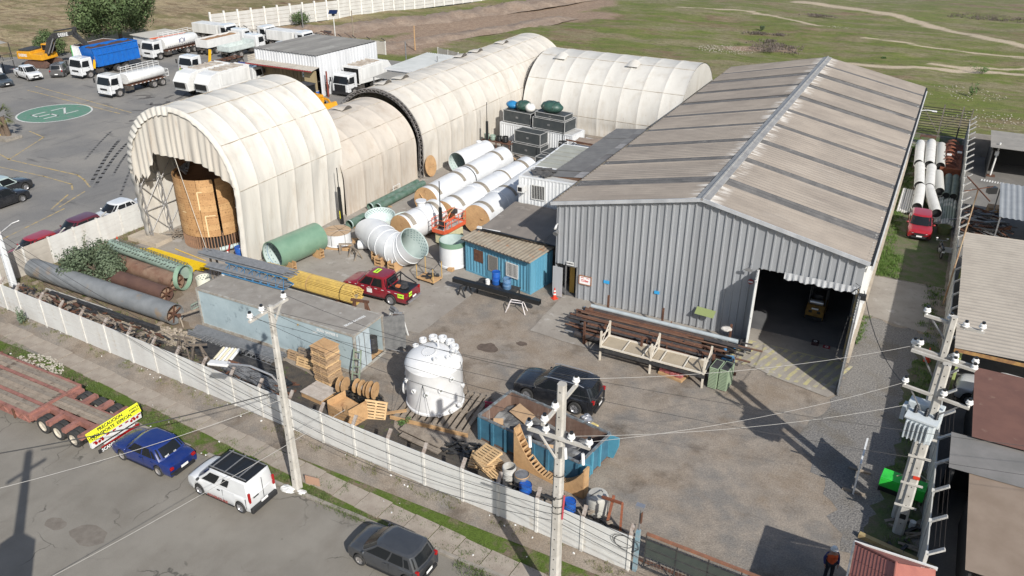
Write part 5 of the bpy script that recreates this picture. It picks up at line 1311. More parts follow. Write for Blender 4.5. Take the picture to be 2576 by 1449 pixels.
# more trucks at the back of the depot
t8=truck('dump_truck','white long dump truck loaded with brown earth at the back of the depot',(-80.2,53.0,0),PI/2,6.2,group=tg)
b=MB();b.bb(-8.0,-1.2,-1.22,-1.14,1.2,2.3);b.bb(-8.0,-1.2,1.14,1.22,1.2,2.3);b.bb(-8.0,-7.92,-1.14,1.14,1.2,2.3);b.bb(-1.28,-1.2,-1.14,1.14,1.2,2.5);b.bb(-8,-1.2,-1.22,1.22,1.1,1.2);b.B('dump_body',M_white,t8)
MB().grid([[(-7.9+6.6*i/10,-1.13+2.26*j/5,1.95+.35*math.sin(PI*j/5)+.2*noise.noise(Vector((i*.6,j,7))))for j in range(6)]for i in range(11)]).B('earth_load',mat('tan earth',(.30,.18,.09),(.22,.13,.07),scale=3,fine=.2,fscale=12,rough=.95),t8,smooth='all')
t9=truck('dump_truck','small pale flatbed truck with lowered slatted sides behind the chassis truck',(-75.0,50.5,0),PI/2,3.9,group=tg)
b=MB();b.bb(-6.2,-1.1,-1.2,1.2,1.1,1.2);b.bb(-6.2,-1.1,-1.25,-1.2,1.2,1.85);b.bb(-6.2,-1.1,1.2,1.25,1.2,1.85);b.bb(-6.25,-6.2,-1.2,1.2,1.2,1.85);b.bb(-1.1,-1.05,-1.2,1.2,1.2,2.2);b.B('flatbed',mat('pale green white',(.50,.55,.53),(.40,.44,.42),scale=2,rough=.6),t9)
t10=truck('chassis_truck','white truck with slatted bed and red reel left of the brown workshop',(-66.2,47.8,0),PI/2,4.6,group=tg)
b=MB()
for z in(1.2,1.45,1.7):b.bb(-6.4,-1.2,-1.22,-1.18,z,z+.18);b.bb(-6.4,-1.2,1.18,1.22,z,z+.18)
b.bb(-6.4,-1.2,-1.2,1.2,1.05,1.15);b.B('slatted_bed',mat('dirty cream',(.48,.44,.37),(.36,.32,.26),scale=2,rough=.7),t10)
MB().cyl((-4.3,-.1,1.6),(-3.6,-.1,1.6),.34,14).B('red_reel',mat('red reel',(.5,.02,.02),rough=.5),t10)
for i,(x,y,lab)in enumerate(((-85.0,55.0,'white truck cab at the far corner of the depot behind the tankers'),(-78.5,57.0,'white truck cab beside the grey back wall of the depot'),(-69.8,56.0,'white truck with box body behind the workshop roof'))):
 tt=truck('parked_truck',lab,(x,y,0),[0,0,0][i]+.0,4.4,group=tg)
 b=MB();b.bb(-6.6,-1.1,-1.2,1.2,1.1,2.6 if i!=1 else 1.6);b.B('box_body',M_whitem,tt,bevel=.04)
b=container('portable_cabin','white and green edged container with a rusty roof behind the blue tipper truck',(-90.2,30.6,0),R_(8),2.6,6.1,2.9,M_whc,M_rust,cat='container')
MB().bb(-.04,.12,-.03,.1,0,2.92).B('green_edge',mat('green trim',(.08,.4,.12),rough=.6),b);MB().bb(2.48,2.64,-.03,.1,0,2.92).B('green_edge',_M['green trim'],b)

# ------------------------------------------------------------ excavator and backhoe
M_cat=mat('machine yellow',(.62,.30,.015),(.50,.23,.015),scale=2,fine=.06,rough=.45)
M_mblk=mat('machine black',(.02,.021,.024),(.05,.048,.045),scale=4,rough=.6)
ex=thing('excavator','yellow tracked excavator with a black boom reading DEERE','excavator',(-94.4,28.8,0),R_(12))
for s in(-1,1):
 mb=MB();mb.extr([(-1.9,0,.15),(-1.5,0,0),(1.5,0,0),(1.95,0,.2),(2.0,0,.6),(1.6,0,.88),(-1.6,0,.88),(-2.0,0,.55)],(0,s*1.25-.3,0),(0,s*1.25+.3,0));tr=mb.B('track',mat('rusty track',(.13,.07,.05),(.08,.05,.04),scale=5,rough=.9),ex)
 sh_=MB().box((0,0,0),(.12,.62,.05)).mesh('track_shoe',M_rust)
 for k in range(12):link('track_shoe',sh_,tr,(-1.5+k*.27,s*1.25,.905))
mb=MB();mb.extr([(-3.0,0,1.1),(-2.9,0,2.15),(-.6,0,2.2),(-.6,0,1.9),(1.2,0,1.85),(1.35,0,1.1)],(0,-1.5,0),(0,1.5,0));mb.B('engine_house',M_cat,ex,bevel=.06)
MB().bb(-2.8,-1.0,-1.2,1.3,2.16,2.4).B('hood',M_mblk,ex,bevel=.05);MB().cyl((0,0,.8),(0,0,1.12),.7,16).B('slew_ring',M_mblk,ex)
mb=MB();mb.bb(-.3,1.3,.45,1.5,1.9,3.0);mb.B('cab',M_cat,ex,bevel=.08);
q=MB();q.bb(1.3,1.32,.55,1.4,1.95,2.9);q.bb(-.15,1.2,.43,.45,2.1,2.85);q.bb(-.15,1.2,1.5,1.52,2.1,2.85);q.B('cab_glass',M_glass,ex)
def arm(mb,pts,w,hs):
 for k in range(len(pts)-1):
  a,b=Vector(pts[k]),Vector(pts[k+1]);d=(b-a).normalized();n=Vector((-d.z,0,d.x))
  mb.add([a+n*hs[k]+Vector((0,s*w,0))for s in(-1,1)]+[a-n*hs[k]+Vector((0,s*w,0))for s in(-1,1)]+[b+n*hs[k+1]+Vector((0,s*w,0))for s in(-1,1)]+[b-n*hs[k+1]+Vector((0,s*w,0))for s in(-1,1)],[(0,1,5,4),(2,6,7,3),(0,4,6,2),(1,3,7,5),(0,2,3,1),(4,5,7,6)])
bm_=MB();arm(bm_,[(1.0,-.1,1.6),(2.1,-.1,3.6),(3.1,-.1,4.35),(6.4,-.1,4.9)],.22,(.3,.38,.4,.22));bm_.B('boom',M_mblk,ex)
bm_=MB();arm(bm_,[(6.9,-.1,5.7),(6.5,-.1,4.8),(8.7,-.1,3.1)],.18,(.15,.35,.2));bm_.B('stick',M_mblk,ex)
bm_=MB();bm_.tube([(3.2,-.1,5.0),(6.7,-.1,5.6)],.1,8);bm_.B('ram',M_mblk,ex);
for s in(-.38,.2):MB().cyl((1.6,s,1.9),(3.0,s,4.0),.08,8).B('ram',M_rim,ex)
bm_=MB();bm_.extr([(8.4,0,3.2),(9.0,0,3.1),(9.3,0,2.4),(8.7,0,1.9),(8.1,0,2.2)],(0,-.6,0),(0,.4,0));bm_.B('bucket',M_mblk,ex)
text('DEERE',.62,M_white,ex,(4.8,-.33,4.62),(PI/2,R_(-9),0));text('DEERE',.5,M_white,ex,(-1.9,-1.51,1.65),(PI/2,0,0))
bh=thing('backhoe_loader','yellow backhoe loader with a dark glass cab between the front hangar and the refuse truck','backhoe',(-46.2,29.6,0),R_(-8))
for x,r_ in((-1.1,.62),(1.25,.42)):
 for s in(-1,1):wheel(bh,x,s*.85,r_,.35,s,mat('yellow rim',(.6,.3,.02),rough=.5),0)
mb=MB();mb.bb(-1.9,2.0,-.5,.5,.7,1.3);mb.B('chassis',M_cat,bh,bevel=.05);mb=MB();mb.bb(.4,2.0,-.45,.45,1.3,1.65);mb.B('hood',M_cat,bh,bevel=.08)
MB().bb(-1.35,.3,-.72,.72,1.25,2.55).B('cab_glass',M_glass,bh,bevel=.04)
q=MB();q.bb(-1.45,.42,-.8,.8,2.55,2.68)
for x in(-1.33,-.5,.3):
 for s in(-.72,.72):q.bb(x-.05,x+.05,s-.05,s+.05,1.25,2.56)
q.B('cab_frame',M_mblk,bh,bevel=.02)
bm_=MB();
for s in(-.5,.5):bm_.bar((.6,s,1.3),(2.6,s,1.1),.14,.25);bm_.bar((2.6,s,1.1),(3.2,s,.5),.14,.22)
bm_.extr([(3.1,0,.1),(3.9,0,.08),(3.6,0,.35),(3.35,0,.9),(3.1,0,.9)],(0,-1.1,0),(0,1.1,0));bm_.B('loader',M_cat,bh)
bm_=MB();arm(bm_,[(-1.9,0,1.0),(-2.6,0,2.4),(-3.2,0,1.0)],.12,(.15,.18,.12));bm_.B('backhoe_arm',M_cat,bh)

# ------------------------------------------------------------ forklift in the doorway, motorcycle
M_cat0=M_cat;M_cat=mat('shaded machine yellow',(.22,.12,.02),(.14,.08,.02),scale=3,rough=.7)  # doorway shade put into the colour: a darker yellow for the forklift
fk=thing('forklift','yellow forklift seen from behind in the dark doorway of the warehouse','forklift',(16.15,5.3,.012),PI/2)
MB().extr([(-1.35,0,.25),(-1.42,0,.9),(-1.1,0,1.15),(-.4,0,1.1),(.9,0,.7),(.9,0,.25)],(0,-.55,0),(0,.55,0)).B('body',M_cat,fk,bevel=.06)
q=MB();q.bb(-1.45,-1.38,-.35,-.15,.75,.9);q.bb(-1.45,-1.38,.15,.35,.75,.9);q.bb(-1.46,-1.36,-.5,.5,.3,.5);q.B('vent',M_blackp,fk)
MB().cyl((-1.0,-.4,1.32),(-1.0,.4,1.32),.17,14).B('gas_bottle',M_rim,fk,smooth=True)
q=MB()
for x in(-.75,.5):
 for s in(-.5,.5):q.bar((x-.1*(x<0),s,1.0),(x+.1*(x<0),s,2.15),.06)
for k in range(7):q.bar((-.6+k*.18,-.5,2.15),(-.6+k*.18,.5,2.15),.04)
q.bar((-.65,-.5,2.15),(.5,-.5,2.15),.06);q.bar((-.65,.5,2.15),(.5,.5,2.15),.06);q.B('overhead_guard',M_mblk,fk)
MB().bb(-.5,0,-.25,.25,1.1,1.6).B('seat',M_mblk,fk,bevel=.05);q=MB();q.bb(.95,1.05,-.4,-.3,.1,2.3);q.bb(.95,1.05,.3,.4,.1,2.3);q.bb(1.05,2.0,-.35,-.25,.06,.1);q.bb(1.05,2.0,.25,.35,.06,.1);q.B('mast',M_mblk,fk)
for x,r_ in((-.85,.27),(.6,.33)):
 for s in(-1,1):wheel(fk,x,s*.48,r_,.2,s,M_rimd,0)
MB().bb(-1.44,-1.43,-.2,.2,1.0,1.1).B('plate',M_plate,fk)
M_cat=M_cat0
for x,l_,h_ in((16.75,'black box with a white round symbol standing just inside the doorway',.22),(17.42,'red floor mat with a white round target inside the doorway',.02)):
 o=one(MB().bb(-.2,.2,-.17,.17,0,h_),'floor_marker',mat('marker dark',(.03,.01,.012),rough=.6)if h_>.1 else mat('marker red',(.25,.02,.03),rough=.6),l_,'marker',(x,1.3,.03));MB().lathe([(.05,0),(.11,0)],20).B('ring',M_white,o,loc=(0,0,h_+.003))
mc=thing('motorcycle','black motorcycle with white mirrors parked beside the red hatchback','motorcycle',(22.7,18.9,0),R_(100))
for x in(-.65,.68):
 q=MB().lathe([(.22,-.05),(.28,-.06),(.31,0),(.28,.06),(.22,.05)],20,c=(x,0,.31),axis='Y');w0_=q.B('wheel',M_tyre,mc);MB().lathe([(.22,-.02),(.03,-.03),(.03,.03),(.22,.02)],16,c=(x,0,.31),axis='Y').B('rim',M_rim,w0_)
q=MB();q.ball((.1,0,.78),.25,10,8,(1.2,.6,.7));q.ball((-.45,0,.8),.28,10,8,(1.5,.45,.4));q.bar((-.9,0,.85),(-.3,0,.7),.16,.12);q.B('body',M_blackp,mc,smooth='all')
q=MB();q.ball((0,0,.42),.22,8,6,(1.1,.8,1));q.bar((.68,.08,.31),(.4,.08,1.0),.04);q.bar((.68,-.08,.31),(.4,-.08,1.0),.04);q.bar((.4,-.38,1.05),(.4,.38,1.05),.03);q.B('engine_and_fork',M_steel,mc)
for s in(-1,1):MB().ball((.36,s*.36,1.22),.08,8,6,(.4,1,.7)).B('mirror',M_white,mc)
MB().bb(-1.0,-.97,-.1,.1,.62,.72).B('number_plate',M_plate,mc)
# second vehicle under the neighbour's roof
pv_=car('parked_pickup','white pickup parked in the shade under the neighbouring corrugated roof','pickup truck',(26.9,-.7,0),PI-.12,5.2,1.85,1.75,P_whitec,kind='pickup',hood=1.15,ws=.75,r=.36,ground=.25)

# ------------------------------------------------------------ low loader trailer on the street
tr=thing('flatbed_trailer','long rusty pink lowbed trailer with grey timber deck and yellow warning banner','trailer',(-13.1,-24.62,-.10),PI)
M_pink=mat('faded pink red steel',(.30,.135,.105),(.20,.09,.07),scale=2,fine=.12,rough=.8,col3=(.13,.06,.045),scale3=4,c3=(.56,.68))
M_plank=[mat('deck plank %s'%n,c,c2,scale=2.5,fine=.15,fscale=9,rough=.95,col3=(.10,.075,.055),scale3=1.8,c3=(.58,.68))for n,c,c2 in(('a',(.26,.215,.165),(.20,.16,.12)),('b',(.23,.195,.155),(.17,.14,.11)),('c',(.29,.235,.18),(.22,.175,.13)))]
# local +x runs forward (street left); deck from x=4.2 on, height .95; gooseneck rear over the wheels
hwT=1.45
pl_=[[MB().box((0,0,0),(5.95,.235,.05)).mesh('deck_plank',m)for m in M_plank]][0]
k=0
for seg in range(4):
 x=7.15+seg*6.0
 for j in range(12):
  if j in(3,8):continue
  y=-1.35+j*.245;link('deck_plank',pl_[(k*7+seg)%3],tr,(x,y,.965+rnd.uniform(-.006,.006)),(0,0,rnd.uniform(-.002,.002)));k+=1
q=MB()
for j in(3,8):q.bb(4.15,28.2,-1.35+j*.245-.09,-1.35+j*.245+.09,.90,1.0)
for s in(-1,1):q.bb(4.05,28.2,s*hwT-.06,s*hwT+.06,.55,1.0)
q.bb(4.0,4.15,-hwT,hwT,.55,1.01);q.B('deck_frame',M_pink,tr)
q=MB()
for s in(-1,1):
 q.bb(4.1,28,s*1.53-.03,s*1.53+.03,.88,.98);q.bb(4.1,28,s*1.53-.03,s*1.53+.03,.5,.58)
 for i in range(30):x=4.2+i*.8;q.bar((x,s*1.53,.55),(x+.4,s*1.53,.9),.05);q.bar((x+.4,s*1.53,.9),(x+.8,s*1.53,.55),.05)
q.B('side_lattice',M_pink,tr)
st_=MB().bb(-.06,.06,-.03,.03,.45,1.02).mesh('stake_pocket',M_rust)
for s in(-1,1):
 for i in range(8):link('stake_pocket',st_,tr,(5.2+i*2.9,s*1.6,0))
# rear bogie: planks between the wheels, cross beams, wheels
q=MB()
for s in(-.48,.48):q.bb(-.35,4.0,s-.1,s+.1,.55,.92)
for x in(.35,1.55,2.75,3.85):q.bb(x-.14,x+.14,-1.42,1.42,.68,.90)
q.B('bogie_frame',M_pink,tr)
for j in range(4):MB().bb(.1,3.9,-.36+j*.2-.09,-.36+j*.2+.09,.93,.97).B('deck_plank',M_plank[j%3],tr)
for x in(.95,2.15,3.3):
 for s in(-1,1):
  for yy in(1.28,.98):wheel(tr,x,s*yy,.46,.27,s,mat('cream rim',(.50,.46,.38),(.36,.32,.26),rough=.7,scale=5),0)
q=MB();q.bb(-.55,-.40,-1.45,1.45,.50,.82);q.B('tail_beam',M_white,tr)
q=MB()
for y in(-1.2,-1.02,-.84,.84,1.02,1.2):q.lathe([(.0,0),(.075,0),(.075,.02)],14,c=(-.575,y,.68),axis='X')
q.B('tail_light',M_red,tr)
q=MB()
for k in range(8):q.bb(-.565,-.552,-1.42+k*.37,-1.24+k*.37,.74,.81)
q.bb(-.72,-.68,-1.1,1.1,.30,.42);q.B('red_stripes',M_red,tr)
MB().bb(-.70,-.66,-.9,.9,.44,.5).B('under_run_bar',M_white,tr)
bn=MB().box((0,0,0),(3.0,.50,.03)).B('warning_banner',mat('banner yellow',(.72,.72,.02),rough=.5,fine=.02),tr,loc=(-.46,0,1.10));bn.rotation_euler=(R_(68),0,-PI/2)
for tx,yy,up_,s_ in(('PRECAUCION',.18,.12,.23),('TRANSPORTE  ESPECIAL',.2,-.11,.22),('AVANCE\nAMPLIO',-1.2,.02,.14),('LARGO',1.2,-.03,.16)):
 text(tx,s_,M_blackp,bn,(-yy,up_,.018),(0,0,0))
text('SCANIA',.22,M_white,tr,(-.76,.75,.26),(R_(75),0,-PI/2));MB().bb(-.74,-.70,.2,1.3,.16,.36).B('mud_flap',M_plast,tr)
tag(tr,None,None)
ORD='topmost,second,third,fourth,fifth,sixth,seventh,eighth,ninth,tenth,eleventh,twelfth,thirteenth,fourteenth,bottom'.split(',')
# ================================================================= stored pipes and tanks
M_frpw=mat('white gelcoat',(.62,.63,.63),(.55,.56,.565),scale=1.2,fine=.02,rough=.35,bump=.05)
M_frpg=mat('green fibreglass',(.13,.225,.155),(.17,.27,.19),scale=1.0,fine=.05,rough=.3,streak=False,bump=.06)
M_frpi=mat('pale green liner',(.36,.44,.42),(.43,.50,.48),scale=1.5,fine=.03,rough=.5)
M_mark=mat('liner marks',(.10,.17,.17),rough=.7)
M_band=mat('tan band',(.30,.255,.19),(.22,.185,.14),scale=3,fine=.1,rough=.8)
M_ddpipe=mat('dark green pipe',(.055,.11,.075),(.13,.18,.15),scale=2,fine=.15,rough=.5)
def marks(parent,r,x0,x1,nx,na,a0=0,a1=2*PI,axis='Y',s=.1,off=.01):
 """dashes printed on the inside of a pipe"""
 mb=MB()
 for i in range(nx):
  for j in range(na):
   a=a0+(a1-a0)*(j+.5*(i%2))/na;y=x0+(x1-x0)*(i+.5)/nx;q=s*.5/r;rr=r-off
   P=lambda aa,yy:(rr*math.cos(aa),yy,rr*math.sin(aa))if axis=='Y' else(rr*math.cos(aa),rr*math.sin(aa),yy)
   mb.add([P(a-q,y-s*.3),P(a+q,y-s*.3),P(a+q,y+s*.3),P(a-q,y+s*.3)],[(0,1,2,3)])
 return mb.B('marking',M_mark,parent)
def capped_pipe(label,p,length,r,rz,bands,cap=True,couplers=(),m=M_frpw,bandr=(.15*PI,.85*PI),group='large white pipes lying in the yard',shift=0):
 """pipe along local +y from the origin, axis at height z"""
 t=thing('large_pipe',label,'pipe',(p[0],p[1],0),rz,group);z=p[2]
 mb=MB().pipe((0,0,z),(0,length,z),r,r-.05,48);mb.B('pipe',m,t,smooth=40)
 for b in bands:
  for q in range(4):
   mb=MB();n=24;rows=[]
   for yy in(b+q*.105,b+q*.105+.08):
    rows.append([((r+.022)*math.cos(bandr[0]+(bandr[1]-bandr[0])*i/n),yy,z+(r+.022)*math.sin(bandr[0]+(bandr[1]-bandr[0])*i/n))for i in range(n+1)])
   mb.grid(rows).B('band',M_band,t,smooth='all')
 for c in couplers:MB().lathe([(r,c-.28),(r+.06,c-.22),(r+.075,c),(r+.06,c+.22),(r,c+.28)],48,c=(0,0,z),axis='Y').B('coupling',m,t,smooth=30)
 if cap:
  MB().lathe([(0,.0),(r+.02,.0),(r+.02,-.035),(0,-.035)],40,c=(0,0,z),axis='Y').B('plywood_cap',M_ply,t)
  MB().bar((-.5,-.07,z+.55),(.15,-.07,z-.25),.11,.05).B('batten',M_wood,t)if cap==2 else MB().bar((.42,-.06,z+.16),(.62,-.06,z+.10),.1,.05).B('batten',M_wood,t)
  if cap==2:MB().bar((.1,-.07,z-.3),(.75,-.07,z+.2),.09,.05).B('batten',M_wood,t)
 for yy in(length*.2,length*.75):MB().bb(-.8,.8,yy-.12,yy+.12,0,max(.06,z-r+.06)).B('cradle',M_woodo,t)
 return t
pa=capped_pipe('large white pipe with crossed battens on its plywood cap, leftmost of the long three',(-15.2,7.5,1.24),12.6,1.14,-.028,(.55,4.2,6.3,10.6),2,(5.6,))
MB().lathe([(1.175,5.95),(1.19,6.0),(1.175,6.05)],40,c=(0,0,1.24),axis='Y').B('black_joint',M_blackp,pa)
pb=capped_pipe('large white plywood capped pipe, middle one of the long three',(-12.3,5.6,1.24),13.0,1.14,-.06,(1.2,4.8,8.4,11.4),1,(4.3,8.9))
pc=capped_pipe('large white pipe nearest the blue office, its back half in shade',(-9.55,6.0,1.26),12.6,1.17,0.01,(.6,4.6),1,(3.6,))
# short flanged pipe with outlet
pd=capped_pipe('short white flanged pipe with an outlet on top and banded ends',(-13.6,1.7,1.22),3.9,1.12,-.17,(.25,3.15),1)
MB().lathe([(1.12,3.55),(1.24,3.6),(1.26,3.85),(1.12,3.9)],48,c=(0,0,1.22),axis='Y').B('flange',M_frpw,pd,smooth=30)
mb=MB();mb.lathe([(1.13,1.75),(1.15,1.8),(1.13,1.85)],48,c=(0,0,1.22),axis='Y');mb.B('seam',mat('grey seam',(.4,.41,.42),rough=.5),pd)
mb=MB();mb.cyl((-.35,2.6,2.15),(-.35,2.6,2.6),.3,24);mb.cyl((-.35,2.6,2.6),(-.35,2.6,2.7),.42,24);mb.B('outlet',M_frpw,pd,smooth=35)
# open pipe at the back with green liner
pe=thing('large_pipe','open white pipe showing its pale green liner beside the long fabric hangar','pipe',(-18.15,17.2,0),-.13,'large white pipes lying in the yard')
MB().pipe((0,0,1.12),(0,4.6,1.12),1.02,.97,48).B('pipe',M_frpw,pe,smooth=40);q=MB().lathe([(.965,.01),(.965,4.55),(0,4.56)],40,c=(0,0,1.12),axis='Y').B('liner',M_frpi,pe,smooth=30)
k_=marks(pe,.965,.1,2.6,7,22);k_.location=(0,0,1.12)
MB().bb(-.7,.7,.2,.5,0,.14).B('cradle',M_wood,pe);MB().ball((-.4,3.9,2.1),.25,12,8,(1.3,1,.6)).B('stub',M_frpw,pe,smooth='all')
# wooden disc leaning on the hangar
dk=thing('wooden_disc','round plywood disc with a batten leaning against the long fabric hangar','wooden disc',(-19.95,15.75,0),.08)
o=MB().lathe([(0,-.025),(.98,-.025),(.98,.025),(0,.025)],40,axis='X').B('disc',M_ply,dk,loc=(-.12,0,.97));o.rotation_euler=(0,R_(-9),0)
o=MB().bar((.04,-.55,.0),(.04,.6,-.12),.12,.04,up=(1,0,0)).B('batten',M_wood,dk,loc=(-.1,0,.97));o.rotation_euler=(0,R_(-9),0)
# green pipe section in the foreground
gp_=thing('green_pipe','thick green fibreglass pipe section with a pale marked liner on wooden cradles','pipe',(-19.1,-6.3,0),-.14)
MB().pipe((0,0,1.12),(0,4.25,1.12),1.06,1.0,64).B('pipe',M_frpg,gp_,smooth=40)
MB().lathe([(.995,.01),(.995,4.2),(0,4.22)],48,c=(0,0,1.12),axis='Y').B('liner',M_frpi,gp_,smooth=30);k_=marks(gp_,.995,.05,2.2,6,22);k_.location=(0,0,1.12)
MB().lathe([(.985,.35),(.985,.38)],48,c=(0,0,1.12),axis='Y').B('blue_line',mat('blue line',(.03,.14,.35),rough=.5),gp_)
def cradle(parent,y,z,r,w=1.35,m=M_ply,steps=3,x0=.75):
 for s in(-1,1):
  mb=MB();pts=[(s*(w),0),(s*.45,0)]+[(s*(r+.01)*math.sin(a),z-(r+.01)*math.cos(a))for a in(.45,.7,.95,1.15)]+[(s*w,z-r*math.cos(1.15))]
  for yy in(y-.16,y+.16):mb.extr([(px,0,max(0,pz))for px,pz in pts],(0,yy-.015,0),(0,yy+.015,0))
  c_=mb.B('cradle',m,parent)
  for k in range(steps):MB().bb(s*w-.03,s*w+.03,y-.14,y+.14,.1+k*.24,.16+k*.24).B('rung',M_wood,c_)
cradle(gp_,.75,1.12,1.06,steps=2);cradle(gp_,3.35,1.12,1.06)
# ring tank with plywood lid on a pallet
rt_=thing('ring_tank','short white round tank with a roped plywood lid standing on a pallet','tank',(-17.95,-.55,0),.3)
MB().bb(-1.2,1.2,-1.1,1.1,0,.1).B('base_board',M_wood,rt_);MB().lathe([(1.0,.12),(1.06,.14),(1.06,.2),(1.02,.24),(1.02,1.02),(1.05,1.04),(1.05,1.1),(.95,1.1)],40).B('shell',M_frpw,rt_,smooth=30)
MB().lathe([(0,1.14),(1.05,1.12),(1.05,1.08),(0,1.08)],40).B('plywood_lid',mat('dusty plywood',(.42,.30,.19),(.34,.24,.15),scale=2,fine=.15,rough=.85),rt_)
mb=MB()
for a in(.3,1.2,2.2,2.9):
 p0,p1=Vector((math.cos(a)*1.06,math.sin(a)*1.06,1.12)),Vector((-math.cos(a+.3)*1.06,-math.sin(a+.3)*1.06,1.12));mb.tube([p0-Vector((0,0,.95)),p0,(p0+p1)/2+Vector((0,0,.03)),p1,p1-Vector((0,0,.9))],.013,4)
mb.B('rope',M_blackp,rt_)
# small dark green pipes along hangar B
g2='dark green pipes lying along the beige hangar'
for i,(x,y,L,r,lab)in enumerate(((-19.85,6.0,6.8,.3,'dusty dark green pipe closest to the beige hangar wall'),(-19.2,6.2,6.6,.31,'dusty dark green pipe lying next to the other, on its yard side'),(-18.95,2.1,1.9,.34,'short dark green pipe stub in front of the beige hangar'))):
 t=thing('green_pipe',lab,'pipe',(x,y,0),-.03,g2);MB().pipe((0,0,r+.06),(0,L,r+.06),r,r-.03,24).B('pipe',M_ddpipe,t,smooth=40);MB().bb(-.4,.4,L*.2,L*.2+.1,0,.07).B('batten',M_wood,t)
 MB().lathe([(r+.03,0),(r+.03,.1)],24,c=(0,0,r+.06),axis='Y').B('rim',M_frpi,t,smooth=30)
t=thing('white_trestle','small white metal trestle beside the dark green pipes','trestle',(-20.05,10.2,0),PI/2)
mb=MB();mb.tube([(-.5,0,0),(-.5,0,.9),(.5,0,.9),(.5,0,0)],.03,5);mb.tube([(-.5,0,.5),(.5,0,.5)],.03,5);mb.B('frame',M_white,t)
# big bowl
bw=thing('round_vessel','pale green round open vessel tilted up with its rim marked, behind the flanged pipe','vessel',(-16.05,2.35,0),.5)
o=MB().lathe([(.82,0),(.86,.7),(1.0,1.05),(1.14,1.3),(1.16,1.85),(1.12,1.85),(1.08,1.3),(.95,1.05),(.80,.72),(0,.55)],48).B('shell',mat('pale shell',(.48,.56,.54),(.56,.62,.60),scale=1.5,rough=.4),bw,smooth=30);o.rotation_euler=(R_(8),R_(2),0)
k_=marks(bw,1.10,1.4,1.8,3,30,axis='Z');k_.rotation_euler=(R_(8),R_(2),0)
MB().lathe([(1.17,1.3),(1.17,1.36)],40).B('green_edge',M_frpg,bw).rotation_euler=(R_(8),R_(2),0)
bw2=thing('round_vessel','second pale green vessel mostly hidden behind the flanged pipe','vessel',(-15.2,4.7,0));MB().lathe([(.9,0),(1.0,.5),(1.05,.9),(.98,.9),(.9,.4),(0,.3)],40).B('shell',_M['pale shell'],bw2,smooth=30)
# white elbow with open marked mouth
el=thing('pipe_elbow','large white segmented pipe elbow with its marked green mouth turned up to the sky','pipe elbow',(-12.0,-.9,0))
pts=[Vector(p)for p in((-3.1,1.2,1.2),(-1.7,.35,1.2),(-.8,-.15,1.2),(.0,-.4,1.22),(.62,-.38,1.28),(1.12,-.36,1.52),(1.62,-.36,1.95))]
def seg_tube(mb,pts,rs,n=40):
 k=len(pts);vs=[]
 for i,p in enumerate(pts):
  d=(pts[min(i+1,k-1)]-pts[max(i-1,0)]).normalized()
  if i==0:d=Vector((-.2,-1,0)).normalized().lerp(d,.45).normalized()
  ux=Vector((0,0,1));dd=(pts[min(i+1,k-1)]-pts[max(i-1,0)]).normalized();x=dd.cross(ux).normalized();y=x.cross(dd);pr=[]
  for j in range(n):
   a=2*PI*j/n;q=(x*math.cos(a)+y*math.sin(a))*rs[i];t_=-(q.dot(d))/max(.2,dd.dot(d));pr.append(p+q+dd*t_)
  vs+=pr
 fs=[(i*n+j,i*n+(j+1)%n,(i+1)*n+(j+1)%n,(i+1)*n+j)for i in range(k-1)for j in range(n)]
 mb.add(vs,fs);return vs
for k in range(len(pts)-1):
 seg=[pts[k],pts[k+1]]
mb=MB();seg_tube(mb,pts,[1.17]*5+[1.2,1.22]);mb.B('segments',M_frpw,el,smooth=12)
mb=MB();V_=seg_tube(mb,pts,[1.12]*5+[1.14,1.16]);mb.B('liner',M_frpi,el,smooth=30)
for k in(1,2,3,4,5):
 d=(pts[min(k+1,6)]-pts[k-1]).normalized();x=d.cross(Vector((0,0,1))).normalized();y=x.cross(d);r_=1.18 if k<5 else 1.22
 MB().tube([pts[k]+(x*math.cos(a)+y*math.sin(a))*r_*(1.0 if k!=0 else 1)for a in[2*PI*j/36 for j in range(36)]],.035,5,closed=True).B('seam_ring',M_frpw,el,smooth='all')
d=(pts[6]-pts[5]).normalized();x=d.cross(Vector((0,0,1))).normalized();y=x.cross(d)
MB().tube([pts[6]+(x*math.cos(a)+y*math.sin(a))*1.19 for a in[2*PI*j/40 for j in range(40)]],.035,5,closed=True).B('mouth_rim',M_frpi,el)
mb=MB()
for i in range(5):
 for j in range(26):
  a=2*PI*(j+.5*(i%2))/26;c_=pts[6].lerp(pts[5],.15+i*.28)+(x*math.cos(a)+y*math.sin(a))*1.13;u=(-x*math.sin(a)+y*math.cos(a))*.05;v=d*.03
  mb.add([c_-u-v,c_+u-v,c_+u+v,c_-u+v],[(0,1,2,3)])
mb.B('marking',M_mark,el)
for(x_,y_)in((-.9,-1.0),(.45,-1.25),(-1.6,-.4)):
 mb=MB();mb.bb(x_-.3,x_-.26,y_-.5,y_+.5,0,.75);mb.bb(x_+.26,x_+.3,y_-.5,y_+.5,0,.75);c_=mb.B('cradle',M_ply,el)
 for q in range(3):MB().bb(x_-.26,x_+.26,y_-.5,y_-.44,.08+q*.25,.2+q*.25).B('rung',M_wood,c_)
for(px_,py_)in((-1.0,-.85),(.25,-1.42)):
 mb=MB()
 for q in(-.16,.16):mb.bar((px_+q,py_-.12,.55),(px_+q,py_-.02,1.15),.07)
 mb.bar((px_-.16,py_-.02,1.15),(px_+.16,py_-.02,1.15),.07);mb.B('lifting_lug',M_frpw,el)
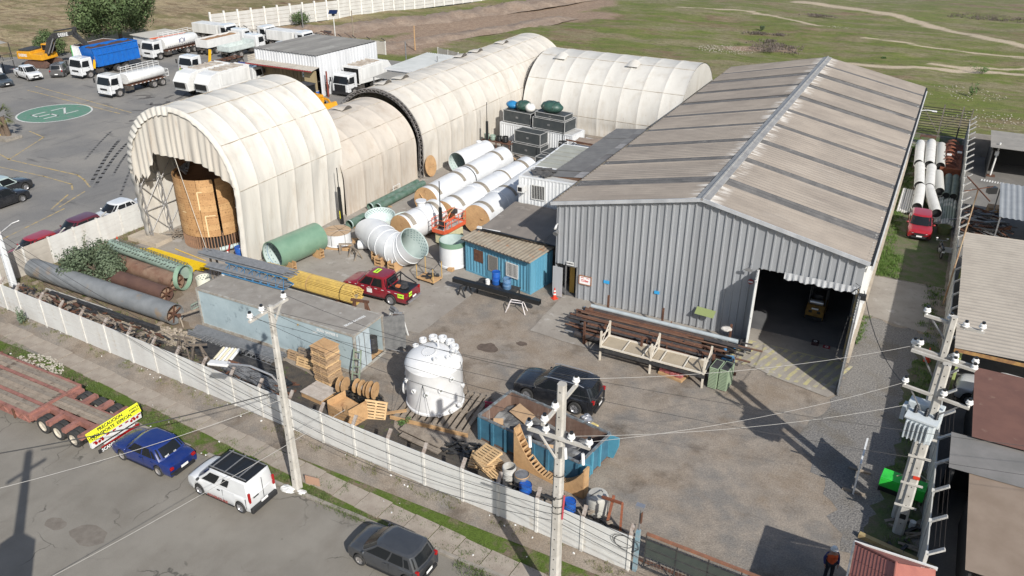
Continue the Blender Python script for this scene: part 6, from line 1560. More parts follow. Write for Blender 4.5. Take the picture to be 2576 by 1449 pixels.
# small white elbows beyond it
for i,(x,y,rz,lab)in enumerate(((-15.4,-.3,.5,'small white pipe elbow with black rim left of the large elbow'),(-15.6,.5,.7,'small white pipe elbow with a black collar behind the large elbow'))):
 t=thing('small_elbow',lab,'pipe elbow',(x,y,0),rz);MB().tube([(-.7,0,.38),(-.2,0,.38),(.2,.1,.38),(.5,.4,.4),(.6,.8,.42)],.34,20,caps=False).B('elbow',M_frpw,t,smooth=30);MB().tube([(-.74,0,.38),(-.66,0,.38)],.36,20,caps=False).B('black_rim',M_blackp,t)
# white tank with green top band
wt=thing('white_tank','white round open tank with a green upper band beside the blue office','tank',(-8.35,.55,0))
MB().lathe([(.5,0),(1.02,.05),(1.02,.18),(.97,.22),(.97,1.62)],48).B('shell',M_frpw,wt,smooth=30);MB().lathe([(.975,1.6),(.985,1.98),(.93,1.98),(.93,.6),(0,.55)],48).B('green_band',M_frpg,wt,smooth=30);MB().lathe([(.925,1.97),(.92,.62),(0,.6)],48).B('liner',M_frpi,wt,smooth=30)
MB().bb(.2,.6,-1.15,-.8,0,.22).B('block',M_wood,wt)
# orange access platform
ap=thing('access_platform','orange self propelled lift platform with guard rails between the white pipes','lift',(-10.75,3.9,0),PI/2-.1)
M_org=mat('safety orange',(.62,.115,.045),(.50,.09,.04),scale=3,fine=.06,rough=.5)
MB().bb(-1.1,1.1,-.5,.5,.18,.95).B('base',mat('pale yellow steel',(.55,.52,.32),(.45,.42,.26),scale=2,rough=.6),ap,bevel=.04)
for x in(-.8,.8):
 for s in(-1,1):wheel(ap,x,s*.5,.24,.16,s,M_rimd,0)
MB().bb(-1.3,1.3,-.58,.58,1.15,1.28).B('deck',mat('dirty deck',(.45,.42,.38),(.3,.28,.25),scale=3,rough=.8),ap)
mb=MB();mb.bb(-1.32,1.32,-.62,-.58,1.12,1.42);mb.bb(-1.32,1.32,.58,.62,1.12,1.42);mb.bb(-1.34,-1.3,-.6,.6,1.12,1.42);mb.bb(1.3,1.34,-.6,.6,1.12,1.42);mb.B('toe_board',M_org,ap)
mb=MB()
for z in(1.8,2.2):mb.tube([(-1.3,-.6,z),(1.3,-.6,z),(1.3,.6,z),(-1.3,.6,z)],.028,6,closed=True)
for x in(-1.3,-.45,.45,1.3):
 for s in(-.6,.6):mb.tube([(x,s,1.2),(x,s,2.2)],.028,6)
mb.bar((-1.3,-.6,1.3),(-.45,-.6,2.2),.04);mb.bar((.45,.6,1.3),(1.3,.6,2.2),.04);mb.B('guard_rail',M_org,ap)
mb=MB();mb.bb(-1.1,1.0,-.2,.2,.95,1.15);mb.bb(.9,1.25,.1,.5,1.9,2.2);mb.bb(-1.2,-1.0,-.5,-.1,1.6,2.0);mb.B('machinery',M_mblk,ap)
one(MB().bar((0,0,0),(1.15,.9,1.65),.1,.05),'timber',M_wood,'pale timber leaning on the orange lift platform','timber',(-11.3,2.95,1.3))
mb=MB();mb.extr([(0,0,0),(.7,0,0),(.55,0,.25),(.35,0,.75),(.15,0,.8)],(0,-.3,0),(0,.3,0));one(mb,'yellow_bracket',M_cat,'yellow steel bracket on the ground beside the white tank','bracket',(-10.2,2.2,0),.4)
# tall black posts with a yellow strip
for i,(x,y,hh,fat,lab)in enumerate(((-20.2,2.75,4.7,3.1,'tall black post with yellow strip against the hangar by the ring tank'),(-11.1,3.3,5.0,2.9,'tall black post with yellow strip beside the orange lift'),(-19.1,24.6,5.0,3.1,'tall black post with yellow strip between the long hangar and black crates'),(-9.4,21.5,4.9,3.0,'black post rising in front of the white container behind the sheds'))):
 t=thing('black_post',lab,'post',(x,y,0),0,'tall black extension posts');MB().cyl((0,0,0),(0,0,fat),.16,10,.13).B('sleeve',M_blackp,t,smooth=40);MB().cyl((0,0,fat),(-.0,0,hh),.035,6).B('rod',M_blackp,t);MB().bb(-.03,.03,-.17,-.155,.5,1.15).B('yellow_strip',mat('strip yellow',(.75,.68,.03),rough=.5),t)
 o=None
# trestles, trolley
def sawhorse(label,loc,rz,m=M_woodo,L=1.1,h=.75):
 t=thing('sawhorse',label,'sawhorse',loc,rz);MB().bb(-L/2,L/2,-.06,.06,h-.1,h).B('beam',m,t)
 me=MB().bar((0,0,0),(0,.33,-h+.02),.08).mesh('leg',m)
 for x in(-L/2+.1,L/2-.1):
  for s in(0,PI):link('leg',me,t,(x,0,h-.02),(0,0,s))
 return t
sawhorse('dark wooden sawhorse on the concrete left of the large elbow',(-16.4,-1.5,0),.5);sawhorse('second dark wooden sawhorse beside the first, turned the other way',(-15.3,-1.9,0),-.4)
tl=thing('cage_trolley','yellow framed cage trolley with tools standing by the pickup','trolley',(-8.45,-2.45,0),-.1)
MB().bb(-.75,.75,-.5,.5,.18,.26).B('deck',M_ply,tl);mb=MB()
for x in(-.72,.72):mb.tube([(x,-.48,.2),(x,-.48,1.25)],.035,5)
for x in(-.72,.72):mb.tube([(x,.48,.2),(x,.48,1.5)],.035,5)
mb.B('post',mat('dull yellow',(.5,.33,.1),(.38,.25,.1),scale=4,rough=.7),tl);mb=MB();mb.tube([(-.72,-.48,1.22),(.72,-.48,1.22),(.72,.48,1.48),(-.72,.48,1.48)],.025,5,closed=True);mb.tube([(-.72,-.48,.75),(.72,-.48,.75)],.02,5);mb.B('rail',M_mblk,tl)
for x in(-.6,.6):
 for s in(-1,1):MB().cyl((x,s*.42-.03,.09),(x,s*.42+.03,.09),.09,10).B('castor',M_blackp,tl)
mb=MB()
for i in range(9):mb.box((rnd.uniform(-.5,.5),rnd.uniform(-.35,.35),.32+rnd.random()*.1),(rnd.uniform(.15,.5),rnd.uniform(.06,.2),.1),rnd.uniform(0,3))
mb.B('tools',M_mblk,tl)
# black beam on trestles, drums on a bench
bb_=thing('black_beam','long black painted steel beam resting on trestles in front of the blue office','beam',(-6.1,-3.05,0),-.035)
mb=MB();mb.bb(0,6.6,-.16,-.12,.78,1.1);mb.bb(0,6.6,.12,.16,.78,1.1);mb.bb(0,6.6,-.12,.12,1.06,1.1);mb.bb(0,6.6,-.12,.12,.78,.8);mb.B('section',M_blackp,bb_)
sawhorse('dark steel trestle under the left end of the black beam',(-5.2,-3.1,0),PI/2-.2,M_mblk,.9,.77)
t=thing('white_trestle','white tubular trestle under the right end of the black beam','trestle',(-1.1,-3.55,0),.2)
mb=MB();
for y in(-.3,.3):mb.tube([(-.6,y,0),(-.35,y*.5,.74),(.45,y*.5,.74),(.7,y,0)],.035,6)
mb.tube([(-.35,-.15,.74),(-.35,.15,.74)],.03,5);mb.tube([(.45,-.15,.74),(.45,.15,.74)],.03,5);mb.B('frame',mat('white pink tube',(.60,.56,.55),rough=.5),t)
bn_=thing('work_bench','dark work bench in front of the blue office carrying drums','bench',(-3.2,-2.1,0),-.03);MB().bb(-1.5,1.5,-.45,.45,.7,.76).B('bench_top',M_mblk,bn_)
lg=MB().bb(-.04,.04,-.04,.04,0,.7).mesh('leg',M_mblk)
for x in(-1.4,1.4):
 for y in(-.4,.4):link('leg',lg,bn_,(x,y,0))
M_bdr=mat('blue drum plastic',(.010,.075,.36),(.02,.10,.34),scale=3,fine=.03,rough=.35,col3=(.25,.35,.5),scale3=6,c3=(.68,.78))
def drum(label,loc,r=.29,h=.9,m=M_bdr,open_=False,cat='drum',rz=0,group=None,top=None):
 t=thing('drum',label,cat,loc,rz,group);pr=[(0,0),(r*.93,0),(r,.04),(r,h*.32),(r*1.035,h*.34),(r,h*.37),(r,h*.63),(r*1.035,h*.66),(r,h*.69),(r,h-.04),(r*.95,h)]
 if open_:pr+=[(r*.9,h),(r*.9,h*.4),(0,h*.38)]
 else:pr+=[(r*.93,h-.03),(0,h-.03)]
 MB().lathe(pr,28).B('shell',m,t,smooth=35);MB().lathe([(r*1.01,h-.05),(r*1.05,h-.03),(r*1.01,h)],28).B('rim',top or m,t,smooth=35);return t
drum('blue drum on the bench in front of the blue office door',(-3.4,-2.0,.76),.28,.9);drum('dusty blue drum on the right end of the bench',(-2.45,-2.25,.76),.29,.75,mat('dusty blue',(.05,.14,.28),(.12,.2,.3),scale=5,rough=.6),True)
drum('small white pail on the bench',(-3.85,-2.35,.76),.15,.36,M_white,cat='pail')
drum('blue drum standing at the right foot of the torn hangar mouth',(-22.5,-6.05,0),.36,1.0)
# traffic cones
M_cone=mat('cone orange',(.55,.045,.018),rough=.5,fine=.05)
def cone(label,loc,h=.72):
 t=thing('traffic_cone',label,'traffic cone',loc,rnd.uniform(0,3),'orange traffic cones');MB().bb(-.19,.19,-.19,.19,0,.035).B('base',M_cone,t);MB().cyl((0,0,.035),(0,0,h),.14,20,.03).B('body',M_cone,t,smooth=40)
 for z in(.3,.52):
  r=lambda q:.14+(.03-.14)*(q-.035)/(h-.035)+.004
  MB().lathe([(r(z),z),(r(z+.11),z+.11)],20).B('reflective_band',M_white,t,smooth=40)
cone('orange cone beside the blue drum at the hangar mouth',(-23.35,-6.45,0));cone('orange cone by the car park wall behind the anchored green pipe',(-32.2,-8.8,0),.85);cone('orange cone at the left corner of the warehouse gable',(.35,-.75,0),.8);cone('orange cone in the shade of the lane behind the transformer pole',(22.85,2.5,0),.9)
one(MB().bar((0,0,0),(.3,.1,.9),.09),'red_strut',mat('dull red paint',(.3,.03,.025),rough=.6),'red painted steel strut leaning near the cone at the hangar mouth','strut',(-23.9,-6.0,0))

# ------------------------------------------------ wooden formwork drum inside the front hangar
fd=thing('formwork_drum','huge round plywood formwork drum on many timber legs inside the torn hangar mouth','formwork',(-27.0,-3.95,0))
Rr=2.42;z0,z1=1.05,5.5
lr=[math.radians(a)for a in range(0,360)]
def arc_panel(r,a0,a1,za,zb,m,name,seg=8,th=.03):
 rows=[]
 for(rr,z)in((r,za),(r,zb),(r-th,zb),(r-th,za),(r,za)):rows.append([(rr*math.cos(R_(a0+(a1-a0)*i/seg)),rr*math.sin(R_(a0+(a1-a0)*i/seg)),z)for i in range(seg+1)])
 return MB().grid(rows).B(name,m,fd,smooth=35)
plys=[mat('formwork ply %s'%n,c,c2,scale=1.4,fine=.12,fscale=8,rough=.75,col3=(.24,.12,.05),scale3=3.0,c3=(.60,.72))for n,c,c2 in(('a',(.46,.27,.12),(.39,.22,.095)),('b',(.42,.24,.105),(.36,.20,.085)),('c',(.49,.295,.135),(.42,.25,.11)))]
for lv in range(9):
 za,zb=z0+(z1-z0)*lv/9,z0+(z1-z0)*(lv+1)/9-.012
 for k,a in enumerate(range(-32+9*0,328,30)):
  a0,a1=a+.4,a+29.6
  if a==-32:a0=-30
  if a==298:a1=325.8
  arc_panel(Rr,a0,a1,za,zb,plys[(lv*5+k*k+lv*k)%3],'plywood_panel')
# rows of short seams and nails as small dark pegs
mb=MB();g=random.Random(5)
for lv in range(22):
 for k in range(64):
  a=R_(230+170*k/64+g.uniform(-1,1));z=z0+.12+lv*.2;w_=.012
  if g.random()<.55:c_,s_=math.cos(a),math.sin(a);mb.box(((Rr+.004)*c_,(Rr+.004)*s_,z),(.012,.035 if g.random()<.5 else.012,.05 if g.random()<.5 else.014),a)
o=mb.B('nail',mat('dark nail',(.10,.05,.02),rough=.8),fd);o['kind']='stuff'
for(a,za,zb,w_,nm)in((-62,3.2,4.6,.06,0),(-55,1.05,2.7,.06,0)):arc_panel(Rr+.02,a-1,a+1,za,zb,mat('pale tape',(.66,.52,.30),rough=.6),'pale_strip',2)
for(a0,a1,z)in((-55,-38,2.7),(-62,-54,4.55),(-100,-90,2.9)):arc_panel(Rr+.02,a0,a1,z,z+.06,_M['pale tape'],'pale_strip',4)
ls=MB().bb(-.03,.03,-.075,.075,0,1.25).mesh('leg',mat('leg timber',(.30,.17,.10),(.22,.13,.08),scale=4,fine=.15,rough=.85))
for k in range(68):
 a=2*PI*k/68;o=link('leg',ls,fd,((Rr-.09)*math.cos(a),(Rr-.09)*math.sin(a),0),(0,0,a+PI/2));
MB().lathe([(Rr-.35,1.3),(Rr-.35,.02)],40).B('inner_skin',M_black,fd)
# inner vertical slats of the taller rear half
sl2=MB().bb(-.012,.012,-.08,.08,0,4.9).mesh('slat',mat('slat brown',(.20,.105,.05),(.14,.075,.04),scale=3,fine=.15,rough=.85))
for k in range(60):
 a=R_(-20+220*k/60);link('slat',sl2,fd,((Rr-.12)*math.cos(a),(Rr-.12)*math.sin(a),1.35),(0,0,a))
arc_panel(Rr+.0,10,175,5.5,6.25,mat('upper brown board',(.18,.095,.05),(.13,.07,.04),scale=2,rough=.85),'upper_board',24)
MB().lathe([(Rr-.16,5.3),(Rr-.1,5.34),(Rr-.16,5.38)],40).B('hoop',M_blackp,fd)
mb=MB()
for i in range(7):mb.box((-2.1+.25*math.cos(i),-.6+.12*i,5.3+.05*i),(.9,.12,.12),R_(20*i),Matrix.Rotation(.5-.2*i,3,'Y'))
mb.B('steel_offcuts',M_steel,fd)
mb=MB()
for i in range(16):mb.box((rnd.uniform(-.5,.5),rnd.uniform(-.4,.4),.12+.03*i),(rnd.uniform(.4,1.1),.1,.03),rnd.uniform(0,3))
tag(mb.B('timber_offcuts',M_woodo,loc=(-29.6,-5.3,0)),'small heap of grey timber offcuts at the hangar mouth beside the drum','offcuts',kind='stuff')
gb=thing('green_beam','pale green ribbed pipe piece lying under the legs of the wooden drum','pipe',(-24.6,-6.0,0),.9);mb=MB();mb.tube([(0,0,.3),(1.9,0,.5)],.17,12);mb.B('pipe',M_frpi,gb,smooth=30)
for i in range(7):MB().lathe([(.2,-.02),(.21,0),(.2,.02)],14,c=(0.1+i*.28,0,.31+i*.03),axis='X').B('ring',M_rust,gb)
# yellow flat bars
yb=thing('yellow_bars','long bright yellow flat bars laid on the concrete before the hangar mouth','bars',(-30.3,-8.6,0),-.03)
M_yel=mat('bright yellow',(.72,.50,.012),(.64,.43,.012),scale=3,fine=.04,rough=.45)
for i in range(9):
 for k in range(2):
  L=6.4+rnd.uniform(-.3,.5);MB().box((0,0,0),(L,.11,.05)).B('bar',M_yel,yb,loc=(3.3+rnd.uniform(-.2,.35)+.06*i,-.5+i*.13,.1+k*.09+.04),rz=rnd.uniform(-.006,.006))
o=one(MB().box((0,0,0),(3.6,.07,.05)),'yellow_bar',mat('pale yellow bar',(.62,.42,.10),rough=.6),'single paler yellow bar lying apart from the yellow bundle','bar',(-26.3,-7.35,.05),-.12)

# ------------------------------------------------ corner with big pipes
M_gpipe=mat('grey weathered pipe',(.15,.158,.16),(.20,.208,.21),scale=1.2,fine=.08,rough=.6,bump=.2,col3=(.23,.17,.11),scale3=.9,c3=(.60,.72))
lp=thing('long_grey_pipe','very long weathered grey pipe with a spider brace at its end, behind the near wall','pipe',(-32.9,-15.05,0),-.005)
MB().pipe((0,0,.78),(13.9,0,.78),.66,.63,40).B('pipe',M_gpipe,lp,smooth=40)
for x in(3.4,5.9,9.0):MB().lathe([(.665,x-.03),(.672,x),(.665,x+.03)],40,c=(0,0,.78),axis='X').B('weld_seam',M_gpipe,lp,smooth=30)
MB().lathe([(0,0),(.62,0)],32,c=(13.3,0,.78),axis='X').B('inner_disc',mat('tan disc',(.28,.19,.13),rough=.85),lp)
mb=MB()
for a in(.3,1.35,2.4,3.45,4.5,5.55):mb.bar((13.75,0,.78),(13.75,.6*math.cos(a),.78+.6*math.sin(a)),.06)
mb.cyl((13.5,0,.78),(14.3,0,.78),.07,8);mb.B('spider_brace',M_rust,lp);MB().lathe([(0,0),(.14,0),(.14,.06),(0,.06)],14,c=(14.2,0,.78),axis='X').B('hub_flange',M_rust,lp)
for x in(.8,6,12.9):MB().bb(x-.1,x+.1,-.8,.8,0,.14).B('sleeper',M_woodo,lp)
def rustpipe(label,p0,L,r,rz,m,extra=True):
 t=thing('rusty_pipe',label,'pipe',p0,rz);MB().pipe((0,0,r+.08),(L,0,r+.08),r,r-.03,32).B('pipe',m,t,smooth=40)
 MB().lathe([(0,0),(r-.04,0)],28,c=(L-.35,0,r+.08),axis='X').B('inner_disc',_M['tan disc'],t);mb=MB()
 for a in(.2,1.3,2.3,3.3,4.4,5.4):mb.bar((L-.06,0,r+.08),(L-.06,(r-.02)*math.cos(a),r+.08+(r-.02)*math.sin(a)),.05)
 mb.cyl((L-.2,0,r+.08),(L+.25,0,r+.08),.06,8);mb.B('spider_brace',M_rust,t)
 for x in(.6,L-.8):MB().bb(x-.1,x+.1,-r*1.1,r*1.1,0,.1).B('sleeper',M_woodo,t)
 return t
rp1=rustpipe('tan and brown rusty pipe with a braced open end beside the anchored green pipe',(-28.7,-11.5,0),6.1,.56,-.04,mat('tan rusty pipe',(.23,.155,.105),(.14,.07,.045),scale=1.1,fine=.12,rough=.8,bump=.3,col3=(.07,.04,.03),scale3=1.5,c3=(.58,.68)))
rp2=rustpipe('dark brown rusty pipe between the tan one and the long grey pipe',(-27.4,-13.1,0),5.5,.52,-.03,mat('brown rusty pipe',(.115,.062,.045),(.085,.045,.035),scale=1.1,fine=.12,rough=.8,bump=.3))
ag=thing('anchored_green_pipe','pale green pipe covered with bent steel anchors in front of the hangar mouth','pipe',(-31.0,-10.15,0),-.075)
M_pg=mat('pale green paint',(.255,.33,.275),(.20,.265,.22),scale=1.5,fine=.06,rough=.6,col3=(.20,.22,.17),scale3=2.5)
MB().cyl((0,0,1.0),(8.3,0,1.0),.40,30).B('pipe',M_pg,ag,smooth=40);MB().lathe([(0,0),(.47,0),(.47,.08),(0,.08)],24,c=(8.3,0,1.0),axis='X').B('end_flange',M_pg,ag)
an_=MB().tube([(0,0,.38),(0,0,.54),(.22,.12,.54)],.022,4).mesh('anchor',mat('anchor steel',(.09,.10,.08),rough=.7))
for i in range(24):
 for a in(-1.1,-.55,0,.55,1.1):link('anchor',an_,ag,(.5+i*.32,0,1.0),(a+rnd.uniform(-.1,.1),0,rnd.choice((0,PI))*0))
for x in(2.0,3.2,5.2):MB().bb(x-.06,x+.06,-.75,.75,0,.6).B('stand',M_pg if x>3 else M_rust,ag)
gr2=thing('green_ring','pale green fibreglass half ring leaning over the end of the rusty pipe','ring',(-22.4,-11.4,0),.25);MB().lathe([(.82,-.16),(.86,-.16),(.86,.16),(.82,.16),(.82,-.16)],40,c=(0,0,.9),axis='X').B('ring',mat('ring green',(.17,.27,.19),(.23,.33,.24),scale=2,rough=.4),gr2,smooth=35)
wb_=thing('white_ring','small white marked ring tank beside the container end','ring',(-21.7,-10.3,0));MB().lathe([(.52,0),(.52,.62),(.47,.62),(.47,.1),(0,.1)],32).B('shell',mat('cream gelcoat',(.62,.62,.52),rough=.5),wb_,smooth=35);k_=marks(wb_,.47,.15,.6,3,14,axis='Z')
gs=thing('green_grating','pale green steel grating step propped beside the grey pipe end','grating',(-19.6,-13.4,.25),.9)
for i in range(9):MB().box((0,0,0),(.03,.7,.05)).B('bar',M_pg,gs,loc=(i*.11,0,.12*i*.4))
mb=MB();mb.bar((0,-.35,0),(.95,-.35,.42),.05);mb.bar((0,.35,0),(.95,.35,.42),.05);mb.B('frame',M_pg,gs)
sawhorse('dark timber trestle holding the braced end of the long grey pipe',(-18.5,-14.4,0),1.2,M_woodo,1.6,.8)
poly_sheet('dark_ground',[(-33.2,-18.6),(-10,-19.4),(-3.5,-19.7),(2,-19.95),(12.5,-20.4),(12.4,-18.8),(4,-17.9),(-1,-17.3),(-3,-15.4),(-18,-15.1),(-19.5,-15.9),(-32.5,-16.0)],.008,mat('dark littered soil',(.085,.07,.052),(.05,.045,.04),scale=1.8,fine=.35,fscale=14,rough=.95,bump=.8,col3=(.07,.09,.03),scale3=1.4,c3=(.58,.66)),jag=.3,seed=77,step=.6)
# black beams, timber and junk strip along the wall
mb_=[('black square beam lying in two pieces along the wall behind the stones',(-29.5,-16.35),(-19.3,-16.35),.3,M_mblk),('thin pale conduit lying between the grey pipe and black beam',(-30.5,-15.98),(-24.0,-16.0),.13,mat('pale conduit',(.40,.39,.36),rough=.7)),('brown rusty screw shaft lying against the inside of the near wall',(-24.3,-18.3),(-17.6,-18.3),.28,M_rust)]
for lab,a,b,s_,m in mb_:
 o=one(MB().bar((a[0],a[1],s_/2+.06),(b[0],b[1]+.05,s_/2+.06),s_)if s_!=.28 else MB().tube([(a[0],a[1],.35),(-21,a[1],.35),(-18.7,a[1],.33),(b[0],b[1],.3)],[.22,.26,.17,.07],12),'scrap_beam',m,lab,'beam')
for i in range(12):
 x=-31.5+i*1.15;one(MB().box((0,0,0),(rnd.uniform(.9,1.3),.22,.12),0),'sleeper',M_woodo,'%s short grey timber sleeper behind the near wall, counted from the left'%('first' if i==0 else ORD[i]),'sleeper',(x,-17.6+rnd.uniform(-.2,.4),.1),PI/2+rnd.uniform(-.3,.3),group='grey sleepers behind the near wall')
g=random.Random(11)
def junk(name,label,cx,cy,rx,ry,n,mats,s=(.2,1.0),h=.35,seed=0,cat='scrap'):
 g=random.Random(seed);t=thing(name,label,cat,(cx,cy,0))
 for k,m in enumerate(mats):
  mb=MB()
  for i in range(n//len(mats)):
   L=g.uniform(*s);mb.box((g.uniform(-rx,rx),g.uniform(-ry,ry),.05+g.random()*h),(L,g.uniform(.04,.16),g.uniform(.03,.12)),g.gauss(0,.5),Matrix.Rotation(g.gauss(0,.15),3,'Y'))
  o=mb.B('scrap',m,t);o['kind']='stuff'
 return t
junk('scrap_strip','dark strip of mixed scrap and timber behind the left end of the near wall',-29.5,-17.4,3.2,.9,150,(M_mblk,M_woodo,M_rust),seed=1)
junk('scrap_strip','mixed rusty scrap and timber behind the near wall below the stone heaps',-22.0,-17.4,4.2,.8,150,(M_woodo,M_rust,M_mblk),seed=2)

# ------------------------------------------------ long pale container
M_cb=mat('pale blue container paint',(.36,.435,.455),(.30,.37,.39),scale=1.0,fine=.04,rough=.6,col3=(.17,.21,.23),scale3=1.1,c3=(.60,.68))
M_cr=mat('dirty container roof',(.27,.25,.22),(.21,.19,.165),scale=1.2,fine=.1,rough=.85,col3=(.36,.34,.31),scale3=2)
lc=thing('long_container','long pale blue grey reefer container with dirty roof and open right door','container',(-17.6,-14.3,0))
L,Wd,H=12.0,2.62,2.6
for k in range(10):
 for y in(.03,Wd-.03):
  o=MB().bb(k*1.2+.006,(k+1)*1.2-.006,y-.025,y+.025,.16,H-.12).B('side_panel',M_cb,lc)
mb=MB()
for y in(0,Wd):mb.bb(-.04,L+.04,y-.05,y+.05,0,.16);mb.bb(-.04,L+.04,y-.05,y+.05,H-.12,H)
for x in(0,L):mb.bb(x-.05,x+.05,-.05,Wd+.05,H-.12,H)
for x in(0,L):
 for y in(0,Wd):mb.bb(x-.06,x+.07,y-.06,y+.07,.0,H+.01)
mb.bb(L-.05,L+.05,-.05,Wd+.05,0,.18);mb.bb(0,.04,0,Wd,.1,H);mb.B('frame',mat('dirty frame',(.36,.36,.33),(.24,.2,.16),scale=3,rough=.7),lc)
for k in range(10):MB().bb(k*1.2+.01,k*1.2+1.19,0,Wd,H-.05,H-.012+.004*(k%2)).B('roof_panel',M_cr,lc)
MB().bb(0,L,.06,Wd-.06,.1,.18).B('floor',M_wood,lc);MB().bb(L-4,L-3.9,.06,Wd-.06,.18,H-.1).B('bulkhead',M_black,lc)
MB().bb(L+.02,L+.07,.05,1.28,.2,H-.14).B('door',mat('pale door',(.42,.48,.50),(.34,.39,.41),scale=2,rough=.55,col3=(.2,.24,.26),scale3=2),lc)
mb=MB();mb.bb(L+.08,L+.10,.3,.33,.2,H-.2);mb.bb(L+.08,L+.10,.75,.78,.2,H-.2);mb.B('lock_rod',M_steel,lc)
o=MB().bb(0,1.25,-.03,.03,.2,H-.14).B('door',mat('dark grey door',(.16,.16,.155),(.10,.10,.10),scale=3,rough=.7),lc,loc=(L+.05,Wd,0));o.rotation_euler=(0,0,R_(42))
text('SEAU 541903 5',.24,M_white,lc,(10.1,-.0,2.22),(PI/2,0,0));text('22R1',.17,M_white,lc,(9.2,-.0,2.0),(PI/2,0,0));text('SEAU 5419035',.25,M_white,lc,(11.1,1.3,H+.006),(0,0,PI/2-.2))
MB().cyl((8.0,-.03,2.2),(8.0,-.06,2.2),.06,10).B('brass_fitting',mat('brass',(.45,.3,.1),rough=.5),lc)
drum('blue drum standing inside the open container doorway',(-6.2,-12.65,.18),.3,1.05)
drum('dark drum inside the container doorway behind the blue one',(-6.1,-12.1,.18),.28,1.0,M_mblk)
# truss and rods on the container roof
M_btr=mat('truss blue',(.03,.12,.24),(.05,.15,.26),scale=4,fine=.06,rough=.5)
bt=thing('blue_truss','blue steel lattice truss girder standing on the container roof under grey rods','truss',(-17.6,-11.75,2.62),.02)
mb=MB();
for(y,z)in((-.45,.06),(.45,.06),(0,.62)):mb.tube([(0,y,z),(5.0,y,z)],.05,6)
for i in range(8):
 x=i*.625
 for s in(-.45,.45):mb.tube([(x,s,.06),(x+.31,0,.62),(x+.625,s,.06)],.028,5)
 mb.tube([(x,-.45,.06),(x,.45,.06)],.028,5)
mb.tube([(5,-.45,.06),(5,.45,.06)],.028,5);mb.B('lattice',M_btr,bt)
for x in(.1,4.9):
 for y in(-.45,.45):MB().cyl((x,y,-.02),(x,y,.02),.1,12).B('foot_plate',M_white,bt)
def rods(name,label,loc,rz,L,nx,nz_,r,m,jit=.4,cat='rods',seed=0,sides=6,slope=0):
 g=random.Random(seed);t=thing(name,label,cat,loc,rz)
 me=MB().tube([(0,0,0),(L,0,slope)],r,sides).mesh('rod',m)
 for k in range(nz_):
  for j in range(nx-k%2):
   link('rod',me,t,(g.uniform(-jit,jit),(j-(nx-1)/2+.5*(k%2))*r*2.1,r+k*r*1.8),(0,0,g.uniform(-.004,.004)))
 return t
M_grod=mat('galvanised rod',(.23,.235,.24),(.17,.175,.18),scale=4,rough=.45,metal=.3)
rods('steel_rods','bundle of long grey steel tubes lying across the blue truss',(-19.6,-11.5,3.3),.03,7.0,8,3,.05,M_grod,.5,seed=1,sides=4)
rods('steel_rods','second lower bundle of grey tubes beside the blue truss on the container',(-18.9,-11.95,2.72),.04,6.2,6,3,.05,M_grod,.3,seed=2,sides=4)
t=thing('timber_support','timber and steel prop carrying the long tubes at the hangar side of the container','prop',(-19.2,-11.3,0));mb=MB()
for s in(-.5,.5):mb.bar((s,0,0),(s*.5,0,3.3),.1);mb.bar((s+.0,0,.1),(-s*.6,0,2.6),.07)
mb.B('frame',M_woodo,t)
# yellow tube bundle (round, flared end)
M_ytube=mat('yellow brown tube',(.60,.42,.11),(.48,.33,.10),scale=5,fine=.08,rough=.6)
yt=thing('yellow_tube_bundle','round bundle of long yellow tubes lying on stands behind the container','tubes',(-17.9,-8.0,0),-.01)
me=MB().tube([(0,0,0),(7.6,0,0)],.045,5).mesh('tube',M_ytube)
n=0
for rr,cnt in((.56,36),(.46,30),(.36,22),(.25,16)):
 for j in range(cnt):
  a=2*PI*j/cnt+rr;link('tube',me,yt,(rnd.uniform(-.15,.15),rr*math.cos(a),.95+rr*math.sin(a)),(0,rnd.uniform(-.003,.003),0));n+=1
MB().lathe([(.62,0),(.62,.06)],30,c=(3.8,0,.95),axis='X').B('strap',M_wood,yt);MB().lathe([(.62,0),(.62,.05)],30,c=(6.6,0,.95),axis='X').B('strap',M_blackp,yt)
MB().lathe([(0,0),(.26,0)],20,c=(7.5,0,.95),axis='X').B('core',mat('core tan',(.25,.2,.12),rough=.9),yt)
for x in(1.2,6.2):MB().bb(x-.08,x+.08,-.7,.7,0,.36).B('stand',M_rust,yt)
t=thing('red_brown_trestle','brown steel trestle behind the right end of the container','trestle',(-8.6,-9.9,0),.2);mb=MB()
for s in(-.6,.6):mb.bar((s,-.5,0),(s*.6,0,1.9),.14);mb.bar((s,.5,0),(s*.6,0,1.9),.14)
mb.bar((-.6,0,1.9),(.6,0,1.9),.14);mb.B('frame',M_rust,t)
t=thing('bench_grinder_stand','black wheeled machine on the corner behind the container roof edge','machine',(-9.4,-10.6,0));MB().bb(-.4,.4,-.3,.3,1.0,1.5).B('body',M_mblk,t,bevel=.05);MB().cyl((.3,-.4,1.05),(.3,-.3,1.05),.16,12).B('wheel',M_tyre,t);MB().bb(-.3,.3,-.25,.25,0,1.0).B('stand',M_rust,t)
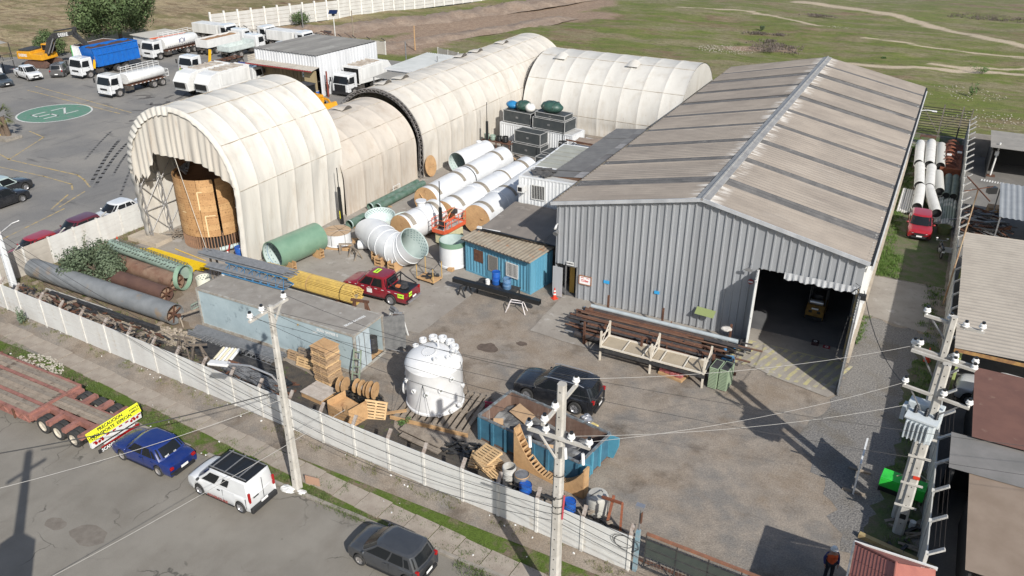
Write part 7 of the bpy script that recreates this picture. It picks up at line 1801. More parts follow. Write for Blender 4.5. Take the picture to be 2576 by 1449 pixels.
# white stands
def aframe(label,loc,rz,h=1.55):
 t=thing('white_stand',label,'stand',loc,rz);mb=MB()
 for s in(-.38,.38):mb.bar((s,-.45,0),(s*.55,-.05,h),.09);mb.bar((s,.45,0),(s*.55,.05,h),.09)
 mb.B('leg_pair',M_white,t)
 for k in range(4):MB().bar((-.34+.04*k,-.38+.09*k,.2+k*.35),(.34-.04*k,-.38+.09*k,.2+k*.35),.07).B('rung',M_white,t)
 MB().bb(-.3,.3,-.16,.16,h,h+.12).B('head',M_rust if rz>0 else M_steel,t);MB().cyl((-.25,0,h+.22),(.25,0,h+.22),.09,10).B('roller',M_steel,t);return t
aframe('white A shaped roller stand with a rusty head right of the container door',(-5.75,-9.9,0),.35);aframe('white roller stand half hidden behind the container door',(-6.6,-9.2,0),-.3,1.35)
tr_=thing('brush_cutter','grey brush cutter with a red engine lying from the container sill to the ground','brush cutter',(-4.9,-12.1,0));MB().tube([(-.5,.3,.45),(2.4,1.0,.25)],.025,6).B('shaft',M_steel,tr_);MB().box((2.45,1.0,.25),(.3,.25,.25)).B('engine',mat('engine red',(.5,.04,.03),rough=.5),tr_,bevel=.04);MB().tube([(1.3,.4,.5),(1.5,.78,.35),(1.4,1.1,.55)],.02,5).B('handle',M_blackp,tr_)

# ------------------------------------------------ pallets
_pt=MB().bb(-.6,.6,-.05,.05,-.011,.011).mesh('top_board',mat('pallet wood a',(.40,.27,.155),(.31,.21,.125),scale=3,fine=.15,rough=.85))
_pt2=MB().bb(-.6,.6,-.05,.05,-.011,.011).mesh('top_board',mat('pallet wood b',(.58,.40,.21),(.48,.32,.165),scale=3,fine=.12,rough=.8))
_pt3=MB().bb(-.6,.6,-.05,.05,-.011,.011).mesh('top_board',mat('pallet wood c',(.25,.20,.15),(.19,.15,.115),scale=3,fine=.15,rough=.9))
_st={id(x):MB().bb(-.045,.045,-.5,.5,-.045,.045).mesh('stringer',x.materials[0])for x in(_pt,_pt2,_pt3)}
def pallet(label,loc,rot=(0,0,0),kind=0,group=None,gap=.155,nb=7):
 pm=(_pt,_pt2,_pt3)[kind];t=thing('pallet',label,'pallet',loc,0,group);t.rotation_euler=rot
 for j in range(nb):link('top_board',pm,t,(0,-.45+j*.9/(nb-1),.132))
 for j in(-.45,0,.45):link('bottom_board',pm,t,(0,j,.011))
 for x in(-.55,0,.55):link('stringer',_st[id(pm)],t,(x,0,.071))
 return t
grp='pallets in the tall stack against the container'
for k in range(15):
 pallet('weathered pallet, %s from the top of the tall stack beside the container'%ORD[14-k],(-6.75+rnd.uniform(-.06,.06),-15.45+rnd.uniform(-.06,.06),k*.148),(rnd.uniform(-.01,.01),0,rnd.uniform(-.06,.06)-.12),0 if k%4 else 1,grp)
o=one(MB().box((0,0,0),(1.25,1.1,.02)),'plywood_sheet',M_ply,'plywood sheet with a loose batten on top of the tall pallet stack','plywood',(-6.75,-15.45,15*.148+.03),-.12);MB().bar((-.5,.1,.03),(.55,-.3,.03),.1,.03).B('batten',M_wood,o)
ps='pallets stood on edge against the container'
pallet('old pallet standing on edge against the container side, left one',(-9.7,-14.72,.02),(R_(78),0,-.05),0,ps);pallet('bright yellow pallet standing on edge in front of the others',(-8.75,-15.05,.02),(R_(74),0,-.03),1,ps);pallet('grey pallet lying on its side behind the bright yellow one',(-8.9,-14.6,.35),(R_(82),0,.0),2,ps);pallet('pale brown pallet standing upright beside the tall stack',(-7.8,-14.65,.3),(R_(84),0,-.02),0,ps)
pallet('bright pallet leaning beside the plywood box near the white tank',(-2.35,-16.95,.35),(R_(62),R_(4),.35),1)
t=thing('plank_platform','low square timber platform with whitish top beside the tall pallet stack','platform',(-6.15,-16.95,0),-.1)
for j in range(9):MB().bb(-.8,.8,-.62+j*.14,-.62+j*.14+.132,.30,.34+rnd.random()*.01).B('top_board',mat('whitish board',(.46,.41,.36),(.36,.31,.26),scale=3,fine=.12,rough=.9),t)
MB().bb(-.75,.75,-.58,.6,0,.3).B('frame',M_wood,t)
# plywood box open on top
pb_=thing('plywood_box','open plywood box with a torn side behind the near wall','box',(-3.55,-17.75,0),-.22);z_=1.0
MB().bb(-.85,.85,-.62,-.6,0,.8).B('side',M_ply,pb_);MB().bb(-.87,-.85,-.6,.6,0,z_).B('side',M_ply,pb_);MB().bb(.85,.87,-.6,.6,0,z_*1.15).B('side',M_ply,pb_);MB().bb(-.85,.85,.6,.62,0,.6).B('side',M_ply,pb_);MB().bb(-.85,.85,-.6,.6,.55,.57).B('inner_board',M_ply,pb_)
MB().add([(.45,-.625,.8),(.86,-.625,.8),(.86,-.625,1.5)],[(0,1,2)]).B('torn_board',M_ply,pb_)
# cable spools
def spool(label,loc,rz,r=.42,m=M_wood,lean=0):
 t=thing('cable_spool',label,'cable spool',loc,rz,'wooden cable spools by the near wall')
 for s in(-.16,.16):MB().lathe([(0,s-.02),(r,s-.02),(r,s+.02),(0,s+.02)],26,c=(0,0,r),axis='X').B('flange',m,t)
 MB().lathe([(r*.35,-.16),(r*.35,.16)],18,c=(0,0,r),axis='X').B('core',M_woodo,t);t.rotation_euler=(0,lean,rz)
 return t
spool('wooden spool flange standing left of the other cable spools',(-4.95,-16.35,.3),.15,.46);spool('cable spool at the left of the close row of three',(-4.1,-16.05,.35),.1,.40,M_ply);spool('cable spool in the middle of the close row of three',(-3.7,-16.1,.35),.12,.42);spool('cable spool with ringed face at the right of the row of three',(-3.15,-16.1,.35),.2,.48,M_ply)
junk('cable_heap','black heap of cables and tarpaulin around the spools',-4.0,-16.2,1.3,.5,90,(M_mblk,M_blackp),(.2,.7),.45,5,'cables')
# white process tank on a pallet
wt2=thing('process_tank','tall white steel tank with a domed top and many flanged nozzles on a timber base','tank',(-.2,-14.55,0),0)
M_tk=mat('tank white',(.66,.66,.655),(.60,.60,.59),scale=1.2,fine=.02,rough=.4)
RT=1.50;pr=[(RT,.22),(RT+.06,.24),(RT+.06,.34),(RT,.38),(RT,2.62),(RT+.02,2.66)]
for i in range(1,12):a=i/11*PI/2;pr.append((RT*math.cos(a)**.75 if i<11 else 0.001,2.66+.72*math.sin(a)))
MB().lathe(pr,64).B('shell',M_tk,wt2,smooth=35)
def nozzle(a,r,z,d=.16,h=.22,side=False,n=14):
 mb=MB();prf=[(d*.55,-.1),(d*.55,h*.6),(d*1.05,h*.6),(d*1.05,h*.78),(d*.95,h*.78),(d*.95,h),(d*.55,h),(d*.5,h*.5),(0,h*.45)]
 mb.lathe(prf,n);nb_=mb.B('nozzle',M_tk,wt2,smooth=30)
 if side:nb_.location=((RT-.02)*math.cos(a),(RT-.02)*math.sin(a),z);nb_.rotation_euler=(0,PI/2,a)
 else:nb_.location=(r*math.cos(a),r*math.sin(a),z)
 bm__=MB()
 for k in range(8):q=2*PI*k/8;bm__.cyl((d*.98*math.cos(q),d*.98*math.sin(q),h*.74),(d*.98*math.cos(q),d*.98*math.sin(q),h*.86),.014,5)
 if not side:bm__.B('bolt',M_steel,nb_)
for a,r,z,d,h in((R_(150),1.15,3.05,.2,.42),(R_(122),1.12,3.08,.24,.46),(R_(95),1.1,3.10,.24,.46),(R_(68),1.1,3.08,.24,.44),(R_(42),1.12,3.05,.24,.42),(R_(18),1.1,3.05,.2,.36),(R_(-10),1.05,3.08,.16,.3),(R_(-52),.95,3.12,.12,.34),(R_(172),1.2,3.0,.17,.26)):nozzle(a,r,z,d,h)
q=MB().lathe([(0,.12),(.40,.12),(.42,.08),(.42,.0)],30).B('manhole',M_tk,wt2,loc=(-.08,-.28,3.28));q.rotation_euler=(R_(10),R_(-4),0)
bm__=MB()
for k in range(22):a=2*PI*k/22;bm__.cyl((.36*math.cos(a),.36*math.sin(a),.11),(.36*math.cos(a),.36*math.sin(a),.15),.016,5)
bm__.B('bolt',M_steel,q);MB().tube([(.1,.35,3.35),(.1,.35,3.75),(.0,.33,3.85),(-.1,.3,3.75)],.05,7).B('davit',M_tk,wt2)
for a,z in((-125,1.95),(-100,1.62),(-72,1.62),(-45,1.85),(-22,2.35)):
 nozzle(R_(a),0,z,.14,.16,True);MB().lathe([(0,.125),(.075,.125)],14).B('blind',mat('grey blind',(.16,.17,.15),rough=.6),wt2,loc=((RT-.02)*math.cos(R_(a)),(RT-.02)*math.sin(R_(a)),z)).rotation_euler=(0,PI/2,R_(a))
nozzle(R_(-158),0,.95,.36,.2,True,26);nozzle(R_(-165),0,1.75,.2,.1,True,16);nozzle(R_(-12),0,.72,.12,.42,True);nozzle(R_(-28),0,.5,.1,.3,True);nozzle(R_(-50),0,.42,.12,.26,True);nozzle(R_(15),0,1.4,.14,.14,True)
for a,z0_,z1_ in((-35,.5,1.35),):
 for s in(-.05,.05):
  pass
mb=MB()
for(x,y)in((-.25,-.2),(.1,-.2)):mb.bar((x,y-.2,3.38),(x+.12,y-.22,3.38),.02)
mb.B('hinge',M_tk,wt2)
for(ax,ay,az,bx_,by_)in((.28,-1.5,2.15,1.05,-1.9),(.28,-1.5,2.15,.2,-2.05),(1.45,.3,2.9,2.3,.1),(-1.45,-.3,2.0,-1.4,-1.9)):MB().tube([(ax,ay,az),(bx_,by_,.25)],.012,4).B('guy_rope',M_blackp,wt2)
tb=thing('timber_platform','large grey timber slatted base under the white process tank','timber base',(.35,-14.75,0),.13)
for j in range(12):MB().bb(-2.0+j*.355,-2.0+j*.355+.22,-1.75,1.75,.13,.20).B('board',M_woodo,tb,rz=rnd.uniform(-.01,.01))
for j in(-1.6,0,1.6):MB().bb(-2.1,2.2,j-.08,j+.08,0,.13).B('bearer',M_woodo,tb)
MB().bb(-2.15,2.25,-1.85,-1.78,.0,.2).B('bearer',M_wood,tb)
one(MB().bar((0,0,.1),(1.4,1.0,.25),.22,.05),'pale_plank',M_wood,'pale plank lying across the left corner of the tank base','plank',(-2.4,-17.1,0),0)
for k,(x,y,L,r_)in enumerate(((.9,-17.6,2.6,-.12),(1.1,-18.0,2.5,-.12),(.7,-17.3,2.4,-.12))):one(MB().box((0,0,0),(L,.32,.05)),'grey_plank',M_woodo,'wide grey plank lying behind the wall in front of the white tank, %s'%('nearest the wall','middle one','nearest the tank')[k]if False else 'wide grey plank lying %s behind the near wall by the white tank'%('between two others','closest to the street','furthest from the street')[k],'plank',(x,y,.25-.05*k),r_)
ld=thing('green_ladder','short pale green ladder leaning on the container corner','ladder',(-5.2,-14.75,0),.15)
mb=MB();mb.bar((-.22,-.35,0),(-.22,.25,1.9),.06);mb.bar((.22,-.35,0),(.22,.25,1.9),.06);mb.B('stile',mat('ladder green',(.20,.25,.18),rough=.7),ld)
for k in range(5):MB().bar((-.22,-.33+.13*k+.02,.15+k*.4),(.22,-.33+.13*k+.02,.15+k*.4),.05).B('rung',_M['ladder green'],ld)
# rods and trusses left of the pallets
rods('reinforcing_rods','wide bundle of grey reinforcing rods lying along the container foot',(-17.2,-15.35,.15),-.0,6.8,12,4,.04,M_grod,.25,seed=3,sides=5)
rods('dark_rods','dark bundle of rods and angles between the container and near wall',(-15.8,-16.6,.1),-.03,6.0,12,3,.045,M_mblk,.5,seed=4,sides=4)
gt=thing('grey_truss','flat grey lattice truss lying beside the reinforcing rods','truss',(-15.9,-16.05,.3),-.02);mb=MB();mb.tube([(0,0,0),(5.6,0,0)],.03,5);mb.tube([(0,.3,.2),(5.6,.3,.2)],.03,5)
for i in range(14):mb.tube([(i*.4,0,0),(i*.4+.2,.3,.2),(i*.4+.4,0,0)],.018,4)
mb.B('lattice',M_steel,gt)
for k,(x,y)in enumerate(((-15.7,-17.5),(-14.3,-17.7))):
 t=thing('trestle','dark timber A frame standing behind the near wall, %s of the pair'%('left' if k==0 else 'right'),'frame',(x,y,0),.2+k*.4,'dark timber frames');mb=MB()
 for s in(-.5,.5):mb.bar((s,-.3,0),(s*.3,0,1.35),.09);mb.bar((s,.3,0),(s*.3,0,1.35),.09)
 mb.bar((-.6,0,1.3),(.6,0,1.3),.1);mb.bar((-.45,-.25,.3),(.45,-.25,.3),.07);mb.B('frame',mat('dark timber',(.10,.08,.065),(.16,.13,.10),scale=4,rough=.9),t)
t=thing('white_half_pipes','fan of short white half pipes between the dark frames and the wall','half pipes',(-13.6,-17.4,.1),.4)
for i in range(6):MB().tube([(0,0,.1),(.35,1.0,.45)],.1,8).B('half_pipe',M_frpw if i%2 else mat('cream plastic',(.55,.50,.36),rough=.5),t,loc=(i*.2,-.1*i*.5,.02*i))
t=thing('tread_track','black ribbed rubber track laid across timber behind the wall','rubber track',(-11.2,-16.35,.18),-.28)
tm=MB().bb(-.1,.1,-.32,.32,-.05,.06).mesh('tread',M_blackp)
for i in range(20):link('tread',tm,t,(i*.23-1.2,0,.02),(0,0,0))
rods('dark_pipes','dark and silver steel pipes piled with scrap right of the dark frames',(-12.6,-17.35,.08),-.12,4.2,7,3,.06,mat('dark silver',(.09,.09,.09),(.3,.3,.3),scale=3,rough=.4,metal=.4),.4,seed=6)
junk('scrap_strip','dark scrap steel heap behind the middle of the near wall',-10.2,-17.6,2.4,.8,130,(M_mblk,M_rust),(.3,1.2),.3,7)
# ------------------------------------------------ blue skip with rubbish
M_skb=mat('skip blue',(.05,.155,.225),(.035,.11,.165),scale=1.2,fine=.08,rough=.6,col3=(.11,.08,.06),scale3=3,c3=(.64,.72))
M_ski=mat('skip rust inside',(.12,.065,.045),(.18,.12,.09),scale=1.5,fine=.2,rough=.9,streak=True,col3=(.33,.31,.28),scale3=2,c3=(.62,.72))
sk=thing('blue_skip','long blue rusty roll off skip full of cardboard and grey rubbish','skip',(3.4,-16.15,0),-.158)
SL,SW,SH=5.95,2.7,1.45
for nm,q in(('side_wall',(0,SL,0,.05)),('side_wall',(0,SL,SW-.05,SW)),('end_wall',(0,.05,.05,SW-.05)),('end_wall',(SL-.05,SL,.05,SW-.05))):MB().bb(q[0],q[1],q[2],q[3],.18,SH).B(nm,M_skb,sk)
for q in((.052,SL-.052,.052,.06),(.052,SL-.052,SW-.06,SW-.052),(.052,.06,.06,SW-.06),(SL-.06,SL-.052,.06,SW-.06)):MB().bb(q[0],q[1],q[2],q[3],.2,SH-.03).B('rusty_lining',M_ski,sk)
MB().bb(0,SL,0,SW,.1,.2).B('floor',M_ski,sk);mb=MB()
for a,b in(((0,0),(SL,0)),((SL,0),(SL,SW)),((SL,SW),(0,SW)),((0,SW),(0,0))):mb.bar((a[0],a[1],SH+.02),(b[0],b[1],SH+.02),.11,.09)
mb.B('rim',mat('grey blue rim',(.17,.21,.23),(.1,.08,.07),scale=4,rough=.7),sk)
rbm=MB().bb(-.07,.07,-.1,0,.1,SH-.05).mesh('rib',M_skb)
for k in range(8):link('rib',rbm,sk,(.08+k*.825,0,0));link('rib',rbm,sk,(.08+k*.825,SW+.1,0))
M_skl=mat('lighter skip blue',(.09,.30,.40),(.07,.24,.33),scale=2,rough=.55)
for y in(.05,SW-.12):MB().extr([(SL,0,.15),(SL+.3,0,.2),(SL+.55,0,SH*.7),(SL+.55,0,SH+.05),(SL,0,SH)],(0,y,0),(0,y+.07,0)).B('tail_fin',M_skl,sk)
for y in(SW/2-.35,SW/2+.35):MB().bar((SL+.06,y,.2),(SL+.06,y,SH),.1).B('rib',M_skl,sk)
rows=[[(.1+(SL-.2)*i/24,.08+(SW-.16)*j/12,.55+.45*noise.noise(Vector((i*.28,j*.33,4)))+.25*math.sin(PI*j/12))for j in range(13)]for i in range(25)]
MB().grid(rows).B('rubbish',mat('grey sacking',(.07,.07,.072),(.17,.17,.165),scale=1.2,fine=.2,rough=.8,bump=.5,col3=(.33,.33,.32),scale3=1.1,c3=(.6,.7)),sk)
M_card=mat('cardboard',(.42,.28,.16),(.36,.24,.14),scale=3,fine=.05,rough=.9)
for(x,y,z,dx,dy,r_,tl_)in((1.3,1.9,1.05,1.3,.7,-.3,.3),(.7,.7,1.0,.5,.35,.6,.4),(.95,.45,.95,.45,.3,1.2,-.5),(.4,.5,.9,.4,.35,.2,.2),(3.9,.45,.95,.45,.5,.5,.6),(4.4,.4,.9,.4,.45,1.0,.5)):MB().box((x,y,z),(dx,dy,.05),r_,Matrix.Rotation(tl_,3,'X')).B('cardboard',M_card,sk)
for(x,y,z,r_)in((2.2,.8,1.0,.5),(3.0,1.3,.95,.6),(4.3,1.6,.9,.55)):MB().ball((x,y,z),r_,12,8,(1.2,.9,.35),.15,int(x*7)).B('rubbish_sack',mat('dark sack',(.035,.036,.04),(.06,.06,.065),scale=3,rough=.5),sk,smooth='all')
# wooden saddle form leaning beside the skip
sf=thing('saddle_form','curved plywood saddle formwork with timber slats standing against the skip','formwork',(5.85,-17.05,0),-.165)
n=22;W3=3.95
def cz(x):u=x/W3;return.12+1.95*(abs(u-.52)*1.95)**2.3*(1 if u<.52 else.86)
for y in(0,.42):
 up=[(W3*i/n,0,cz(W3*i/n)+.05)for i in range(n+1)];mb=MB();lo=[(p[0],0,0)for p in up]
 vs=[(p[0],y+s,p[2])for s in(0,.03)for p in lo+up];m_=n+1;fs=[]
 for b_ in(0,2*m_):fs+=[(b_+i,b_+i+1,b_+m_+i+1,b_+m_+i)for i in range(n)]
 fs+=[(m_+i,m_+i+1,3*m_+i+1,3*m_+i)for i in range(n)];fs+=[(0,m_,3*m_,2*m_),(n,2*m_-1,4*m_-1,3*m_-1)]
 mb.add(vs,fs).B('cheek',M_ply,sf)
for i in range(0,25):
 x=W3*i/25+.05;z=cz(x);d=(cz(x+.05)-cz(x-.05))/.1;o=MB().box((0,0,0),(.09,.40,.045)).B('slat',M_wood,sf,loc=(x,.22,z+.03));o.rotation_euler=(0,-math.atan(d),0)
for x in(.03,W3-.03):MB().bb(x-.05,x+.05,.03,.42,0,cz(x)+.1).B('end_board',M_wood,sf)
# broken pallets and drums by the wall
ph='loose bright pallets heaped by the skip'
for k,(x,y,z,rot)in enumerate(((4.5,-17.75,.15,(.12,.1,.3)),(4.9,-17.85,.34,(-.1,.16,1.0)),(4.7,-17.6,.5,(.2,-.12,-.35)),(5.2,-17.9,.1,(0,.2,-.3)))):pallet('bright loose pallet in the heap between skip and near wall, %s'%('lowest','tilted middle one','topmost','rightmost')[k],(x,y,z),rot,1,ph)
drum('open drum of dry rubble beside the loose pallets',(6.25,-18.25,0),.32,.95,mat('white drum',(.5,.5,.48),(.36,.34,.3),scale=3,rough=.7),True);drum('grey drum with a wooden lid next to the rubble drum',(6.95,-18.35,0),.34,.85,M_steel,top=M_ply);drum('blue drum half hidden below the saddle form by the wall',(7.35,-18.75,0),.29,.7)
drum('small white and yellow pail near the saddle form',(8.9,-18.55,0),.16,.35,M_white,cat='pail')
t=thing('ibc_tank','cut off white plastic tank in a cage behind the near wall end','tank',(10.6,-18.05,0),.1);MB().lathe([(.48,0),(.5,.8),(.42,.95),(0,.98)],24).B('shell',mat('cloudy plastic',(.45,.44,.40),(.35,.34,.3),scale=2,rough=.5),t,smooth=35);MB().tube([(-.3,-.3,.95),(.1,.2,1.05),(.45,0,.6)],.02,5).B('hose',M_blackp,t)
drum('blue drum beside the white cut off tank',(9.6,-18.9,0),.29,.8)
junk('scrap_strip','dark scrap, netting and timber behind the right end of the near wall',8.8,-19.0,2.9,.45,90,(M_mblk,M_woodo,M_blackp),(.3,1.2),.35,9)
junk('scrap_strip','black hoses and debris between the tank base and the skip',2.9,-17.3,.7,.6,40,(M_blackp,M_mblk),(.2,.6),.1,10)
t=thing('rusty_angle_frame','rust red angle frame standing by the near wall end','frame',(11.3,-18.6,0),.3);mb=MB();mb.bar((0,0,0),(.2,.1,1.5),.12);mb.bar((-.3,.3,1.2),(.6,-.3,1.5),.1);mb.bar((.6,-.3,0),(.6,-.3,1.5),.1);mb.B('frame',mat('orange rust',(.28,.09,.04),(.2,.07,.04),scale=4,rough=.85),t)
# yellow box with foil bag
yc=thing('yellow_bin','cream yellow bin with a wire ring of crumpled foil behind the SUV','bin',(8.05,-13.35,0),-.25);MB().bb(-.5,.5,-.35,.35,0,.75).B('bin',mat('cream yellow',(.62,.50,.20),rough=.5),yc,bevel=.04);MB().ball((-.1,.05,.95),.3,10,8,(1,1,.8),.25,3).B('foil',M_rim,yc);MB().lathe([(.32,1.0),(.34,1.02),(.32,1.04)],20).B('wire_ring',M_steel,yc)
one(MB().bb(-.25,.25,-.04,.04,0,.5),'red_box',mat('dark pink plastic',(.30,.03,.06),rough=.5),'dark red plastic box between the tank base and the skip','box',(2.65,-13.7,0),.3)

# ------------------------------------------------ pipe racks in front of the gable
pr_=thing('pipe_pile','wide pile of rusty and black steel pipes with clamps along the gable wall','pipes',(3.6,-1.6,0),0)
g=random.Random(21);cols=[M_rust,mat('black steel pipe',(.025,.025,.027),(.06,.05,.045),scale=3,rough=.5),mat('brown pipe',(.14,.075,.045),(.09,.05,.035),scale=3,rough=.8),M_grod]
for i in range(58):
 x0=g.uniform(-.9,.9);L=g.uniform(7.0,10.0);y=-3.3+3.0*(i%20)/20+g.uniform(-.08,.08);z=.35+.2*(i//20)+g.uniform(0,.15)+.35*(1-abs((i%20)/10-1));r=g.choice((.05,.06,.08,.11));m=cols[g.choice((0,0,1,1,2,2,1,3))]
 MB().tube([(0,0,0),(L,0,0)],r,8).B('pipe',m,pr_,loc=(x0,y,z),rz=g.uniform(-.015,.015),smooth=50)
for(y,z,r,m)in((-.9,1.15,.13,mat('pale grey pipe',(.36,.40,.41),(.30,.33,.34),scale=2,rough=.4)),(-1.25,1.0,.07,mat('silver tube',(.48,.50,.51),rough=.35,metal=.3)),(-3.35,.45,.2,cols[1])):MB().tube([(0,0,0),(9.2,0,0)],r,14).B('pipe',m,pr_,loc=(.1,y,z),rz=.0,smooth=50)
fl=MB().lathe([(.0,-.02),(.15,-.02),(.15,.02),(.0,.02)],12,axis='X').mesh('clamp',M_rust);fl2=MB().lathe([(.0,-.02),(.14,-.02),(.14,.02),(.0,.02)],12,axis='X').mesh('clamp',cols[1]);fl3=MB().bb(-.05,.05,-.08,.08,-.1,.1).mesh('clamp',mat('blue clamp',(.06,.2,.38),rough=.5))
for i in range(70):link('clamp',g.choice((fl,fl2,fl)),pr_,(g.uniform(-.4,9.6),-3.2+g.random()*3,.6+g.random()*.45),(0,0,g.uniform(-.1,.1)))
for i in range(12):link('clamp',fl3,pr_,(g.choice((-.4,9.1))+g.uniform(-.3,.3),-3.2+g.random()*2.9,.55+g.random()*.5),(0,0,g.uniform(0,3)))
for x in(.8,4.4,8.6):MB().bb(x-.08,x+.08,-3.6,.2,0,.28).B('bearer',M_rust,pr_);
for x in(.8,4.4,8.6):
 for y in(-3.6,.2):MB().bb(x-.06,x+.06,y-.06,y+.06,0,1.55).B('upright',M_rust,pr_)
one(MB().ball((0,0,0),.35,10,6,(1,.7,.3),.2,4),'grey_bag',mat('pale sacking',(.50,.47,.43),rough=.8),'pale crumpled sack on the right end of the pipe pile','sack',(12.0,-1.7,1.35))
one(MB().add([(0,0,0),(1.2,-.1,0),(1.25,.25,.35),(.05,.35,.35)],[(0,1,2,3)]),'green_sheet',mat('moss green sheet',(.20,.24,.09),rough=.7),'moss green sheet leaning against the gable at the pipe pile','sheet',(9.7,-.5,1.2))
wr_=thing('white_rack','low white steel frame rack with tan board panels standing in front of the pipe pile','rack',(5.9,-6.4,0),0)
M_ivory=mat('ivory steel',(.60,.55,.46),(.50,.45,.37),scale=3,fine=.05,rough=.6)
hz=.95;mb=MB()
for y in(0,1.35):mb.bar((0,y,hz),(6.15,y,hz),.09)
for x in(0,1.35,2.55,3.05,3.6,4.95,6.15):mb.bar((x,0,hz),(x,1.35,hz),.07)
mb.B('frame',M_ivory,wr_)
lm=MB().bb(-.05,.05,-.05,.05,0,hz).mesh('leg',M_ivory)
for x in(0.03,3.07,6.1):
 for y in(0,1.35):link('leg',lm,wr_,(x,y,0))
for x in(0.03,3.07,6.1):
 mb=MB()
 for y in(0,1.35):mb.bb(x-.05,x+.05,y-.05,y+.05,hz+.04,hz+1.0)
 mb.bar((x,0,hz+.62),(x,1.35,hz+.5),.06);mb.bar((x,.1,hz+.05),(x,1.2,hz+.9),.04);mb.B('end_frame',M_ivory,wr_)
for a,b in((.05,1.3),(1.4,2.5),(2.6,3.0),(3.1,3.55),(3.65,4.9),(5.0,6.1)):MB().bb(a,b,.06,1.3,hz-.09,hz-.05).B('board_panel',mat('tan board',(.36,.30,.215),(.30,.25,.18),scale=1.5,fine=.1,rough=.85),wr_)
MB().bb(-.05,6.2,-.08,-.05,hz-.3,hz-.08).B('dark_edge',M_mblk,wr_)
# gratings, red wheels, yellow pieces
t=thing('red_rollers','pallet of pink red ribbed rollers beneath the white rack','rollers',(10.25,-5.75,0),-.2)
for i in range(8):MB().lathe([(.0,-.5),(.12,-.5),(.12,.5),(0,.5)],10,c=(0,0,.28),axis='Y').B('roller',mat('pink red',(.42,.14,.13),(.34,.10,.10),scale=5,rough=.6),t,loc=(-.62+i*.17,.0+.03*(i%2),.0))
MB().bb(-.75,.75,-.6,.6,0,.14).B('base',M_wood,t)
one(MB().bb(0,.5,0,.2,0,.16),'yellow_block',M_yel,'small yellow steel piece under the white rack','steel piece',(7.3,-5.2,0),-.3)
M_gg=mat('green grating plastic',(.24,.31,.20),(.30,.37,.25),scale=3,rough=.6)
for k,x in enumerate((12.55,13.1)):
 t=thing('grating_stack','stack of pale green gratings at the white rack, %s'%('left one','right one nearer the ramp')[k],'gratings',(x,-5.75+.05*k,0),-.1,'green grating stacks')
 gm=MB().bb(-.24,.24,-.5,.5,0,.05).mesh('slat',M_gg)
 for i in range(14):link('slat',gm,t,(0,0,.06+i*.095))
 MB().bb(-.2,.2,-.45,.45,.05,1.35).B('core',M_mblk,t)
one(MB().bb(0,.6,0,.4,0,.4),'blue_box',mat('dull blue box',(.08,.2,.33),rough=.6),'small blue steel box at the right end of the pipe pile','box',(12.6,-4.3,.5),.4)

# ------------------------------------------------ black crates in the back corner
M_crate=mat('charcoal crate',(.035,.042,.045),(.055,.06,.06),scale=1.5,fine=.06,rough=.6)
M_cedge=mat('crate edge',(.38,.38,.37),(.28,.28,.27),scale=4,rough=.6)
def crate(label,loc,rz,L,Wd,H):
 t=thing('black_crate',label,'crate',loc,rz,'charcoal crates stacked in the back corner')
 MB().bb(.03,L-.03,.03,Wd-.03,.1,H-.02).B('body',M_crate,t);mb=MB()
 for x in(0,L):
  for y in(0,Wd):mb.bb(x-.03,x+.03,y-.03,y+.03,.08,H)
 for y in(0,Wd):
  for z in(.1,H):mb.bar((0,y,z),(L,y,z),.055)
 for x in(0,L):
  for z in(.1,H):mb.bar((x,0,z),(x,Wd,z),.055)
 mb.B('edge_trim',M_cedge,t);mb=MB()
 for x in(.1,L/2,L-.1):mb.bb(x-.07,x+.07,0,Wd,0,.1)
 mb.B('skid',M_cedge,t);MB().bb(L/2-.14,L/2+.14,-.005,.02,H*.45,H*.6).B('label_plate',M_steel,t);return t
rzC=-.11
cc=container('white_store_container','long white container carrying charcoal crates in front of the crosswise hangar',(-19.2,27.5,0),rzC,8.6,2.4,2.3,M_whc,_M['light roof'],cat='container')
crate('charcoal crate at the upper left on the white container, under blue and green tarpaulins',(-18.9,27.7,2.32),rzC,3.3,2.0,1.25);crate('wide charcoal crate at the upper right on the white container',(-15.2,27.0,2.32),rzC,3.7,2.2,1.15);crate('flat charcoal crate topped by a green tarpaulin bundle on the wide crate',(-15.0,27.1,3.47),rzC,3.4,1.6,.55)
crate('charcoal crate on the ground, lower of the pair before the white container',(-16.6,25.15,0),rzC,3.4,1.5,1.2);crate('charcoal crate stacked on another in front of the white container',(-16.35,25.3,1.2),rzC,3.0,1.4,1.2);crate('low open charcoal crate beside the grey water barrel',(-12.9,24.4,0),rzC,2.6,1.6,.95)
crate('black bin crate half hidden behind the pale green roof',(-12.6,22.4,0),rzC,2.4,1.0,1.1)
def tarp(label,loc,r,sq,m,seed,rope=True):
 t=thing('tarpaulin_bundle',label,'tarpaulin',loc,rzC);mb=MB();mb.ball((0,0,r*sq[2]*.9),r,24,14,sq);mb.v=[tuple(Vector(v)+Vector(v).normalized()*(.10*noise.noise(Vector(v)*3+Vector((seed,0,0)))))for v in mb.v];mb.B('tarpaulin',m,t,smooth='all')
 if rope:
  for k in(-.4,0,.4):MB().tube([(k*r*sq[0]*1.1,sq[1]*r*.98*math.cos(a),max(.02,r*sq[2]*.9+sq[2]*r*1.03*math.sin(a)*math.sqrt(1-k*k*.8)))for a in[PI*j/12 for j in range(13)]],.02,4).B('rope',M_blackp,t)
M_tg=mat('green tarpaulin',(.025,.065,.05),(.04,.09,.07),scale=3,fine=.1,rough=.45,bump=.4)
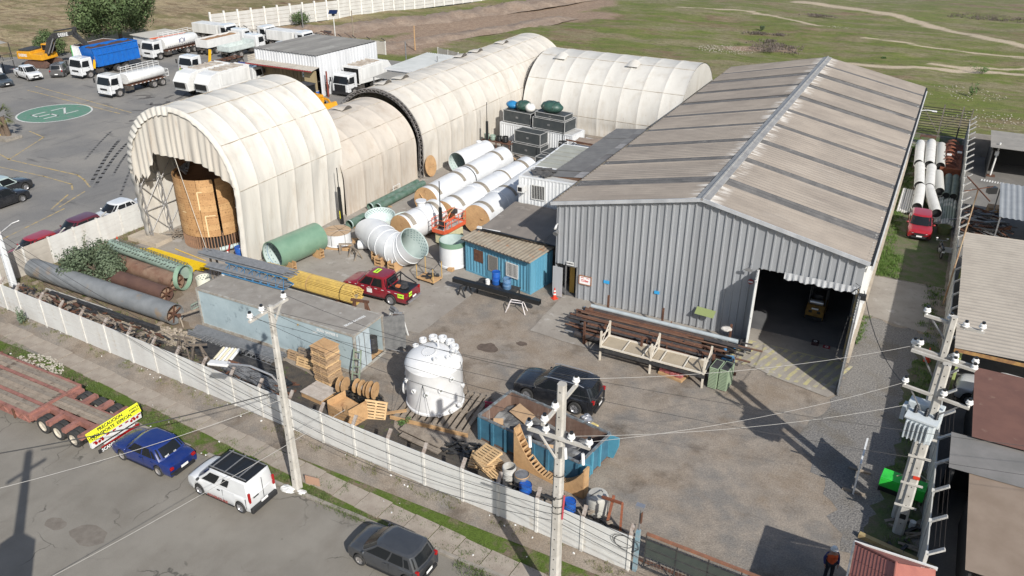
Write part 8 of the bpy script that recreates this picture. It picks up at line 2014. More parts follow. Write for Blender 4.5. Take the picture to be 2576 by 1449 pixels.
tarp('green tarpaulin bundle on the flat crate',(-13.4,27.6,4.02),.95,(1.25,.85,.62),M_tg,1);tarp('green tarpaulin bundle beside the blue one on the left crate',(-16.9,28.4,3.57),.75,(1.2,.9,.7),M_tg,2);tarp('bright blue tarpaulin bundle on the left crate',(-18.3,28.6,3.57),.6,(1.2,.9,.65),mat('blue tarpaulin',(.02,.17,.36),rough=.45),3,False);tarp('white cloth draped over the left crate edge',(-16.1,28.2,3.57),.55,(1.0,.9,.8),mat('white cloth',(.6,.59,.55),rough=.8),4,False)
drum('black water barrel with white lid standing on a white base in the back corner',(-11.1,25.3,1.0),.42,1.0,M_blackp,top=M_white)
one(MB().bb(-.45,.45,-.45,.45,0,1.0),'white_plinth',M_white,'white base under the black water barrel','plinth',(-11.1,25.3,0))
t=thing('steel_table','rusty steel table carrying green and black pots left of the charcoal crates','table',(-19.9,24.9,0),rzC);MB().bb(0,3.4,0,1.2,1.0,1.06).B('table_top',M_rust,t)
for x in(.1,1.7,3.3):
 for y in(.1,1.1):MB().bb(x-.04,x+.04,y-.04,y+.04,0,1.0).B('leg',M_rust,t)
for k,(x,m,lab)in enumerate(((.35,M_pg,'pale green pot at the left end of the rusty table'),(1.1,M_pg,'second pale green pot on the rusty table'),(1.85,M_blackp,'black pot in the middle of the rusty table'),(2.6,M_blackp,'large black pot at the right of the rusty table'))):drum(lab,(-19.9+x,25.4-.11*x,1.06),.27+.04*(k==3),.5+.1*(k==3),m,True,cat='pot')
wc2=container('white_store_container','white container with rusty sheets on its roof beside the charcoal crates',(-9.6,24.6,0),rzC,5.4,2.4,2.2,M_whc,mat('rusty sheet',(.26,.19,.14),(.2,.14,.1),scale=1.5,fine=.1,rough=.9),cat='container')
for k,(x,y,r_,z)in enumerate(((-8.6,25.6,.1,2.35),(-6.9,25.3,-.25,2.45),(-5.9,24.9,-.1,2.3))):o=one(MB().box((0,0,0),(2.2,1.5,.04),0,Matrix.Rotation(.08*k,3,'X')),'roof_plate',mat('brown plate',(.29,.23,.18),(.22,.17,.13),scale=1.5,fine=.1,rough=.9),'brown steel plate lying on the white container roof, %s'%('left one','middle one','right one')[k],'plate',(x,y,z),r_)
one(MB().bar((-2.2,0,0),(2.2,-.5,.02),.12),'rusty_beam',M_rust,'rusty beam across the plates on the white container roof','beam',(-8.2,24.5,2.5))
junk('puddle_scrap','scattered wood and scrap on wet ground before the charcoal crates',-14.2,22.9,2.2,1.2,40,(M_woodo,M_mblk,M_wood),(.3,1.0),.12,14)
poly_sheet('wet_patch',[(-17.5,21.5),(-14,21.0),(-11.5,21.8),(-11.2,23.4),(-14,24.3),(-17.6,24.2)],.006,mat('wet ground',(.085,.065,.045),(.06,.048,.035),scale=1.5,rough=.25,fine=.15),jag=.35,seed=3,step=.5)

# ------------------------------------------------ side lane stores
gl='white pipe lengths stored in the side lane'
M_wp=mat('white duct',(.60,.59,.56),(.52,.51,.48),scale=1.5,fine=.05,rough=.5)
for k,(x0,y0,x1,y1,r,lab)in enumerate(((19.8,38.5,19.5,45.5,.42,'white pipe in the far row, leftmost'),(20.7,38.5,20.45,46.2,.44,'white ribbed pipe in the far row, middle'),(21.65,38.6,21.4,45.6,.42,'grey white pipe in the far row, next to the rust pile'),(20.3,32.0,19.95,37.9,.43,'white pipe in the second row, leftmost'),(21.1,31.9,20.95,37.8,.43,'white pipe in the second row, middle'),(21.95,31.2,21.6,36.3,.41,'cream pipe in the second row beside the dark green pipes'),(20.5,26.4,20.45,31.6,.41,'white pipe just behind the red hatchback'),(22.0,25.6,21.1,31.7,.42,'white bent pipe pointing at the red hatchback roof'))):
 d=Vector((x1-x0,y1-y0,0));t=thing('white_pipe',lab,'pipe',(x0,y0,0),math.atan2(-d.x,d.y),gl);MB().pipe((0,0,r+.35),(0,d.length,r+.35),r,r-.02,28).B('pipe',M_wp if k not in(2,5)else mat('dull duct',(.46,.45,.41),rough=.6),t,smooth=40)
 MB().lathe([(0,.2),(r-.03,.2)],20,c=(0,0,r+.35),axis='Y').B('dark_inside',M_black,t)
 for yy in(.8,d.length-.8):MB().bb(-.45,.45,yy-.06,yy+.06,0,.36).B('bearer',M_woodo,t)
 if k==1:
  for i in range(7):MB().lathe([(r,.9+i*.9),(r+.05,1.1+i*.9),(r,1.5+i*.9)],24,c=(0,0,r+.35),axis='Y').B('ring',M_wp,t,smooth=30)
for k,x in enumerate((22.5,23.08)):
 t=thing('dark_green_pipe','dark grey green %s pipe beside the right wall, %s'%('plain' if k==0 else 'ribbed','left of the pair' if k==0 else 'against the wall'),'pipe',(x,31.0,0),0,'dark green pipes in the side lane');MB().pipe((0,0,.6),(0,5.5,.6),.3,.27,24).B('pipe',mat('grey green pipe',(.13,.16,.135),(.09,.115,.095),scale=2,fine=.1,rough=.6),t,smooth=40);MB().lathe([(0,.15),(.27,.15)],18,c=(0,0,.6),axis='Y').B('dark_inside',M_black,t)
 for i in range(14):MB().lathe([(.3,.2+i*.38),(.33,.25+i*.38),(.3,.3+i*.38)],20,c=(0,0,.6),axis='Y').B('ring',_M['grey green pipe'],t,smooth=30)
rods('white_tubes','flat row of thin white tubes by the warehouse wall in the side lane',(19.75,26.7,.05),PI/2,5.9,8,1,.085,M_wp,.15,seed=7,sides=8);rods('cream_tubes','thin cream tubes stuffed between the white pipes',(20.45,26.2,.3),PI/2,4.0,5,2,.06,mat('cream tube',(.50,.43,.30),rough=.6),.3,seed=8,sides=6)
rods('mixed_tubes','mixed green and white tubes lying along the right wall beside the red hatchback',(22.7,24.8,.1),PI/2,6.2,8,2,.09,mat('mixed tube',(.22,.26,.21),(.46,.46,.42),scale=.6,contrast=(.48,.52),rough=.6),.6,seed=9,sides=8)
t=thing('green_bin','round olive green tub beside the red hatchback','tub',(22.75,23.6,0));MB().lathe([(.45,0),(.52,.6),(.48,.6),(.42,.1),(0,.1)],28).B('shell',mat('olive tub',(.12,.15,.06),rough=.7),t,smooth=35)
t=thing('rust_pile','pile of rust red curved steel sections at the far end of the side lane','steel sections',(22.55,38.4,0))
for i in range(20):
 mb=MB();r=.72;z=.5+.4*math.sin(i*.35);mb.grid([[(r*math.cos(a)*(1+.1*math.sin(i)),yy,.35+r*math.sin(a))for a in[PI*j/7 for j in range(8)]]for yy in(0,.30)]);mb.B('section',mat('deep rust',(.24,.075,.03),(.14,.045,.025),scale=2,fine=.15,rough=.85),t,loc=(-.25+.12*(i%2),.4+i*.42,.15*(i%3)))
MB().bb(-.9,.85,.0,8.6,0,.75).B('base_stack',_M['deep rust'],t)
for(x,y)in((22.2,41.0),(23.05,42.2)):one(MB().bb(-.2,.2,-.15,.15,0,.12),'white_tray',M_white,'small white tray on the rust pile, %s'%('left one' if x<22.5 else 'right one by the wall'),'tray',(x,y,1.28))
one(MB().box((0,0,0),(.5,.03,.4)),'white_board',M_white,'small white board leaning on the right wall by the motorcycle','board',(23.2,19.6,.25),.1)
t=thing('steel_screen_gate','tall black slatted steel screen closing the far end of the side lane','gate',(18.7,51.6,0))
slm=MB().bb(0,4.9,-.02,.02,-.035,.035).mesh('slat',M_black)
for i in range(11):link('slat',slm,t,(0,0,.5+i*.26))
mb=MB();mb.bb(.0,.1,-.05,.05,0,3.4)
for x in(2.2,4.0):mb.bb(x-.07,x+.07,-.08,.08,0,3.5)
mb.bb(4.85,4.95,-.05,.05,0,3.4);mb.bar((.1,-.06,3.2),(2.2,-.06,.4),.07);mb.bar((4.0,-.06,3.0),(2.2,-.06,.4),.05);mb.B('post',mat('dark post',(.07,.06,.05),(.2,.18,.15),scale=4,rough=.8),t)
t=thing('rusty_table','small rusty table with a blue item at the far end of the side lane','table',(19.3,47.9,0));MB().bb(0,1.5,0,.7,.85,.9).B('table_top',M_rust,t)
for x in(.05,1.45):
 for y in(.05,.65):MB().bb(x-.03,x+.03,y-.03,y+.03,0,.86).B('leg',M_rust,t)
one(MB().bb(18.7,21.3,46.9,49.8,.0,.03),'concrete_pad',M_conc,'pale concrete pad at the far end of the side lane','slab')
for k,(x,y)in enumerate(((19.2,41.5),(19.35,37.6),(19.3,43.6))):one(MB().box((0,0,0),(.7,.5,.03)),'loose_slab',M_lt,'loose grey sheet on the grass by the warehouse wall, %s'%('middle','nearest','furthest')[k],'sheet',(x,y,.03),.4+k)
# ================================================================= poles, wires and people
M_pole=mat('concrete pole',(.46,.44,.40),(.36,.34,.30),scale=2,fine=.08,rough=.9,bump=.3,col3=(.27,.25,.22),scale3=3)
M_ins=mat('porcelain',(.70,.69,.66),rough=.25)
M_wire=mat('dark wire',(.02,.02,.02),rough=.7)
M_wireL=mat('bare wire',(.30,.29,.27),rough=.5)
def pole(label,loc,h,w0=.38,w1=.2,rz=0):
 t=thing('utility_pole',label,'utility pole',loc,rz)
 mb=MB();rows=[]
 for z,w in((-.2,w0),(h*.5,(w0+w1)/2),(h,w1)):
  q=w/2;c=q*.62;rows.append([(c,-q,z),(q,-c,z),(q,c,z),(c,q,z),(-c,q,z),(-q,c,z),(-q,-c,z),(-c,-q,z),(c,-q,z)])
 mb.grid(rows);mb.add(rows[-1][:8],[tuple(range(8))]);mb.B('shaft',M_pole,t)
 mb=MB()
 for i in range(int(h/.5)):z=.6+i*.5;q=(w0+(w1-w0)*z/h)/2;mb.bb(-.02,.02,-q-.006,-q+.01,z,z+.05)
 mb.B('step_hole',M_black,t);return t
_im=MB().lathe([(0,-.12),(.05,-.12),(.05,0),(.12,.0),(.14,.05),(.08,.08),(.12,.10),(.11,.16),(.06,.19)],16).mesh('insulator',M_ins,35)
_ic=MB().cyl((0,0,.18),(0,0,.27),.065,10).mesh('cap',M_blackp)
def ins(t,x,y,z):
 o=link('insulator',_im,t,(x,y,z+.12));link('cap',_ic,o)
def arm_(t,a,b,w=.11):MB().bar(a,b,w).B('crossarm',M_pole,t)
p1=pole('concrete pole with crossarm and curved street lamp arm beside the white van',(-2.26,-23.17,0),9.6,.40)
arm_(p1,(-.12,-1.1,9.35),(-.12,1.15,9.35))
for f in(-1.0,-.35,.95):ins(p1,-.12,f,9.4)
MB().tube([(-.0,0,5.6),(-.4,-.12,6.15),(-1.3,-.4,6.5),(-2.3,-.7,6.5)],.045,8).B('lamp_arm',M_rim,p1)
o=MB().box((0,0,0),(.95,.34,.12)).B('lamp_head',M_white,p1,loc=(-2.7,-.82,6.45),rz=.3,bevel=.04)
MB().bar((-.1,0,8.3),(-.1,.7,9.3),.07).B('brace',M_pole,p1)
one(MB().box((0,0,0),(.75,.04,.5)),'brown_board',mat('terracotta board',(.36,.22,.15),rough=.9),'brown board leaning behind the foot of the concrete pole by the van','board',(-1.75,-22.7,.2),.15)
for k,(x,y,s,l)in enumerate(((-2.6,-23.5,.28,'white crumpled plastic at the foot of the pole by the van'),(-1.85,-23.35,.2,'small white plastic bowl at the foot of the pole by the van'))):one(MB().ball((0,0,0),s,10,6,(1.4,.7,.35),.3,k),'plastic_litter',M_white,l,'litter',(x,y,.02))
p2=pole('tall concrete pole with two white insulator crossarms standing before the blue skip',(11.15,-23.75,0),10.4,.42,.28)
arm_(p2,(-1.15,-.2,8.3),(1.2,-.2,8.3));arm_(p2,(-.05,-1.35,9.6),(.0,1.3,9.6))
for x in(-1.1,-.45,.5,1.15):ins(p2,x,-.2,8.35)
for f in(-1.3,-.5,1.2):ins(p2,0,f,9.65)
MB().bar((-.05,-.2,7.4),(-.7,-.2,8.27),.06).B('brace',M_pole,p2)
for x,y in((-1.0,-.28),(.35,-.28),(1.0,-.28)):MB().tube([(x,y-.06,8.1),(x+.06,y-.12,7.7)],.06,8).B('fuse_cutout',M_ins,p2)
o=MB().tube([(-.55,-.25,5.6),(.0,-.25,5.6)],.05,6).B('cable_clamp',M_wire,p2)
mb=MB()
for z in(4.9,5.2,5.6,6.6):mb.lathe([(.24,z),(.245,z+.04)],12)
mb.B('strap',M_wire,p2);MB().bar((.22,-.05,4.6),(.26,-.02,5.7),.05).B('red_strip',mat('pink red strip',(.45,.07,.09),rough=.6),p2)
for k,z in enumerate((3.4,3.2,3.0,2.3,2.1,1.9)):pass
# transformer structure
p3=pole('tall concrete transformer pole with three crossarms beside the right wall',(22.5,-12.15,0),10.2,.42,.26)
arm_(p3,(-1.0,.3,9.85),(1.1,-.15,9.85));arm_(p3,(-1.15,.2,8.4),(1.15,-.3,8.4));arm_(p3,(-1.15,-.1,8.4),(1.15,-.6,8.4));arm_(p3,(-1.15,-.9,7.2),(-.1,-1.15,7.2));arm_(p3,(.15,-1.2,7.2),(1.25,-1.45,7.2))
for x,y,z in((-.95,.28,9.9),(-.1,.1,9.9),(1.0,-.13,9.9),(.45,-.0,9.75),(-1.1,.18,8.45),(-.9,-.05,8.6),(.4,-.2,8.45),(.42,-.35,8.3),(1.1,-.28,8.45),(1.1,-.5,8.3),(-1.1,-.9,7.25),(.3,-1.2,7.25),(1.2,-1.42,7.25)):ins(p3,x,y,z)
for a,b in(((-.1,0,7.3),(-.8,.1,8.35)),((.1,-.1,7.3),(.8,-.2,8.35)),((0,0,9.0),(-.75,.25,9.8)),((-.3,-1.0,6.3),(-.85,-.95,7.15)),((.2,-1.2,6.3),(.95,-1.35,7.15))):MB().bar(a,b,.05).B('brace',M_steel,p3)
p4=pole('second shorter concrete pole joined to the transformer pole',(22.65,-13.1,0),8.6,.46,.30);MB().bb(-.12,.12,-.25,-.24,.9,1.15).B('square_hole',M_black,p4)
for z in(1.6,2.8,4.2,5.2):MB().bar((-.45,-.25,z),(.4,-.2,z-.03),.07).B('clamp_bar',M_pole,p4)
MB().bb(-.05,.2,-.27,-.24,3.1,3.25).B('red_tape',M_cone,p4)
tx=thing('transformer','pale grey transformer with three black bushings hung between the two poles','transformer',(22.45,-13.0,5.3),-.18)
M_tx=mat('transformer grey',(.52,.56,.57),(.46,.50,.51),scale=2,rough=.45)
MB().bb(-.55,.5,-.9,-.3,0,.95).B('tank',M_tx,tx,bevel=.03);MB().bb(-.75,.55,.0,.5,.25,1.15).B('tank',M_tx,tx,bevel=.03);MB().bb(-.62,.58,-.98,-.25,.95,1.02).B('lid',M_tx,tx)
for i in range(6):MB().bb(-.5+i*.16,-.45+i*.16,-1.12,-.9,.1,.85).B('cooling_fin',M_tx,tx)
for x in(-.35,.05,.42):MB().lathe([(.03,0),(.09,.03),(.05,.07),(.09,.11),(.05,.15),(.09,.19),(.05,.23),(.08,.27),(.03,.36)],12,c=(x,-.5,1.02)).B('bushing',M_blackp,tx,smooth=30)
MB().bb(-.9,-.75,-.2,.3,.3,.9).B('side_box',M_tx,tx)
p5=pole('white painted leaning pole at the left end of the near wall',(-32.5,-16.9,0),4.7,.42,.3);p5.rotation_euler=(R_(-1.5),R_(-2),0);p5.children[0].data.materials[0]=mat('white pole',(.60,.61,.61),(.54,.55,.55),scale=2,rough=.7)
arm_(p5,(-.9,.3,4.3),(.1,0,4.3));MB().tube([(0,0,4.0),(.5,.8,4.6),(.7,1.2,4.7)],.06,6).B('lamp_arm',M_steel,p5)
p6=pole('utility pole with a cabinet on the far side of the street, casting a long shadow',(-1.6,-38.4,-.1),12.6,.5,.3);MB().bb(-.55,.55,-.45,.45,6.2,8.0).B('cabinet',M_tx,p6);arm_(p6,(0,-1.0,11.5),(0,1.0,11.5))
def wire(label,pts,r=.012,m=M_wire,sag=.5,n=14,name='wire',group=None):
 mb=MB()
 for a,b in zip(pts,pts[1:]):
  a,b=Vector(a),Vector(b);L=[]
  for i in range(n+1):f=i/n;p=a.lerp(b,f);p.z-=sag*4*f*(1-f);L.append(p)
  mb.tube(L,r,4,caps=False)
 return tag(mb.B(name,m),label,'wire',group)
wire('thick black cable from the lamp pole down across the trailer to the lower left',((-2.3,-23.3,5.45),(-8.4,-32.4,6.1)),.028,sag=.2)
wire('pale overhead wire from the pole by the van over the blue sedan',((-2.3,-23.3,5.0),(-9.3,-32.4,4.0)),0.012,M_wireL,.25)
wire('pale overhead wire crossing the street above the white van',((.9,-22.9,5.3),(-7.2,-32.4,.3)),0.012,M_wireL,.15)
bg_='black cables strung along the near wall'
for k,(z1,z2,dy,lab)in enumerate(((5.1,5.2,.1,'upper'),(4.6,4.9,.0,'second'),(4.0,4.6,.15,'third'),(3.5,4.3,.05,'lowest'))):
 wire('%s black cable of the bundle strung along the near wall between poles'%lab,((-32.5,-16.9,z1-.8),(-2.3,-23.1,z1),(11.1,-23.7,z2),(31,-24.8,z2-.4)),.014,sag=.42+.08*k,group=bg_)
hg='thin overhead conductors'
for k,(a,b)in enumerate((((-2.4,-24.17,9.65),(11.15,-25.05,9.85)),((-2.4,-23.52,9.65),(11.15,-24.25,9.85)),((-2.4,-22.2,9.65),(11.15,-22.55,9.85)))):
 wire('thin conductor between the two street poles, %s of three'%('first','second','third')[k],(a,b),.010,sag=.45,group=hg)
for k,(a,b)in enumerate((((-3.0,-23.8,9.2),(34,-15.5,7.8)),((-2.0,-22.9,9.2),(34,-13.4,7.8)))):wire('dark service wire crossing the whole yard from the pole by the van, %s'%('lower one','upper one')[k],(a,b),.010,sag=.9,group=hg)
for k,(a,b)in enumerate((((12.3,-23.95,8.55),(21.35,-13.05,7.3)),((11.15,-22.5,9.85),(21.35,-12.0,8.45)),((11.65,-23.95,8.55),(21.7,-13.6,6.7)))):wire('pale wire from the insulators of the middle pole to the transformer pole, %s'%('middle','upper','lowest')[k],(a,b),.009,M_wireL,.35)
wire('black service cable from the warehouse eave to the transformer pole',((W_+.2,-.25,4.9),(21.4,-13.0,7.2)),.02,sag=.7)
mb=MB()
for c_,r_ in(((12.75,-20.75,1.5),.45),((12.9,-20.7,1.4),.52)):mb.tube([(c_[0]+r_*math.cos(a),c_[1],c_[2]+r_*.7*math.sin(a))for a in[2*PI*i/20 for i in range(20)]],.014,4,closed=True)
tag(mb.B('cable_coil',M_wire),'coil of black cable hanging on the wall near the gate post','cable coil')
# gate and post by the wall end
gt_=thing('sliding_gate','long dark mesh sliding gate with a rusty top rail leading right from the wall end','gate',(13.6,-20.35,0),-.035)
mb=MB();mb.bar((0,0,1.95),(9.0,0,1.95),.1);mb.B('top_rail',mat('rusty rail',(.26,.11,.06),(.16,.08,.05),scale=3,rough=.85),gt_)
mb=MB();mb.bar((0,0,.12),(9,0,.12),.07);mb.bar((0,0,1.2),(9,0,1.2),.05);mb.bar((0,0,1.65),(9,0,1.65),.05)
for i in range(8):mb.bar((i*1.28,0,.1),(i*1.28,0,1.95),.05)
for i in range(7):mb.bar((i*1.28,.02,.12),(i*1.28+1.28,.02,1.2),.03)
mb.B('frame',M_mblk,gt_);MB().bb(0,9,-.02,.0,.75,1.62).B('mesh_screen',mat('dark green netting',(.035,.045,.04),(.05,.06,.05),scale=2,rough=.9),gt_)
mb=MB()
for i in range(60):mb.bb(.1+i*.15,.108+i*.15,-.005,.003,1.65,1.93);mb.bb(.1+i*.15,.108+i*.15,-.005,.003,.14,.75)
mb.B('wire_mesh',M_steel,gt_)
MB().bb(-.5,9.5,.35,.5,-.02,.04).B('ground_rail',M_rust,gt_)
gpz=thing('gate_post','grey blue steel gate post carrying a floodlight at the end of the near wall','post',(13.3,-20.55,0));MB().bb(-.08,.08,-.1,.1,0,2.15).B('post',mat('blue grey steel',(.16,.27,.32),(.24,.27,.28),scale=3,rough=.7),gpz);MB().cyl((0,.05,2.1),(0,.05,3.4),.035,7).B('mast',M_steel,gpz);MB().box((0,-.05,3.45),(.35,.22,.14)).B('floodlight',M_rim,gpz);MB().bb(.06,.1,-.08,.06,2.6,3.1).B('rod',M_rust,gpz)
# gatehouse with red tiles
gh=thing('gatehouse','small gatehouse with a hipped red tile roof at the bottom right','gatehouse',(21.0,-18.2,0))
M_tile=mat('red roof tile',(.37,.135,.10),(.31,.11,.085),scale=2,fine=.08,rough=.7)
MB().bb(.25,2.5,-5.6,-.3,0,2.85).B('wall',mat('cream wall',(.5,.44,.35),rough=.85),gh)
e,A_=3.0,3.9;ap_,ab=(1.35,-1.35,A_),(1.35,-7.0,A_)
MB().add([(0,0,e),(0,-7,e),ab,ap_],[(0,1,2,3)]).B('roof',mat('tile underlay',(.10,.035,.03),rough=.9),gh);MB().add([(2.75,0,e),(2.75,-7,e),ab,ap_],[(0,1,2,3)]).B('roof',M_tile,gh)
for i in range(12):   # courses of long tiles on the left slope, back slope courses
 x0,x1=i*.1125,(i+1)*.1125
 z0_,z1_=e+(A_-e)*x0/1.35,e+(A_-e)*x1/1.35
 y1_=-x1
 for k in range(8):
  ya,yb=y1_-k*.8-.01,y1_-(k+1)*.8+.008
  MB().add([(x0,ya,z0_+.03),(x0,yb,z0_+.03),(x1+.01,yb,z1_+.015),(x1+.01,ya,z1_+.015),(x0,ya,z0_),(x0,yb,z0_)],[(0,1,2,3),(0,4,5,1)]).B('tile',M_tile,gh)
for i in range(9):
 f0,f1=i/9,(i+1)/9;xa0,xb0=1.35*f0,2.75-1.4*f0;xa1,xb1=1.35*f1,2.75-1.4*f1
 MB().add([(xa0,-1.35*f0,e+.9*f0+.025),(xb0,-1.35*f0,e+.9*f0+.025),(xb1,-1.35*f1,e+.9*f1+.01),(xa1,-1.35*f1,e+.9*f1+.01)],[(0,1,2,3)]).B('tile_course',M_tile,gh)
MB().bar((-.05,.06,e),(2.8,.06,e),.07,.12).B('gutter',M_white,gh);MB().bar((-.06,.05,e),(-.06,-7,e),.06,.1).B('gutter',M_steel,gh)
mb=MB();mb.tube([(0,0,e+.03),(ap_[0],ap_[1],A_+.03),(1.35,-7,A_+.03)],.045,6);mb.B('ridge_tile',M_tile,gh)
# people
def person(label,loc,rz,vest,shirt,trousers,helmet,hair,h=1.75,scale=1.0):
 t=thing('person',label,'person',loc,rz);t.scale=(scale,)*3
 J={'pel':(0,0,.95),'wst':(0,0,1.12),'chs':(.02,0,1.33),'nk':(.01,0,1.49),'hd':(.03,0,1.62),'hip1':(0,.1,.90),'kn1':(.03,.12,.50),'an1':(0,.13,.09),'to1':(.15,.14,.04),'hip2':(0,-.1,.90),'kn2':(.05,-.12,.50),'an2':(.03,-.13,.09),'to2':(.18,-.15,.04),
         'sh1':(0,.19,1.42),'el1':(.0,.27,1.14),'wr1':(.12,.25,.92),'ha1':(.17,.23,.85),'sh2':(0,-.19,1.42),'el2':(-.02,-.28,1.14),'wr2':(.08,-.27,.90),'ha2':(.12,-.26,.82)}
 rad={'pel':.15,'wst':.135,'chs':.155,'nk':.055,'hd':.10,'hip':.095,'kn':.062,'an':.045,'to':.045,'sh':.065,'el':.045,'wr':.03,'ha':.038}
 E=[('pel','wst'),('wst','chs'),('chs','nk'),('nk','hd')]+[x for s in '12' for x in(('pel','hip'+s),('hip'+s,'kn'+s),('kn'+s,'an'+s),('an'+s,'to'+s),('chs','sh'+s),('sh'+s,'el'+s),('el'+s,'wr'+s),('wr'+s,'ha'+s))]
 def skin(name,keys,edges,grow,m,par):
  ks=list(keys);me=bpy.data.meshes.new(name);me.from_pydata([J[k]for k in ks],[(ks.index(a),ks.index(b))for a,b in edges],[]);o=bpy.data.objects.new(name,me);COL.objects.link(o)
  o.modifiers.new('s','SKIN');
  for i,k in enumerate(ks):
   r=rad.get(k,rad.get(k[:-1],.05))+grow;me.skin_vertices[0].data[i].radius=(r*.85 if k in('pel','wst','chs')else r,r)
  me.skin_vertices[0].data[0].use_root=True
  o.modifiers.new('u','SUBSURF').levels=2;o.modifiers['u'].render_levels=2;dg=bpy.context.evaluated_depsgraph_get();m2=bpy.data.meshes.new_from_object(o.evaluated_get(dg));bpy.data.objects.remove(o)
  m2.materials.clear();m2.materials.append(m);m2.polygons.foreach_set('use_smooth',[True]*len(m2.polygons));o=bpy.data.objects.new(name,m2);COL.objects.link(o);o.parent=par;return o
 ms=mat('skin',(.36,.20,.14),rough=.55)
 body=skin('body',J.keys(),E,0,ms,t)
 leg=[e_ for e_ in E if all(k[:-1]in('hip','kn','an')or k=='pel' for k in e_)];skin('trousers',['pel','hip1','kn1','an1','hip2','kn2','an2'],leg,.02,trousers,t)
 sl__=[e_ for e_ in E if all(k[:-1]in('sh','el','wr')or k in('chs','wst','pel')for k in e_)];skin('shirt',['wst','pel','chs','sh1','el1','wr1','sh2','el2','wr2'],sl__,.014,shirt,t)
 vm=skin('vest',['wst','pel','chs','sh1','sh2'],[('wst','pel'),('wst','chs'),('chs','sh1'),('chs','sh2')],.035,vest,t)
 for s in(-1,1):MB().bb(-.16,.17,s*.09-.02,s*.09+.02,1.05,1.42).B('reflective_strip',mat('reflective',(.6,.6,.55),rough=.3),vm)if False else None
 for s in('1','2'):
  w,hn=Vector(J['wr'+s]),Vector(J['ha'+s]);d=(hn-w).normalized();sy_=1 if s=='1' else-1;x=Vector((0,1,0)).cross(d).normalized();mb=MB()
  for f in range(4):b0=hn+x*(.024-.016*f);mb.tube([b0,b0+d*.045+Vector((0,-sy_*.006,0)),b0+d*(.072-.008*(f==3))+Vector((0,-sy_*.022,0))],[.010,.009,.007],6)
  mb.tube([w.lerp(hn,.6)+x*.03,w.lerp(hn,.9)+x*.055,hn+x*.05+d*.03],[.012,.011,.008],6);mb.B('fingers',ms,body)
  MB().tube([Vector(J['an'+s])+Vector((-.03,0,-.05)),Vector(J['to'+s])+Vector((.03,0,-.0))],[.06,.045],8).B('boot',M_blackp,t)
 hd=Vector(J['hd']);MB().ball(hd+Vector((-.012,0,.03)),.108,14,10,(1,.9,1.05)).B('hair',hair,t,smooth='all')
 mb=MB();mb.ball(hd+Vector((.098,0,-.01)),.018,6,5,(1,.7,1.4));mb.ball(hd+Vector((0,.095,0)),.02,6,5,(.6,.5,1.3));mb.ball(hd+Vector((0,-.095,0)),.02,6,5,(.6,.5,1.3));mb.B('nose_and_ears',ms,body,smooth='all')
 mb=MB();mb.ball(hd+Vector((.085,.034,.02)),.011,6,5);mb.ball(hd+Vector((.085,-.034,.02)),.011,6,5);mb.bb(hd.x+.085,hd.x+.093,-.022,.022,hd.z-.06,hd.z-.052);mb.B('eyes_and_mouth',M_blackp,body)
 if helmet:MB().lathe([(.155,0),(.135,.01),(.128,.06),(.09,.12),(0,.145)],24,c=(hd.x,0,hd.z+.045)).B('helmet',helmet,t,smooth=40)
 return t
person('person in white helmet and orange safety vest over a blue shirt beside the gatehouse',(20.35,-17.35,0),R_(-65),mat('orange vest',(.62,.09,.02),rough=.7),mat('navy shirt',(.03,.035,.12),rough=.8),mat('dark trousers',(.02,.022,.03),rough=.8),M_white,M_blackp)
person('person in yellow green safety vest standing in front of the chassis truck',(-71.0,32.6,0),R_(-120),mat('lime vest',(.45,.7,.05),rough=.7),mat('dark jacket',(.03,.03,.035),rough=.8),_M['dark trousers'],None,M_blackp)
person('person in dark clothes by the blue drum next to the refuse truck',(-47.6,34.6,0),R_(-90),M_mblk,_M['dark jacket'],_M['dark trousers'],M_blackp,M_blackp)
drum('blue drum with a yellow top beside the white workshop wall',(-48.2,33.2,0),.3,.9,top=M_yel)
# small things in the right lane
gtb=thing('green_bench','bright green metal bench cabinet behind the transformer pole','bench',(21.55,-10.7,0),-.12)
M_bg=mat('bright green',(.03,.52,.05),(.03,.42,.05),scale=2,rough=.5)
MB().bb(0,1.9,0,.75,.72,.78).B('bench_top',M_bg,gtb);MB().bb(0,.95,-.02,.02,.3,.72).B('front_panel',M_bg,gtb);MB().bb(1.1,1.9,-.02,.02,.2,.72).B('front_panel',M_bg,gtb);MB().bb(.05,.9,.03,.7,0,.3).B('crate',M_black,gtb)
for x in(.03,.97,1.87):
 for y in(.03,.72):MB().bb(x-.03,x+.03,y-.03,y+.03,0,.72).B('leg',M_mblk,gtb)
MB().tube([(.6,.3,.9),(1.3,.7,1.2),(2.2,.5,.9),(2.3,.3,.1)],.03,6).B('yellow_hose',M_fadedyellow,gtb)
bd=thing('standing_board','white framed board seen edge on standing on wooden feet','board',(20.62,-10.6,0),R_(88.5));MB().bb(-.9,1.1,-.02,.02,.12,1.75).B('panel',M_white,bd);MB().bb(-.95,1.15,-.04,.04,1.72,1.8).B('frame',M_whitem,bd);MB().bb(-.95,-.88,-.04,.04,0,1.75).B('frame',M_whitem,bd)
for x in(-.8,.9):MB().bb(x-.06,x+.06,-.5,.5,0,.09).B('foot',M_woodo,bd)
MB().bb(-.6,.8,-.03,-.02,.9,1.4).B('blue_print',mat('blue print',(.05,.15,.5),rough=.5),bd)
one(MB().bb(0,3.1,0,.22,0,.22),'timber_beam',mat('yellow ended beam',(.36,.28,.13),(.28,.2,.1),scale=3,rough=.85),'heavy timber beam with yellow end lying before the gatehouse','beam',(21.15,-14.35,0),-.2)
junk('yard_litter','hoses, wood and pipes scattered by the right wall near the poles',22.9,-13.2,.45,1.6,20,(M_woodo,M_mblk),(.3,1.0),.05,15)
